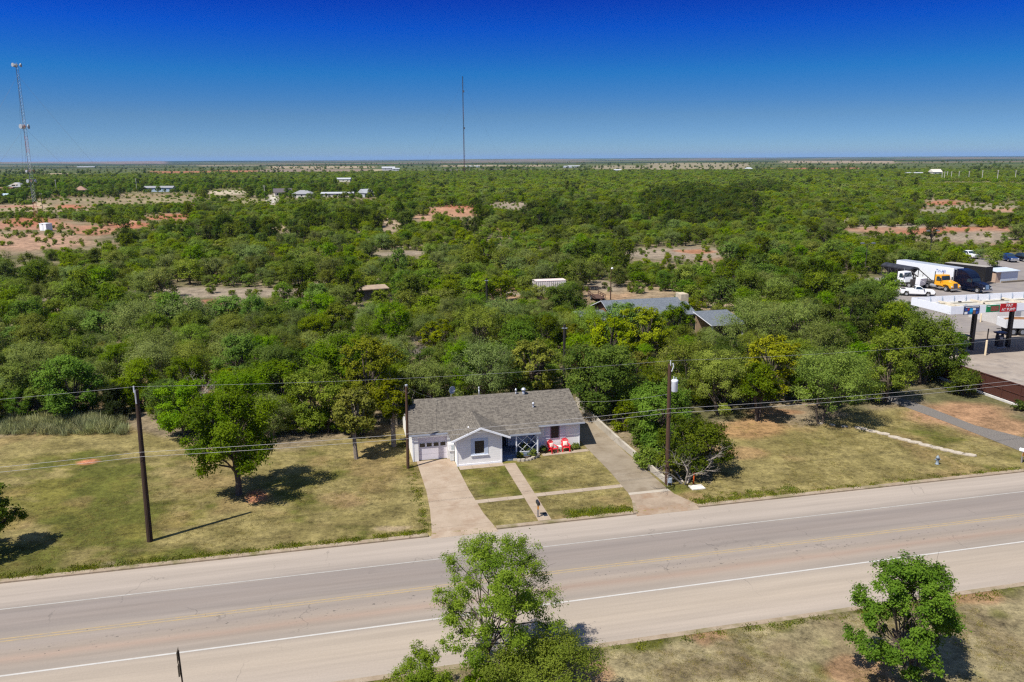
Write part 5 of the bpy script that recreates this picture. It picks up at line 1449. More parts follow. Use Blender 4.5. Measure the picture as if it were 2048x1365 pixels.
M_TR, M_TW, M_TG = mat('faded red tower paint', (.42, .13, .09), .6), mat('tower white', (.34, .36, .38), .5), mat('tower grey blue', (.20, .25, .30), .5)
q = P(72, 437); q.z = float(th(q.x, q.y))
t = thing('radio_tower', 'tall guyed lattice radio tower with dishes above the red clearing', 'radio tower', q, 0)
HT = 67.5
tilt = PD(32.5, 128, q.y); HT = tilt.z
lx = tilt.x - q.x
shear = Matrix.Identity(4)
lattice(t, 1.7, 1.0, HT, 46, .055, [M_TR, M_TW, M_TG, M_TW, M_TR, M_TW, M_TG, M_TG, M_TG])
for c in kids(t):
    for v_ in c.data.vertices: v_.co.x += lx * v_.co.z / HT
def tw(z): return Vector((lx * z / HT, 0, z))
for z, n_, rr in ((HT - .5, 3, .8), (HT * .605, 3, 1.0), (HT * .25, 2, .8), (HT * .315, 1, .6)):
    for i in range(n_):
        a = 2.1 * i - 1.9; c = tw(z) + Vector((1.5 * math.cos(a), 1.5 * math.sin(a), 0)); dr_ = Vector((math.cos(a), math.sin(a), .05))
        b = MB(); b.tube([c - dr_ * .3, c + dr_ * .1, c + dr_ * .45], [.25, rr, rr], 12); b.build('dish', M_TW, t, smooth=False)
    b = MB()
    for i in range(3):
        a = 2.1 * i - 1.0; b.bar(tw(z), tw(z) + Vector((1.9 * math.cos(a), 1.9 * math.sin(a), .4)), .12, .12); b.bar(tw(z) + Vector((1.9 * math.cos(a), 1.9 * math.sin(a), -.4)), tw(z) + Vector((1.9 * math.cos(a), 1.9 * math.sin(a), 1.0)), .1, .1)
    b.build('antenna_frame', M_TR if z < HT * .7 else M_TW, t)
for zf in (.93, .60):
    for a in (.1, 2.2, 4.3):
        rr = 46 * (1.0 if zf > .8 else .8)
        MB().tube(sag(tw(HT * zf), (rr * math.cos(a), rr * math.sin(a), .5), .8, 8), .028, 4, cap=False).build('guy_wire', mat('guy wire', (.16, .17, .19), .5), t)
q = P(929, 349.5); q.z = float(th(q.x, q.y))
t = thing('radio_mast', 'very tall thin dark radio mast rising over the distant scrub', 'radio mast', q, 0)
tm = PD(925, 153, q.y)
b = MB(); hm = tm.z - q.z; lxm = tm.x - q.x
M_MD = mat('dark red mast', (.10, .035, .035), .6); M_MD2 = mat('dark steel mast', (.05, .05, .06), .6)
lattice(t, 1.5, 1.3, hm, 60, .17, [M_MD, M_MD, M_MD, M_MD2, M_MD, M_MD2, M_MD2])
for c in kids(t):
    for v_ in c.data.vertices: v_.co.x += lxm * v_.co.z / hm
for z in (.47, .84): MB().box(lxm * z + .4, lxm * z + 2.4, -.8, .8, hm * z, hm * z + 3).build('antenna', M_MD2, t)
for a in (.6, 2.7, 4.8): MB().tube(sag((lxm, 0, hm * .95), (90 * math.cos(a), 90 * math.sin(a), 0), 3, 8), .05, 4, cap=False).build('guy_wire', mat('guy wire', (.16, .17, .19), .5), t)

q = P(93, 463); q.z = float(th(q.x, q.y)) - .1
t = thing('equipment_shed', 'small white equipment shed standing on the red bare ground', 'shed', q, R(-22))
MB().box(-1.7, 1.7, -1.3, 1.3, .2, 2.75).build('wall', M_WHITE, t, bevel=.02)
MB().box(-1.8, 1.8, -1.4, 1.4, 2.751, 2.87).build('roof', M_TRIM, t)
MB().box(-.45, .4, -1.33, -1.301, .25, 2.2).build('door', mat('shed door', (.66, .68, .70), .5), t)
MB().box(-.35, .3, -1.345, -1.331, 2.3, 2.5).build('louvre', M_CHAS, t)
for x in (-1.5, 1.5): MB().box(x - .12, x + .12, -1.1, 1.1, 0, .2).build('footing', M_CHAS, t)


def farhouse(label, px, py, L_, D_, hw, hr, wallm, roofm, ang, hip=False, dormer=False, group=None, name='house', cat='house', win=3):
    q = P(px, py); q.z = float(th(q.x, q.y))
    q = P(px, py, q.z)
    t = thing(name, label, cat, q, ang, group)
    MB().box(-L_ / 2, L_ / 2, -D_ / 2, D_ / 2, 0, hw).build('wall', wallm, t)
    b = MB(); e = .5; k = D_ / 2 if hip else -.0
    x0, x1, y0, y1 = -L_ / 2 - e, L_ / 2 + e, -D_ / 2 - e, D_ / 2 + e
    b.v = [(x0, y0, hw), (x1, y0, hw), (x1, y1, hw), (x0, y1, hw), (x0 + k, 0, hw + hr), (x1 - k, 0, hw + hr)]
    b.f = [(0, 1, 5, 4), (2, 3, 4, 5), (1, 2, 5), (3, 0, 4), (3, 2, 1, 0)]; b.m = [0] * 5
    b.build('roof', roofm, t)
    for i in range(win):
        x = -L_ / 2 + L_ * (i + .5) / win
        MB().box(x - .5, x + .5, -D_ / 2 - .03, -D_ / 2 - .002, hw * .4, hw * .8).build('window', M_GLASS, t)
    if dormer:
        b = MB(); b.prism([(-2.6, hw + .3), (2.6, hw + .3), (2.6, hw + 2.0), (0, hw + 3.0), (-2.6, hw + 2.0)], 'y', -D_ / 2 + .3, 0); d_ = b.build('dormer', mat('dormer cream', (.50, .44, .36), .8), t)
        MB().box(-1.6, 1.6, -D_ / 2 + .26, -D_ / 2 + .298, hw + .7, hw + 1.7).build('window', M_GLASS, d_)
    return t


M_RBR, M_RGR, M_RWH, M_RRD = mat('brown tile roof', (.28, .17, .12), .9), mat('grey far roof', (.24, .24, .25), .9), mat('white metal roof', (.40, .41, .42), .5), mat('red brown roof', (.24, .12, .09), .9)
M_WC, M_WBL, M_WT = mat('cream far wall', (.58, .54, .46), .8), mat('pale blue far wall', (.40, .50, .62), .7), mat('tan far wall', (.45, .36, .26), .8)
GF = 'distant houses beyond the tower'
farhouse('two-storey house with a grey hipped roof and dormer near the tower', 37, 384, 13, 10, 4.2, 3.6, M_WT, M_RGR, R(-8), True, True, GF)
farhouse('long low house with red brown roof in front of the hipped house', 6, 388, 20, 9, 2.8, 2.4, M_WC, M_RRD, R(-10), False, False, GF)
farhouse('low shed with pale blue metal roof at the edge of the far houses', 6, 397, 10, 8, 2.2, 1.2, M_WC, mat('pale blue roof', (.42, .52, .60), .5), R(-5), False, False, GF)
farhouse('small house with a brown hipped roof half hidden by trees', 163, 388, 8, 8, 3.0, 3.0, M_WT, M_RBR, R(15), True, False, GF)
farhouse('long pale blue building with a grey roof beyond the bare field', 320, 384, 24, 8, 3.4, 1.5, M_WBL, M_RGR, R(3), False, False, GF, win=6)
farhouse('grey gabled house roof beside the pale yard beyond the tower', 566, 393, 12, 9, 3.0, 2.6, M_WC, mat('dark far roof', (.10, .085, .09), .9), R(20), False, False, GF)
farhouse('low house with grey roof just in front of the long white roof', 608, 396, 13, 9, 2.8, 2.4, M_WC, M_RGR, R(-5), True, False, GF)
farhouse('long low building with a bright white metal roof among far trees', 676, 394, 22, 7, 2.4, 1.0, M_WC, M_RWH, R(3), False, False, GF)
farhouse('small building with a steep white roof at the end of far houses', 732, 395, 8, 7, 3.0, 2.8, M_RWH, M_RWH, R(50), False, False, GF)
farhouse('small pale shed roof standing alone among the far green trees', 688, 364, 16, 9, 3, 1.6, M_WC, M_RWH, 0, False, False, GF, 'shed', 'shed')
GB = 'far white farm buildings near the horizon'
farhouse('long white farm building on the horizon above the tower field', 173, 335.5, 80, 20, 3.5, 2, M_WC, M_RWH, R(4), False, False, GB, 'farm_building', 'farm building', 5)
farhouse('tall white barn on the plain between the tower and the mast', 777, 341.5, 30, 14, 6, 3, M_RWH, M_RWH, R(10), False, False, GB, 'barn', 'barn', 2)
farhouse('low white shed beside the tall white barn on the plain', 792, 342.5, 16, 12, 5, 2, M_RWH, M_RWH, R(10), False, False, GB, 'barn', 'barn', 2)
farhouse('cluster barn with white roof just past the thin mast', 945, 335, 46, 14, 3, 2, M_RWH, M_RWH, R(4), False, False, GB, 'barn', 'barn', 2)
farhouse('white barn on the plain well to the side of the mast', 1148, 335.5, 36, 14, 4, 2, M_RWH, M_RWH, R(4), False, False, GB, 'barn', 'barn', 2)
farhouse('low white shed beside the lone white barn past the mast', 1138, 336.5, 30, 14, 4, 2, M_RWH, M_RWH, R(4), False, False, GB, 'barn', 'barn', 2)
farhouse('bright white roof at the edge of the tan field', 1497, 341, 14, 8, 3, 3, M_RWH, M_RWH, R(6), True, False, GB, 'barn', 'barn', 1)
farhouse('pale farmhouse beside the row of far poles', 1870, 350.5, 15, 9, 4, 4, M_WC, M_WC, R(14), False, False, GB, 'farmhouse', 'farmhouse', 2)
farhouse('pale flat shed on the grey strip near the far poles', 1828, 351, 22, 8, 3, 1, M_RWH, M_RWH, R(4), False, False, GB, 'barn', 'barn', 1)
farhouse('white building on the slope, smallest and farthest toward the fuel station side', 1235, 344, 14, 8, 3, 2, M_RWH, M_RWH, 0, False, False, GB, 'barn', 'barn', 1)
M_FP = mat('pale far pole', (.50, .47, .42), .8)
fp = [(1883, 362, 9), (1888, 362, 9), (1893.5, 361, 9), (1902, 360, 9), (1917, 360, 9), (1937, 361, 9), (1963.5, 362, 10), (1994, 364, 11), (2030, 361, 10)]
for i, (x, y, h) in enumerate(fp):
    q = P(x, y); q.z = float(th(q.x, q.y)); t = thing('power_pole', f'pale pole in the far row beyond the scrub, {ords[i]} from the farmhouse', 'pole', q, 0, 'row of far poles')
    MB().tube([(0, 0, 0), (0, 0, h)], .26, 6).build('shaft', M_FP, t); MB().bar((-1.2, 0, h - .8), (1.2, 0, h - .8), .2, .2).build('crossarm', M_FP, t)
for i, (x, y, h, l) in enumerate(((114, 389, 11, 'pale pole in the trees between the tower and the brown hipped house'), (85, 416, 9, 'dark pole just beside the tall lattice tower'), (274, 383, 11, 'pale pole with transformer near the long pale blue building'), (530, 398, 9, 'pole beside the pale yard and grey gabled house'))):
    q = P(x, y); q.z = float(th(q.x, q.y)); t = thing('power_pole', l, 'pole', q, 0, 'poles among the far houses')
    MB().tube([(0, 0, 0), (0, 0, h)], .16, 6).build('shaft', M_FP if i != 1 else M_CHAS, t); MB().bar((-.8, 0, h - .6), (.8, 0, h - .6), .15, .15).build('crossarm', M_FP, t)

# ------------------------------------------------------------------ vegetation
LM = dict(
    mesquite=leafmat('mesquite leaves', (0.122, 0.161, 0.027), (0.236, 0.284, 0.057)),
    elm=leafmat('elm leaves', (0.082, 0.141, 0.009), (0.198, 0.273, 0.021)),
    chinaberry=leafmat('chinaberry leaves', (0.122, 0.150, 0.008), (0.287, 0.294, 0.023)),
    oak=leafmat('oak leaves', (0.067, 0.107, 0.007), (0.166, 0.209, 0.016)),
    juniper=leafmat('juniper leaves', (0.020, 0.040, 0.007), (0.060, 0.082, 0.015)),
    scrub=leafmat('scrub leaves', (0.123, 0.177, 0.008), (0.234, 0.305, 0.019), .45, .25),
    farscrub=leafmat('yellow-green far scrub leaves', (0.140, 0.198, 0.011), (0.257, 0.332, 0.023), .5, .22),  # the far bushes' own brighter yellow-green leaf colour
    dark=leafmat('dark thicket leaves', (0.046, 0.079, 0.006), (0.133, 0.171, 0.014)),
    bright=leafmat('bright feathery leaves', (.112, .185, .010), (.245, .325, .024), .5, .12),
    grass=leafmat('tall grass blades', (0.200, 0.213, 0.084), (0.375, 0.375, 0.180), .3),
    green=leafmat('short green weeds', (0.102, 0.134, 0.011), (0.204, 0.219, 0.023), .4),
    turf=leafmat('dry turf blades', (.22, .19, .055), (.38, .31, .12), .45),
)
M_BARK = mat('grey brown bark', (.085, .065, .048), .95, var=.35, scale=6, bump=.5)
M_BARKL = mat('pale bark', (.20, .165, .13), .95, var=.3, scale=6, bump=.5)
M_DEAD = mat('dead grey wood', (.30, .26, .215), .95, var=.25, scale=5)


def leaf_mesh(name, m, C_, N_, T_, l, w, tint, hue=None):
    """one small bent leaf-spray face per row"""
    n = len(C_)
    B_ = np.cross(N_, T_); B_ /= np.linalg.norm(B_, axis=1, keepdims=True) + 1e-9
    l = np.asarray(l)[:, None] * .5; w = np.asarray(w)[:, None] * .5
    V = np.stack([C_ - T_ * l, C_ + B_ * w + N_ * w * .25, C_ + T_ * l, C_ - B_ * w + N_ * w * .25], 1).reshape(-1, 3)
    me = bpy.data.meshes.new(name)
    me.vertices.add(4 * n); me.vertices.foreach_set('co', V.astype(np.float32).ravel())
    me.loops.add(4 * n); me.loops.foreach_set('vertex_index', np.arange(4 * n, dtype=np.int32))
    me.polygons.add(n); me.polygons.foreach_set('loop_start', np.arange(0, 4 * n, 4, dtype=np.int32))
    me.update(calc_edges=True)
    a = me.attributes.new('tint', 'FLOAT', 'POINT'); a.data.foreach_set('value', np.repeat(tint, 4).astype(np.float32))
    me.materials.append(m)
    return me


def nrm(a): return a / (np.linalg.norm(a, axis=1, keepdims=True) + 1e-9)


def make_tree(seed, Hh, Wd, base=.22, lobes=12, lobe_r=.30, subs=9, leaves=6000, leaf=.24, aspect=.55, droop=0., stems=1, bark=None, m=None, conic=0., squash=.75, flat=0., open_=.0, lean=0., trunk_r=None, offx=0.):
    """crown mesh and trunk mesh of a tree of height Hh and crown width Wd"""
    rg = np.random.RandomState(seed)
    zb = Hh * base; R_ = Wd / 2; Hc = Hh - zb
    lr = Wd * lobe_r / 2
    # lobe centres: a jittered spiral over the crown's ellipsoid, some inside
    cs, rs_ = [], []
    for i in range(lobes):
        f = (i + .5) / lobes
        z = 1 - 1.75 * f
        a = i * 2.39996 + rg.uniform(-.5, .5)
        rad = math.sqrt(max(0, 1 - z * z)) * rg.uniform(.55, 1.02)
        if conic: rad = (1 - (z + .75) / 1.75 * conic) * rg.uniform(.3, .8)
        zz = zb + Hc * (.5 + .5 * z * (1 - flat)) + rg.uniform(-.1, .1) * Hc
        sc = rg.uniform(.65, 1.3) * (1 - conic * .45 * f * 0)
        r_l = lr * sc
        cs.append([rad * max(.1, R_ - r_l * .8) * math.cos(a) + offx, rad * max(.1, R_ - r_l * .8) * math.sin(a), min(zz, Hh - r_l * squash)])
        rs_.append(r_l)
    cs, rs_ = np.array(cs), np.array(rs_)
    cs[:, 0] += lean * (cs[:, 2] - zb)
    per = rs_ ** 2 / np.sum(rs_ ** 2)
    Cs, Ns, Ts, Ls, Ti = [], [], [], [], []
    for i in range(lobes):
        nl = max(8, int(leaves * per[i]))
        ld = nrm(rg.normal(size=(subs, 3)) + [0, 0, .35])
        ro = rs_[i] * rg.uniform(.62, 1.0, (subs, 1))
        sc = cs[i] + ld * ro * [1, 1, squash]
        keep = rg.rand(subs) > open_
        if not keep.any(): keep[0] = True
        k = rg.choice(np.nonzero(keep)[0], nl)
        c = sc[k] + rg.normal(size=(nl, 3)) * rs_[i] * .21 * [1, 1, .8]
        inner = rg.rand(nl) < .12
        c[inner] = cs[i] + rg.normal(size=(inner.sum(), 3)) * rs_[i] * .4
        out = nrm(c - cs[i] + (c - np.array([offx, 0, zb + Hc * .4])) * .35)
        n = nrm(out * .75 + np.array([0, 0, .45]) + rg.normal(size=(nl, 3)) * .42)
        t = rg.normal(size=(nl, 3)); t[:, 2] -= droop
        t = nrm(t - n * np.sum(t * n, axis=1, keepdims=True))
        tl = np.clip(rg.uniform(.25, .75) + .5 * (rg.rand(subs)[k] - .5) + .45 * (rg.rand(nl) - .5), 0, 1)
        Cs.append(c); Ns.append(n); Ts.append(t); Ls.append(leaf * rg.uniform(.6, 1.35, nl)); Ti.append(tl)
    Cs, Ns, Ts, Ls, Ti = map(np.concatenate, (Cs, Ns, Ts, Ls, Ti))
    low = Cs[:, 2] < .12
    Cs[low, 2] = .12 + rg.rand(low.sum()) * .3
    crown = leaf_mesh('crown', m, Cs, Ns, Ts, Ls, Ls * aspect, Ti)
    b = MB(); rr = random.Random(seed)
    r0 = trunk_r or (.035 * Hh + .02)
    order = np.argsort(cs[:, 2])
    for s in range(stems):
        a = 2 * math.pi * s / stems + rr.random()
        off = Vector((math.cos(a), math.sin(a), 0)) * (.12 * Hh * .3 if stems > 1 else 0)
        rs = r0 * (1 if stems == 1 else .65)
        top = Vector((offx * .7 + lean * Hh * .3 + off.x * 3.5, off.y * 3.5, zb + Hc * .35))
        mid = Vector((off.x * 1.6 + rr.uniform(-.1, .1), off.y * 1.6 + rr.uniform(-.1, .1), zb * .6 + .1))
        b.tube([Vector((off.x * .5, off.y * .5, -.25)), mid, top], [rs * 1.25, rs, rs * .6], 7)
        for j in range(s, lobes, stems):
            e = Vector(cs[j]); q = rr.uniform(.15, .95)
            st = mid.lerp(top, q)
            md = st.lerp(e, .5) + Vector((rr.uniform(-.25, .25), rr.uniform(-.25, .25), rr.uniform(-.05, .3) * lr))
            b.tube([st, md, e], [rs * .45, rs * .28, rs * .10], 5, cap=False)
            for _ in range(2):
                e2 = e + Vector((rr.uniform(-1, 1), rr.uniform(-1, 1), rr.uniform(-.3, .9))) * rs_[j] * rr.choice([.9, 1.1, 1.45])
                b.tube([md.lerp(e, rr.random()), e2], [rs * .14, rs * .04], 4, cap=False)
    trunk = b.mesh('trunk', bark or M_BARK)
    return trunk, crown


def dead_tree(seed, Hh, Wd, thin=1.0):
    rr = random.Random(seed); b = MB()
    def grow(p, d, L_, r, lev):
        pts = [p]; q = p
        for i in range(4):
            d = (d + Vector((rr.uniform(-.28, .28), rr.uniform(-.28, .28), rr.uniform(-.16, .18)))).normalized()
            q = q + d * L_ / 4; pts.append(q)
        b.tube(pts, [r * (1 - .75 * i / 4) for i in range(5)], 5 if lev < 2 else 3, cap=False)
        if lev < 4:
            for k in range(rr.randint(3, 4)):
                i = rr.randint(1, 4)
                d2 = (d + Vector((rr.uniform(-1, 1), rr.uniform(-1, 1), rr.uniform(-.35, .55)))).normalized()
                grow(pts[i], d2, L_ * rr.uniform(.5, .75), r * .48, lev + 1)
    for s in range(3 if thin == 1 else 5):
        a = s * (2.1 if thin == 1 else 1.25) + rr.random()
        grow(Vector((.15 * math.cos(a), .15 * math.sin(a), -.1)), Vector((math.cos(a) * (.45 if thin == 1 else .8), math.sin(a) * (.45 if thin == 1 else .8), 1)).normalized(), Hh * .5, .028 * Hh * thin, 0)
    return b.mesh('trunk', M_DEAD)


def treething(name, label, cat, trunk, crown, loc, rz=0., sc=(1, 1, 1), group=None):
    t = thing(name, label, cat, loc, rz, group); t.scale = sc
    for nm, me in (('trunk', trunk), ('crown', crown)):
        if me is not None:
            o = bpy.data.objects.new(nm, me); COL.objects.link(o); o.parent = t
    return t


# -------- the trees one can point to, built one by one
def hero(name, label, loc, Hh, Wd, kind, seed, leaves, leaf, cat='tree', group=None, **kw):
    tr, cr = make_tree(seed, Hh, Wd, m=LM[kind], leaves=leaves, leaf=leaf, **kw)
    return treething(name, label, cat, tr, cr, loc, 0, (1, 1, 1), group)


hero('pecan_tree', 'airy light green tree at the kerb in front of the road, bare twigs showing', P(1000, 1352), 7.3, 7.4, 'bright', 5, 42000, .115, base=.15, lobes=40, lobe_r=.18, subs=10, aspect=.42, droop=.6, open_=.28, stems=2, flat=.05, trunk_r=.15)
hero('roadside_shrub', 'dense bright green shrub at the foot of the airy kerbside tree', P(1090, 1425), 3.5, 6.4, 'bright', 8, 34000, .11, cat='shrub', base=.02, lobes=16, lobe_r=.36, aspect=.45, stems=3)
hero('roadside_shrub', 'low feathery green shrub by the kerb nearer the road sign', P(850, 1400), 2.7, 3.2, 'bright', 9, 12000, .11, cat='shrub', base=.02, lobes=10, lobe_r=.34, aspect=.4, droop=.6, open_=.2, stems=3)
hero('roadside_shrub', 'small dull green shrub under the airy kerbside tree, on the road sign side', P(965, 1400), 1.9, 2.2, 'bright', 19, 3000, .15, cat='shrub', base=.02, lobes=7, lobe_r=.4, aspect=.4, stems=3)
hero('oak_tree', 'round dark green tree alone on the dry verge this side of the road', P(1822, 1352), 6.1, 6.2, 'elm', 13, 40000, .12, base=.03, lobes=38, lobe_r=.20, subs=10, aspect=.6, open_=.20, stems=3, trunk_r=.16, offx=-.45)
hero('oak_tree', 'dense dark green lawn tree casting a broad shadow near the tall pole', P(478, 990), 8.3, 7.6, 'elm', 12, 28000, .18, offx=-.3, base=.20, lobes=26, lobe_r=.27, subs=10, aspect=.6, open_=.08, trunk_r=.22)
hero('elm_tree', 'light green bushy tree just behind the lone dense lawn tree', P(372, 872), 5.2, 5.6, 'elm', 46, 14000, .18, base=.06, lobes=18, lobe_r=.3, stems=3)
hero('elm_tree', 'dark green tree cut by the left picture edge beside the road', P(-22, 1112), 4.9, 4.8, 'oak', 14, 9000, .2, base=.12, lobes=16, lobe_r=.3, open_=.15)
hero('pecan_tree', 'small pale-trunked tree standing on the lawn with its own small shadow', P(713, 918), 6.0, 4.4, 'chinaberry', 15, 7000, .24, base=.42, lobes=16, lobe_r=.30, aspect=.5, bark=M_BARKL, trunk_r=.17)
hero('pecan_tree', 'pale-trunked tree close to the garage side wall and slim pole', P(788, 893), 6.2, 3.6, 'chinaberry', 16, 6500, .24, base=.42, lobes=13, lobe_r=.33, aspect=.5, bark=M_BARKL, trunk_r=.2)
hero('juniper_tree', 'small dark pointed juniper at the lawn edge behind the tall pole', P(232, 840), 3.7, 3.6, 'juniper', 17, 8000, .2, base=.03, lobes=18, lobe_r=.30, aspect=.35, conic=.8)
hero('elm_tree', 'broad dark green tree between the pale tall grass and the juniper', P(150, 835), 6.2, 6.6, 'elm', 18, 15000, .2, base=.08, lobes=16, lobe_r=.33)
hero('mesquite_tree', 'leaning mesquite with thin trunks at the stone row on the far lawn', P(1640, 848), 7.3, 9.3, 'elm', 21, 20000, .19, base=.28, lobes=22, lobe_r=.30, aspect=.4, droop=.4, stems=2, lean=.06, offx=.6, trunk_r=.17)
hero('chinaberry_tree', 'yellow-green round tree of leafy tufts behind the two thin-trunked trees', P(1540, 800), 6.8, 7.4, 'chinaberry', 22, 13000, .23, base=.15, lobes=24, lobe_r=.22, subs=6)
hero('mesquite_tree', 'dull green thin-trunked tree at the far edge of the dry lawn', P(1515, 842), 5.6, 5.0, 'oak', 23, 6500, .24, base=.38, lobes=13, lobe_r=.33, stems=2, aspect=.45)
hero('mesquite_tree', 'soft grey-green bushy tree leaning over the dry lawn behind the transformer', P(1440, 830), 6.6, 7.0, 'mesquite', 24, 15000, .18, base=.10, lobes=16, lobe_r=.34, aspect=.35, droop=.6, stems=2)
hero('elm_tree', 'large dark green tree overhanging the far corner of the white house', W(25.6, 71.5), 7.4, 8.8, 'oak', 25, 24000, .21, base=.10, lobes=26, lobe_r=.28, stems=2)
hero('elm_tree', 'dark green bushy tree right behind the low concrete wall', P(1318, 885), 5.6, 6.8, 'elm', 26, 15000, .19, base=.05, lobes=18, lobe_r=.3, stems=3)
hero('roadside_shrub', 'dense dark shrub mass around the foot of the transformer pole', P(1385, 945), 4.4, 6.8, 'oak', 27, 18000, .18, cat='shrub', base=.02, lobes=18, lobe_r=.32, stems=3)
hero('roadside_shrub', 'green weedy shrub between the transformer pole and the low wall', P(1290, 935), 1.6, 2.6, 'elm', 28, 2500, .18, cat='shrub', base=.0, lobes=9, lobe_r=.4, stems=3)
treething('dead_tree', 'leafless grey dead tree in front of the dark shrub mass', 'tree', dead_tree(4, 4.4, 5, .7), None, P(1370, 967), .6, (1.3, 1.0, .92))
treething('dead_tree', 'pale leafless snag among the green trees behind the lawn', 'tree', dead_tree(6, 4.6, 3), None, PB(405, 722, 5.2), 1.6)
hero('chinaberry_tree', 'tall yellow-green tree behind the garage end of the house roof', P(742, 850), 8.6, 7.6, 'chinaberry', 44, 14000, .22, base=.18, lobes=24, lobe_r=.24, subs=6, open_=.15)
hero('elm_tree', 'bushy green tree left of the pale-trunked lawn tree', P(640, 862), 6.4, 7.4, 'elm', 45, 15000, .19, base=.08, lobes=18, lobe_r=.3, stems=2)
treething('dead_tree', 'bare grey branches beside the slim pole at the roof corner', 'tree', dead_tree(8, 4.2, 4), None, P(795, 850), .2, (1, 1, 1.35))
hero('elm_tree', 'bright green tall tree against the yard edge beside the fuel canopy', P(1842, 768), 8.2, 8.2, 'elm', 31, 20000, .2, base=.06, lobes=22, lobe_r=.30, stems=2)
hero('elm_tree', 'dense green tree at the fence end next to the forecourt', P(1896, 752), 5.3, 5.2, 'elm', 32, 12000, .19, base=.04, lobes=16, lobe_r=.32, stems=3)
hero('roadside_shrub', 'low green shrub pressed against the brown metal fence', P(1925, 790), 2.9, 4.2, 'elm', 33, 4500, .22, cat='shrub', base=.0, lobes=12, lobe_r=.36, stems=3)
hero('roadside_shrub', 'small dark weed bush at the foot of the metal fence', P(2040, 822), 1.0, 1.9, 'dark', 34, 1300, .17, cat='shrub', base=.0, lobes=7, lobe_r=.4, stems=3)
hero('chinaberry_tree', 'yellow-green tree with leafy tufts in front of the blue grey rear roof', PB(1295, 615, 7.5), 7.5, 7.8, 'chinaberry', 35, 13000, .24, base=.12, lobes=24, lobe_r=.22, subs=6)
hero('elm_tree', 'round green tree standing just before the rear house roof', PB(1245, 607, 6.6), 6.6, 7.2, 'elm', 36, 12000, .22, base=.10, lobes=16, lobe_r=.3)
hero('oak_tree', 'dark green round tree between the white container and the rear house', PB(1133, 572, 5.6), 5.6, 7.0, 'oak', 37, 12000, .22, base=.1, lobes=16, lobe_r=.3)
hero('elm_tree', 'tall green tree between the rear house and its outbuilding', PB(1356, 606, 6.6), 6.6, 4.6, 'elm', 38, 9000, .22, base=.1, lobes=14, lobe_r=.32)
hero('mesquite_tree', 'wide grey-green mesquite behind the outbuilding toward the yard', PB(1512, 600, 7.2), 7.2, 9.6, 'mesquite', 39, 17000, .2, base=.12, lobes=20, lobe_r=.32, aspect=.4, stems=3)
hero('juniper_tree', 'dark olive juniper standing by the dark flat-roofed shed', PB(710, 551, 5.5), 5.5, 4.0, 'dark', 40, 4000, .28, base=.03, lobes=14, lobe_r=.3, conic=.6)
hero('pecan_tree', 'tree with a patch of orange-brown dry leaves in the thicket', PB(1165, 690, 6.2), 6.2, 5.2, 'elm', 42, 6000, .28, base=.2, lobes=13, lobe_r=.32)
tr_, cr_ = make_tree(43, 1.6, 2.6, m=leafmat('dry orange leaves', (.28, .15, .05), (.46, .28, .13)), leaves=1500, leaf=.22, base=.0, lobes=7, lobe_r=.4)
dq = PB(1168, 705, 6.0); treething('dead_branch', 'orange-brown dead bough lying in the top of a thicket tree', 'branch', None, cr_, dq + Vector((0, -1.2, 4.6)))
for v_, h_, w_, l_ in ((67.0, 2.9, 3.4, 'green shrub behind the low wall, next to the big dark overhanging tree'), (63.6, 2.5, 3.2, 'green shrub behind the low wall, halfway along it'), (60.4, 2.0, 2.9, 'green shrub behind the low wall, next to the weedy shrub by the pole')):
    hero('roadside_shrub', l_, W(26.2, v_), h_, w_, 'elm' if v_ != 63.6 else 'oak', int(v_), 5500, .18, cat='shrub', group='shrubs behind the low wall', base=.0, lobes=13, lobe_r=.34, stems=3)
for (u_, v_, h_, w_, k_, sd_, l_) in ((68.5, 84.5, 7.2, 7.0, 'elm', 61, 'tall green tree beside the fuel canopy, the one nearest its white corner'), (62.5, 86.0, 8.2, 7.6, 'elm', 62, 'tall dense green tree behind the one at the yard edge by the canopy'),
                                      (73.0, 95.0, 7.6, 7.2, 'elm', 63, 'tall green tree by the open yard just behind the canopy corner'), (66.5, 77.5, 5.6, 6.4, 'oak', 64, 'deep green bushy tree between the gravel track and the brown fence'), (79.5, 106.0, 6.6, 7.2, 'elm', 65, 'tall green tree at the yard edge nearest the white pickup')):
    hero('elm_tree', l_, W(u_, v_), h_, w_, k_, sd_, 17000, .2, group='tall trees screening the fuel station', base=.04, lobes=24, lobe_r=.28, stems=2)
# garden plants
for (u, v, h, w_, k, l) in ((14.85, 62.45, .55, .75, 'green', 'small green shrub in the flower bed beside the porch steps'), (15.95, 62.55, .75, 1.1, 'green', 'wide leafy plant in the flower bed under the trellis'), (17.1, 63.3, .6, .8, 'dark', 'dark low shrub against the wall beside the trellis'),
                              (20.1, 63.65, .35, 1.1, 'green', 'low green plant at the house corner behind the chairs'), (15.4, 63.4, .8, .8, 'green', 'leafy pot plant behind the trellis on the porch')):
    hero('garden_shrub', l, W(u, v, .24 if v == 63.4 else .02), h, w_, k, int(u * 10), 700, .12, cat='shrub', base=.0, lobes=7, lobe_r=.42, stems=2, aspect=.5)

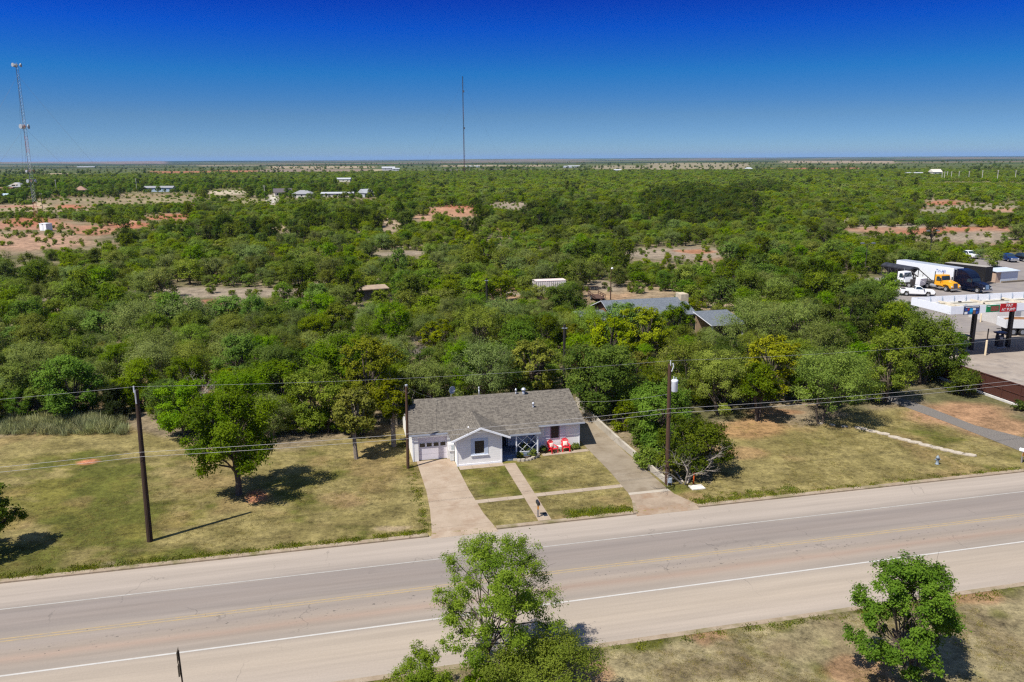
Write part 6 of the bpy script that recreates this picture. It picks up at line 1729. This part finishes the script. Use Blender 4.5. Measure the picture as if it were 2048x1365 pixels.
# -------- prototypes of the thicket
PROTO = {}
def proto(key, **kw):
    kind = kw.pop('kind'); PROTO[key] = make_tree(m=LM[kind], **kw)
for i in range(4):
    proto(('mesquite', i), kind='mesquite', seed=100 + i, Hh=5.2, Wd=6.6, base=.14, lobes=[22, 26, 18, 30][i], lobe_r=[.29, .26, .33, .24][i], subs=12, leaves=12000, leaf=.17, aspect=.38, droop=.5, stems=3, open_=.12)
for i in range(4):
    proto(('elm', i), kind='elm', seed=120 + i, Hh=6.4, Wd=6.0, base=.06, lobes=[24, 28, 20, 26][i], lobe_r=[.28, .25, .32, .27][i], subs=12, leaves=12500, leaf=.18, aspect=.55, stems=2)
for i in range(2):
    proto(('chinaberry', i), kind='chinaberry', seed=140 + i, Hh=6.2, Wd=5.8, base=.15, lobes=30, lobe_r=.21, subs=7, leaves=9000, leaf=.21, aspect=.6)
for i in range(3):
    proto(('oak', i), kind='oak', seed=150 + i, Hh=6.0, Wd=5.8, base=.08, lobes=24, lobe_r=.28, subs=12, leaves=12000, leaf=.18, aspect=.55, stems=2)
for i in range(2):
    proto(('dark', i), kind='dark', seed=160 + i, Hh=6.6, Wd=6.2, base=.04, lobes=24, lobe_r=.28, subs=12, leaves=11000, leaf=.19, aspect=.5, stems=2)
for i in range(3):
    proto(('scrub', i), kind='scrub', seed=170 + i, Hh=3.8, Wd=5.0, base=.05, lobes=18, lobe_r=.30, subs=10, leaves=7000, leaf=.18, aspect=.45, stems=3)
for i in range(2):
    PROTO[('bare', i)] = (dead_tree(180 + i, 3.4, 4), None)
for i in range(3): PROTO[('under', i)] = PROTO[('elm', i)]
NVAR = dict(under=3, mesquite=4, elm=4, chinaberry=2, oak=3, dark=2, scrub=3, bare=2)
HT_ = dict(under=6.4, mesquite=5.2, elm=6.4, chinaberry=6.2, oak=6.0, dark=6.6, scrub=3.8, bare=3.4)
WT_ = dict(under=6.0, mesquite=6.6, elm=6.0, chinaberry=5.8, oak=5.8, dark=6.2, scrub=5.0, bare=4.0)

# places the photo leaves open (pixel ellipses seen on the ground) and things that stay in sight (with their distance)
OPEN = [(60, 480, 150, 22), (60, 447, 120, 10), (190, 462, 50, 10), (260, 449, 45, 6), (60, 416, 150, 7), (230, 402, 190, 6), (335, 432, 55, 6), (310, 390, 100, 4), (455, 384, 50, 5), (545, 399, 14, 12), (500, 403, 50, 5),
        (470, 587, 185, 13), (420, 606, 22, 7), (800, 507, 60, 7), (905, 422, 62, 9), (1020, 412, 45, 6), (850, 436, 30, 5), (780, 450, 22, 9), (1350, 508, 135, 15), (1265, 592, 95, 16), (1200, 575, 30, 10),
        (1880, 461, 150, 7), (1745, 460, 60, 6), (1960, 474, 90, 9), (1885, 404, 45, 4), (1960, 411, 90, 6), (1870, 420, 36, 4), (2010, 420, 30, 4), (1560, 690, 26, 7), (1440, 612, 36, 8), (1010, 592, 30, 7), (170, 770, 40, 10),
        (640, 566, 50, 4), (560, 458, 40, 4), (1680, 440, 30, 3), (120, 600, 60, 6)]
SIGHT = [(1098, 577, 25, 13, 140), (1193, 585, 22, 14, 128), (1221, 565, 8, 36, 120), (1265, 600, 62, 16, 117), (1185, 612, 18, 12, 108), (1402, 632, 32, 22, 113), (745, 588, 28, 14, 138), (973, 575, 5, 18, 135), (1129, 659, 4, 11, 95),
         (1015, 588, 24, 8, 135), (93, 455, 20, 14, 280), (72, 405, 8, 34, 360), (40, 380, 36, 14, 600), (8, 392, 24, 12, 560), (163, 381, 20, 9, 640), (320, 378, 36, 9, 640), (566, 386, 14, 9, 540), (608, 390, 22, 8, 530), (680, 388, 36, 8, 540), (735, 390, 20, 9, 540),
         (1735, 505, 6, 18, 155), (1865, 475, 6, 14, 190), (1955, 358, 85, 7, 900), (690, 362, 12, 4, 1000)]
DARKZ = [(1400, 415, 120, 42), (1080, 440, 60, 28), (1200, 450, 60, 22), (940, 440, 40, 22), (690, 455, 130, 14), (480, 476, 140, 16), (220, 490, 60, 16), (1520, 375, 60, 10), (1900, 480, 90, 22), (60, 530, 70, 24), (800, 458, 24, 20), (1740, 480, 30, 14)]
HOUSEZ = []


def screen(x, y, h):
    """which candidate trees may stand: none may cover the open ground or hide what the photo shows (arrays)"""
    D = np.hypot(x, y); zs = th(x, y)
    ok = np.ones(len(x), bool)
    px0, py0 = projn(x, y, zs); pxt, pyt = projn(x, y, zs + h * .92)
    wpx = h * .6 * FPX / D
    brk = .35 + 1.15 * fbm(x / 13 + 3, y / 10 + 41, 3) * np.where(D > 150, 1, 1)
    for (cx, cy, rx, ry) in OPEN:
        for f in (0, .3, .6, .95):
            qx, qy = projn(x, y, zs + h * f)
            dx = np.maximum(np.abs(qx - cx) - wpx * .45 * (f > 0), 0)
            ok &= (dx / rx) ** 2 + ((qy - cy) / ry) ** 2 > brk
    for (cx, cy, rx, ry, dm) in SIGHT:
        ok &= ~((D < dm) & (pyt < cy + ry) & (py0 > cy - ry) & (np.abs(px0 - cx) < rx + wpx * .9))
        ok &= ~((D >= dm) & (D < dm + 12) & (np.abs(px0 - cx) < rx) & (np.abs(py0 - cy) < ry * 1.3))
    return ok & (px0 > -120) & (px0 < IW + 120), px0, py0, pyt


def inyard(u, v):
    if v < 66: return True
    if u < 5 and v < float(np.interp(u, [-40, -20, -16, -9, -5, 0, 5], [83.5, 83, 76.5, 74, 71, 70, 68])): return True
    if 3.5 < u < 25.5 and v < 76.5: return True
    if u < 5 and v < 68 + 1.5 * math.sin(u * .4): return True
    if 26 < u < 66 and v < 69.5 - .05 * (u - 26): return True
    if u > 56.5 and v < 79: return True
    if u > 67 and v < 95: return True
    if u > 78 + (114 - v) * .3 and 90 < v < 114: return True
    if u > 97 and 112 < v < 151 : return True
    if u > 93 and 105 < v < 120: return True
    if u > 149 and v < 166: return True
    if u > 141 and v < 152: return True
    if 38 < u < 53.5 and 105.5 < v < 117.5: return True
    if 34 < u < 40 and 106 < v < 112: return True
    if 50 < u < 57 and 98 < v < 106: return True
    return False


cells = {}
def free(x, y, r):
    ix, iy = int(x // 6), int(y // 6)
    for i in range(ix - 1, ix + 2):
        for j in range(iy - 1, iy + 2):
            for (a, c, q) in cells.get((i, j), ()):
                if (a - x) ** 2 + (c - y) ** 2 < (r + q) ** 2: return False
    return True
def put(x, y, r): cells.setdefault((int(x // 6), int(y // 6)), []).append((x, y, r))


for o in list(COL.objects):
    if o.get('category') in ('tree', 'shrub') and o.location.y > 60: put(o.location.x, o.location.y, 2.4)
cand = []
rt = random.Random(21)
rn = np.random.RandomState(21)


def candidates(d0, d1, n):
    d = np.sqrt(rn.uniform(d0 ** 2, d1 ** 2, n)); a = rn.uniform(-R(37), R(37), n)
    x, y = d * np.sin(a), d * np.cos(a)
    keep = np.array([not inyard(p * CU + q * SU, -p * SU + q * CU) for p, q in zip(x, y)])
    return d[keep], x[keep], y[keep]


d_, x_, y_ = candidates(64, 200, 16000)
n_, k_, s_ = fbm(x_ / 22 + 5, y_ / 22 + 60, 3), rn.rand(len(x_)), rn.uniform(.52, 1.26, len(x_)) * np.where(d_ < 120, 1.0, .88)
kinds = []
for d, k, x, y in zip(d_, k_, x_, y_):
    u, v = x * CU + y * SU, -x * SU + y * CU
    if u > 60 and v > 69: kinds.append(rt.choice(['elm', 'elm', 'oak', 'elm', 'mesquite', 'dark'])); continue
    if d < 92: kinds.append('elm' if k < .46 else ('chinaberry' if k < .58 else ('oak' if k < .76 else ('mesquite' if k < .95 else 'dark'))))
    elif d < 135: kinds.append('mesquite' if k < .50 else ('elm' if k < .74 else ('oak' if k < .84 else ('chinaberry' if k < .90 else ('bare' if k < .95 else 'scrub')))))
    else: kinds.append('mesquite' if k < .50 else ('elm' if k < .58 else ('scrub' if k < .86 else ('oak' if k < .91 else ('bare' if k < .97 else 'dark')))))
hh_ = np.array([HT_[k] for k in kinds]) * s_ * 1.08
ok_, px_, py_, pt_ = screen(x_, y_, hh_)
for i in np.nonzero(ok_)[0]:
    d, x, y, sp_, s = d_[i], x_[i], y_[i], kinds[i], s_[i]
    r = WT_[sp_] * s * .30 * (1.0 if d < 110 else 1.08)
    if n_[i] < .36 and d > 95: r *= 1.4
    if not free(x, y, r): continue
    for (cx, cy, rx, ry) in DARKZ:
        if ((px_[i] - cx) / rx) ** 2 + ((py_[i] - cy) / ry) ** 2 < 1: sp_ = 'dark'
    put(x, y, r)
    cand.append((d, x, y, sp_, s, px_[i], (py_[i] + pt_[i]) / 2, x * CU + y * SU, -x * SU + y * CU))
cand.sort()
# bushes that fill the wood's edge down to the grass
edge = []
for i in range(24):
    u = -36 + i * 1.65 + rt.uniform(-.5, .5); edge.append((u, float(np.interp(u, [-40, -20, -16, -9, -5, 0, 5], [84.5, 84, 77.5, 75, 72.5, 72, 70])) + rt.uniform(.2, 1.6)))
for i in range(22):
    u = 27.5 + i * 1.55 + rt.uniform(-.5, .5); edge.append((u, 71.5 + rt.uniform(.0, 2.2)))
for i in range(9): edge.append((57 + rt.uniform(-1, 9), 80 + rt.uniform(0, 3)))
for i in range(7): edge.append((5 + i * 2.6, 78 + rt.uniform(0, 1.5)))
for u, v in edge:
    if 41 < u < 46 and rt.random() < .5: continue
    q = W(u, v); s = rt.uniform(.30, .55); px0, py0 = projn(q.x, q.y, 1.0)
    if -40 < px0 < IW + 40: cand.insert(0, (math.hypot(q.x, q.y), q.x, q.y, 'under', s, px0, py0, u, v))
NEAR_N = 300
near, rest = cand[:NEAR_N], cand[NEAR_N:]

KN = dict(mesquite=('mesquite_tree', 'grey-green mesquite', 'tree'), elm=('elm_tree', 'bright green elm', 'tree'), chinaberry=('chinaberry_tree', 'yellow-green tufted tree', 'tree'), oak=('oak_tree', 'deep green oak', 'tree'), dark=('dense_tree', 'very dark dense tree', 'tree'), scrub=('scrub_bush', 'olive green bush', 'bush'), bare=('bare_tree', 'leafless grey tree', 'tree'), under=('edge_shrub', 'leafy green shrub', 'shrub'))
LMK = [('the white house', W(13, 70)), ('the tall grass', W(-22, 66)), ('the dense lawn tree', W(-8, 62)), ('the transformer pole', W(26, 60)), ('the rear house', W(46, 108)), ('the small outbuilding', W(54, 101)), ('the fuel canopy', W(84, 92)), ('the white pickup', W(103, 124)),
       ('the white container', P(1098, 588)), ('the dark flat-roofed shed', P(745, 600)), ('the pale rubble pile', P(1015, 592)), ('the leaning mesquite', P(1640, 848)), ('the pale dry clearing', P(480, 592)), ('the dark service pole', PB(1129, 650, 7.5)), ('the pale snag', PB(405, 722, 5.2)), ('the brown fence', W(67, 72)), ('the white trailer', W(113, 143)), ('the orange dead bough', dq)]
lab = []
for (d, x, y, sp_, s, px, py, u, v) in near:
    bl = min(LMK, key=lambda q: math.hypot(q[1].x - x, (q[1].y - y) * .7))
    dx, dy = x - bl[1].x, y - bl[1].y
    if abs(dy) > abs(dx): rel = 'behind' if dy > 0 else 'in front of'
    else: rel = 'right of' if dx > 0 else 'left of'
    if math.hypot(dx, dy) > 24: rel = 'well ' + rel if rel != 'in front of' else 'far in front of'
    size = 'tall' if s * HT_[sp_] > 6.0 else ('low' if s * HT_[sp_] < 4.2 else 'mid-sized')
    lab.append([f'{size} {KN[sp_][1]} {rel} {bl[0]}', px])
from collections import defaultdict
byl = defaultdict(list)
for i, (l, px) in enumerate(lab): byl[l].append(i)
final = [None] * len(lab)
for l, ii in byl.items():
    ii.sort(key=lambda i: lab[i][1])
    for k, i in enumerate(ii):
        final[i] = l if len(ii) == 1 else f'{l}, {ords[min(k, 19)]} from the left'
for i, (d, x, y, sp_, s, px, py, u, v) in enumerate(near):
    tr, cr = PROTO[(sp_, rt.randrange(NVAR[sp_]))]
    nm, _, cat = KN[sp_]
    treething(nm, final[i], cat, tr, cr, (x, y, float(th(x, y))), rt.uniform(0, 6.28), (s * rt.uniform(.9, 1.12), s * rt.uniform(.9, 1.12), s * rt.uniform(.85, 1.15)), 'trees of the thicket behind the houses' if sp_ != 'under' else 'shrubs along the edge of the thicket')

# -------- the farther woodland and scrub: one mass, its crowns instanced on points
far_col = bpy.data.collections.new('woodland crowns')
far_names = []
def farproto(kind, n, leaves, leaf, **kw):
    ids = []
    for i in range(n):
        tr, cr = make_tree(300 + 17 * len(far_names), m=LM[kind], leaves=leaves, leaf=leaf, **kw)
        me = cr
        bm = bmesh.new(); bm.from_mesh(cr); k0 = len(bm.faces); bm.from_mesh(tr)
        bm.faces.ensure_lookup_table()
        for f in bm.faces[k0:]: f.material_index = 1
        bm.to_mesh(cr); bm.free(); cr.materials.append(M_BARK)
        nm = f'w{len(far_names):02d}_{kind}'
        o = bpy.data.objects.new(nm, cr); far_col.objects.link(o); ids.append(len(far_names)); far_names.append(nm)
    return ids
FP = {}
FP['mid_mesquite'] = farproto('mesquite', 3, 4200, .27, Hh=5.0, Wd=6.4, base=.08, lobes=14, lobe_r=.34, aspect=.45)
FP['mid_elm'] = farproto('elm', 3, 4200, .28, Hh=5.6, Wd=5.8, base=.06, lobes=14, lobe_r=.34)
FP['mid_scrub'] = farproto('farscrub', 3, 3000, .26, Hh=3.4, Wd=4.8, base=.02, lobes=11, lobe_r=.36)
FP['mid_dark'] = farproto('dark', 3, 3600, .31, Hh=6.4, Wd=6.0, base=.04, lobes=14, lobe_r=.33)
FP['mid_bare'] = farproto('mesquite', 1, 260, .30, Hh=3.2, Wd=4.0, base=.05, lobes=9, lobe_r=.34)
FP['far_scrub'] = farproto('farscrub', 3, 620, .70, Hh=2.9, Wd=6.6, base=.0, lobes=9, lobe_r=.4)
FP['far_dark'] = farproto('dark', 2, 420, .85, Hh=5.6, Wd=6.6, base=.0, lobes=9, lobe_r=.38)
FP['far_mesq'] = farproto('mesquite', 2, 420, .75, Hh=3.8, Wd=5.8, base=.0, lobes=9, lobe_r=.4)
pts = []
for (d, x, y, sp_, s, px, py, u, v) in rest:
    k = {'mesquite': 'mid_mesquite', 'elm': 'mid_elm', 'chinaberry': 'mid_elm', 'oak': 'mid_elm', 'dark': 'mid_dark', 'scrub': 'mid_scrub', 'bare': 'mid_bare'}[sp_]
    pts.append((x, y, s, rt.choice(FP[k])))
FH = dict(mid_mesquite=5.0, mid_elm=5.6, mid_scrub=3.4, mid_dark=6.4, mid_bare=3.2, far_scrub=3.2, far_dark=5.6, far_mesq=3.8)


def scatter(d0, d1, n, spc, mid):
    d_, x_, y_ = candidates(d0, d1, n)
    n = len(x_)
    s_ = rn.uniform(.5, 1.15, n)
    nz = fbm(x_ / 60 + 15, y_ / 60 + 2, 3)
    s_ = np.where((nz < .42) & (rn.rand(n) < .55), s_ * .6, s_)
    px_, py_ = projn(x_, y_, th(x_, y_))
    dk = np.zeros(n, bool); jit = rn.uniform(.5, 1.25, n)
    for (cx, cy, rx, ry) in DARKZ: dk |= ((px_ - cx) / rx) ** 2 + ((py_ - 5 - cy) / ry) ** 2 < jit
    town = (py_ > 366) & (py_ < 408) & (px_ < 830)
    k_ = rn.rand(n); T = []
    for i in range(n):
        k = k_[i]
        if dk[i]: t = 'mid_dark' if mid else 'far_dark'; s_[i] = max(s_[i], .75) * 1.1
        elif town[i]: t = ('mid_elm' if k < .7 else ('mid_dark' if k < .8 else 'mid_scrub'))
        elif mid: t = 'mid_scrub' if k < .66 else ('mid_mesquite' if k < .87 else ('mid_elm' if k < .91 else ('mid_bare' if k < .96 else 'mid_dark'))); s_[i] *= (1.0 if t == 'mid_scrub' else .85)
        else: t = 'far_scrub' if k < .78 else ('far_mesq' if k < .965 else 'far_dark')
        T.append(t)
    ok, px_, py_, pt_ = screen(x_, y_, np.array([FH[t] for t in T]) * s_ * 1.1)
    ok &= ~((nz < .33) & (rn.rand(n) < .6)) & ~(town & (rn.rand(n) < .45))
    # low bushes that may stand in the open patches
    low = ~ok & (rn.rand(n) < np.where(fbm(x_ / 16 + 77, y_ / 9, 2) > .52, .22, .02))
    lowok, *_ = screen(x_, y_, np.full(n, .9))
    for i in np.nonzero(ok | low)[0]:
        x, y, s = x_[i], y_[i], s_[i]
        t = T[i]
        if low[i]:
            s = rn.uniform(.14, .34) * rn.choice([1, 1, 1.7]); t = 'mid_scrub' if mid else 'far_scrub'
        r = spc * s * (FH[t] / 3.4) ** .6
        if not free(x, y, r): continue
        put(x, y, r)
        pts.append((x, y, s, rt.choice(FP[t])))
scatter(150, 520, 42000, 1.6, True)
scatter(500, 1000, 46000, 2.1, False)
scatter(980, 1700, 48000, 2.6, False)
cells.clear()
# tree lines on the plain beyond
for _ in range(3600):
    d = math.exp(rt.uniform(math.log(1600), math.log(5200))); a = rt.uniform(-R(37), R(37))
    x, y = d * math.sin(a), d * math.cos(a)
    if fbm(np.float64(x / 500 + 9), np.float64(y / 160 + 3), 4) < .50: continue
    pts.append((x, y, rt.uniform(.7, 1.5), rt.choice(FP['far_dark'] if rt.random() < .25 else FP['far_mesq'])))
pa = np.array([(x, y) for x, y, s, i in pts]); pz = th(pa[:, 0], pa[:, 1])
print('woodland instances', len(pts), 'near', len(near))


def instancer(name, mtag, P3, scale, rot, idx, coll):
    me = bpy.data.meshes.new(name); n = len(P3)
    me.vertices.add(n); me.vertices.foreach_set('co', np.asarray(P3, np.float32).ravel())
    a = me.attributes.new('sc', 'FLOAT_VECTOR', 'POINT'); a.data.foreach_set('vector', np.asarray(scale, np.float32).ravel())
    a = me.attributes.new('ro', 'FLOAT_VECTOR', 'POINT'); a.data.foreach_set('vector', np.asarray(rot, np.float32).ravel())
    a = me.attributes.new('ix', 'INT', 'POINT'); a.data.foreach_set('value', np.asarray(idx, np.int32))
    o = bpy.data.objects.new(name, me); COL.objects.link(o)
    ng = bpy.data.node_groups.new(name + ' scatter', 'GeometryNodeTree')
    ng.interface.new_socket('Geometry', in_out='INPUT', socket_type='NodeSocketGeometry'); ng.interface.new_socket('Geometry', in_out='OUTPUT', socket_type='NodeSocketGeometry')
    gi, go = ng.nodes.new('NodeGroupInput'), ng.nodes.new('NodeGroupOutput')
    ip = ng.nodes.new('GeometryNodeInstanceOnPoints'); ci = ng.nodes.new('GeometryNodeCollectionInfo')
    ci.inputs['Collection'].default_value = coll; ci.inputs['Separate Children'].default_value = True; ci.inputs['Reset Children'].default_value = True
    ip.inputs['Pick Instance'].default_value = True
    def na(nm, ty):
        q = ng.nodes.new('GeometryNodeInputNamedAttribute'); q.data_type = ty; q.inputs['Name'].default_value = nm; return q.outputs['Attribute']
    L = ng.links
    L.new(gi.outputs[0], ip.inputs['Points']); L.new(ci.outputs[0], ip.inputs['Instance'])
    L.new(na('ix', 'INT'), ip.inputs['Instance Index']); L.new(na('sc', 'FLOAT_VECTOR'), ip.inputs['Scale'])
    e2 = ng.nodes.new('FunctionNodeEulerToRotation'); L.new(na('ro', 'FLOAT_VECTOR'), e2.inputs[0]); L.new(e2.outputs[0], ip.inputs['Rotation'])
    L.new(ip.outputs[0], go.inputs[0])
    md = o.modifiers.new('scatter', 'NODES'); md.node_group = ng
    tag(o, mtag[0], mtag[1], None, 'stuff')
    return o


n = len(pts); rg = np.random.RandomState(5)
sv = np.array([p[2] for p in pts])
instancer('woodland', ('mass of mesquite scrub and trees reaching to the horizon', 'woodland'), np.stack([pa[:, 0], pa[:, 1], pz], 1),
          np.stack([sv * rg.uniform(.85, 1.2, n), sv * rg.uniform(.85, 1.2, n), sv * rg.uniform(.8, 1.2, n)], 1), np.stack([0 * sv, 0 * sv, rg.uniform(0, 6.28, n)], 1), [p[3] for p in pts], far_col)

# -------- grass: pale tall clumps, weeds and turf tufts
def tuft(name, nb, h, spread, m, w=.02, bend=.5, seed=0):
    rg = np.random.RandomState(seed)
    b0 = np.stack([rg.normal(size=nb) * spread, rg.normal(size=nb) * spread, np.zeros(nb)], 1)
    a = rg.uniform(0, 6.28, nb); hh = h * rg.uniform(.5, 1.1, nb)
    T_ = nrm(np.stack([np.cos(a) * bend * rg.rand(nb), np.sin(a) * bend * rg.rand(nb), np.ones(nb)], 1))
    N_ = nrm(np.cross(T_, rg.normal(size=(nb, 3))))
    return leaf_mesh(name, m, b0 + T_ * hh[:, None] * .5, N_, T_, hh, np.full(nb, w), np.clip(rg.rand(nb) * .7 + .3 * rg.rand(), 0, 1))
gcol = bpy.data.collections.new('grass tufts')
for i, me in enumerate([tuft('a', 90, 1.25, .25, LM['grass'], .05, .9, 1), tuft('b', 70, .9, .2, LM['grass'], .05, .9, 2), tuft('c', 40, .11, .14, LM['green'], .05, 1.8, 3), tuft('d', 26, .07, .12, LM['turf'], .03, 2.2, 4), tuft('e', 26, .06, .14, LM['turf'], .03, 2.4, 5), tuft('f', 45, .5, .2, LM['grass'], .035, 1.0, 6)]):
    gcol.objects.link(bpy.data.objects.new(f'g{i}', me))
gp, gs, gi_ = [], [], []
def addg(x, y, s, i): gp.append((x, y, float(th(x, y)))); gs.append(s); gi_.append(i)
for _ in range(420):
    px, py = rt.uniform(-40, 250), rt.gauss(852, 16)
    if py < 818 + 12 * math.sin(px / 30) or py > 872: continue
    q = P(px, py); addg(q.x, q.y, rt.uniform(.5, 1.1), rt.choice([0, 1, 5]))
for _ in range(260):
    q = P(rt.uniform(-30, 120), rt.gauss(848, 8)); addg(q.x, q.y, rt.uniform(.5, .9), 1)
for _ in range(700):                       # weeds along the kerbs and the drive
    k = rt.random()
    if k < .35: u, v = rt.uniform(-24, 5.4), 50.5 + abs(rt.gauss(0, .25))
    elif k < .55: u, v = rt.uniform(15.5, 20.3), 50.5 + abs(rt.gauss(0, .5))
    elif k < .72: u, v = rt.uniform(25.5, 34), 50.5 + abs(rt.gauss(0, .6))
    elif k < .80: u, v = rt.uniform(34, 56), 50.5 + abs(rt.gauss(0, .15))
    elif k < .87: u, v = 5.75 - abs(rt.gauss(0, .35)), rt.uniform(50.6, 63)
    else: u, v = rt.uniform(-2, 44), 35.1 - abs(rt.gauss(0, .3))
    q = W(u, v); addg(q.x, q.y, rt.uniform(.5, 1.3), 2)
for _ in range(14000):                     # short dry turf on the lawns and the near verge
    if rt.random() < .7: u, v = rt.uniform(-32, 60), 50.5 + 16 * rt.random() ** 1.3
    else: u, v = rt.uniform(0, 45), rt.uniform(27, 35.1)
    if (5.6 < u < 9.8 and v > 50 and v < 64) or (13.1 < u < 14.4 and 50 < v < 62) or (21.0 < u < 25 and 50 < v < 78) or (9.4 < u < 21.2 and (54.3 < v < 55.25 or v > 61.0)) or (56.0 < u < 63 and v > 49) or (5.5 < u < 21.2 and v > 61): continue
    if fbm(np.float64(u / 2.5), np.float64(v / 2.5 + 7), 2) < .42: continue
    q = W(u, v); addg(q.x, q.y, rt.uniform(.5, 1.15), 3 + (rt.random() < .5))
rg = np.random.RandomState(6); n = len(gp); gs = np.array(gs)
instancer('grass', ('dry turf, weeds and pale tall grass on the lawns', 'grass'), gp, np.stack([gs, gs, gs], 1), np.stack([0 * gs, 0 * gs, rg.uniform(0, 6.28, n)], 1), gi_, gcol)

# ------------------------------------------------------------------ sky, sun, air
EL, AZ = R(57.5), R(40.1)          # the poles' shadows run along AZ (from world x towards y)
sun_from = Vector((-math.cos(AZ) * math.cos(EL), -math.sin(AZ) * math.cos(EL), math.sin(EL)))
sd = bpy.data.lights.new('sun', 'SUN'); so = bpy.data.objects.new('sun', sd); COL.objects.link(so)
sd.energy, sd.angle, sd.color = 4.0, R(.53), (1.0, .955, .88)
so.rotation_euler = (-sun_from).to_track_quat('-Z', 'Y').to_euler()
so.location = sun_from * 200
wd = bpy.data.worlds.new("World"); SC.world = wd; wd.use_nodes = True
nt = wd.node_tree; L = nt.links; bg = nt.nodes['Background']
sky = nt.nodes.new('ShaderNodeTexSky'); sky.sky_type = 'NISHITA'; sky.sun_disc = False
sky.sun_elevation = EL; sky.sun_rotation = math.atan2(sun_from.x, sun_from.y)
sky.altitude = 500; sky.air_density = 1.0; sky.dust_density = .6; sky.ozone_density = 3.0
tc = nt.nodes.new('ShaderNodeTexCoord')
# a clear polarised sky deepens quickly above the horizon: the sky is read at a steeper height than it is seen
mp = nt.nodes.new('ShaderNodeMapping'); mp.inputs['Scale'].default_value = (1, 1, 3.2)
nm = nt.nodes.new('ShaderNodeVectorMath'); nm.operation = 'NORMALIZE'
L.new(tc.outputs['Generated'], mp.inputs['Vector']); L.new(mp.outputs[0], nm.inputs[0]); L.new(nm.outputs[0], sky.inputs['Vector'])
sx = nt.nodes.new('ShaderNodeSeparateXYZ'); L.new(tc.outputs['Generated'], sx.inputs[0])
rp = nt.nodes.new('ShaderNodeValToRGB'); L.new(sx.outputs[2], rp.inputs['Fac'])
cr = rp.color_ramp
SKY = [(0.0, (0.271, 0.3645, 0.5199)), (0.0495, (0.2555, 0.3988, 0.5066)), (0.0993, (0.06, 0.42, 0.73)), (0.1484, (0.0, 0.25, 0.93)), (0.1904, (0.0, 0.115, 0.80)), (0.45, (0.62, 0.7, 0.78)), (1.0, (0.78, 0.78, 0.78))]
cr.elements.remove(cr.elements[1])
for i, (p, c) in enumerate(SKY):
    e = cr.elements[0] if i == 0 else cr.elements.new(p)
    e.position = p; e.color = rgba(c)
mx = nt.nodes.new('ShaderNodeMix'); mx.data_type = 'RGBA'; mx.blend_type = 'MULTIPLY'; mx.inputs[0].default_value = 1
L.new(sky.outputs[0], mx.inputs[6]); L.new(rp.outputs[0], mx.inputs[7]); L.new(mx.outputs[2], bg.inputs['Color'])
bg.inputs['Strength'].default_value = .1
HAZE = 2.6e-5
if HAZE:
    b = MB().box(-52000, 52000, -3000, 52000, -60, 190)
    m = bpy.data.materials.new('thin air'); m.use_nodes = True; nt = m.node_tree
    for n_ in list(nt.nodes):
        if n_.type == 'BSDF_PRINCIPLED': nt.nodes.remove(n_)
    pv = nt.nodes.new('ShaderNodeVolumePrincipled'); pv.inputs['Color'].default_value = (.36, .62, 1, 1); pv.inputs['Density'].default_value = HAZE; pv.inputs['Anisotropy'].default_value = .0
    nt.links.new(pv.outputs[0], nt.nodes['Material Output'].inputs['Volume'])
    tag(b.build('haze', m), 'thin blue air over the plain', 'haze', None, 'stuff')

SC.render.engine = 'CYCLES'
cy = SC.cycles
cy.max_bounces, cy.diffuse_bounces, cy.glossy_bounces, cy.transmission_bounces, cy.volume_bounces, cy.transparent_max_bounces = 5, 3, 2, 3, 0, 4
cy.use_denoising = False; cy.denoiser = 'OPENIMAGEDENOISE'; cy.denoising_input_passes = 'RGB_ALBEDO_NORMAL'; cy.denoising_prefilter = 'ACCURATE'
cy.sample_clamp_indirect = 4
cy.use_adaptive_sampling = False
cy.pixel_filter_type = 'BLACKMAN_HARRIS'; cy.filter_width = 1.3
SC.view_settings.view_transform = 'Standard'; SC.view_settings.look = 'None'
SC.view_settings.exposure = .8; SC.view_settings.gamma = 1; SC.view_settings.use_curve_mapping = False
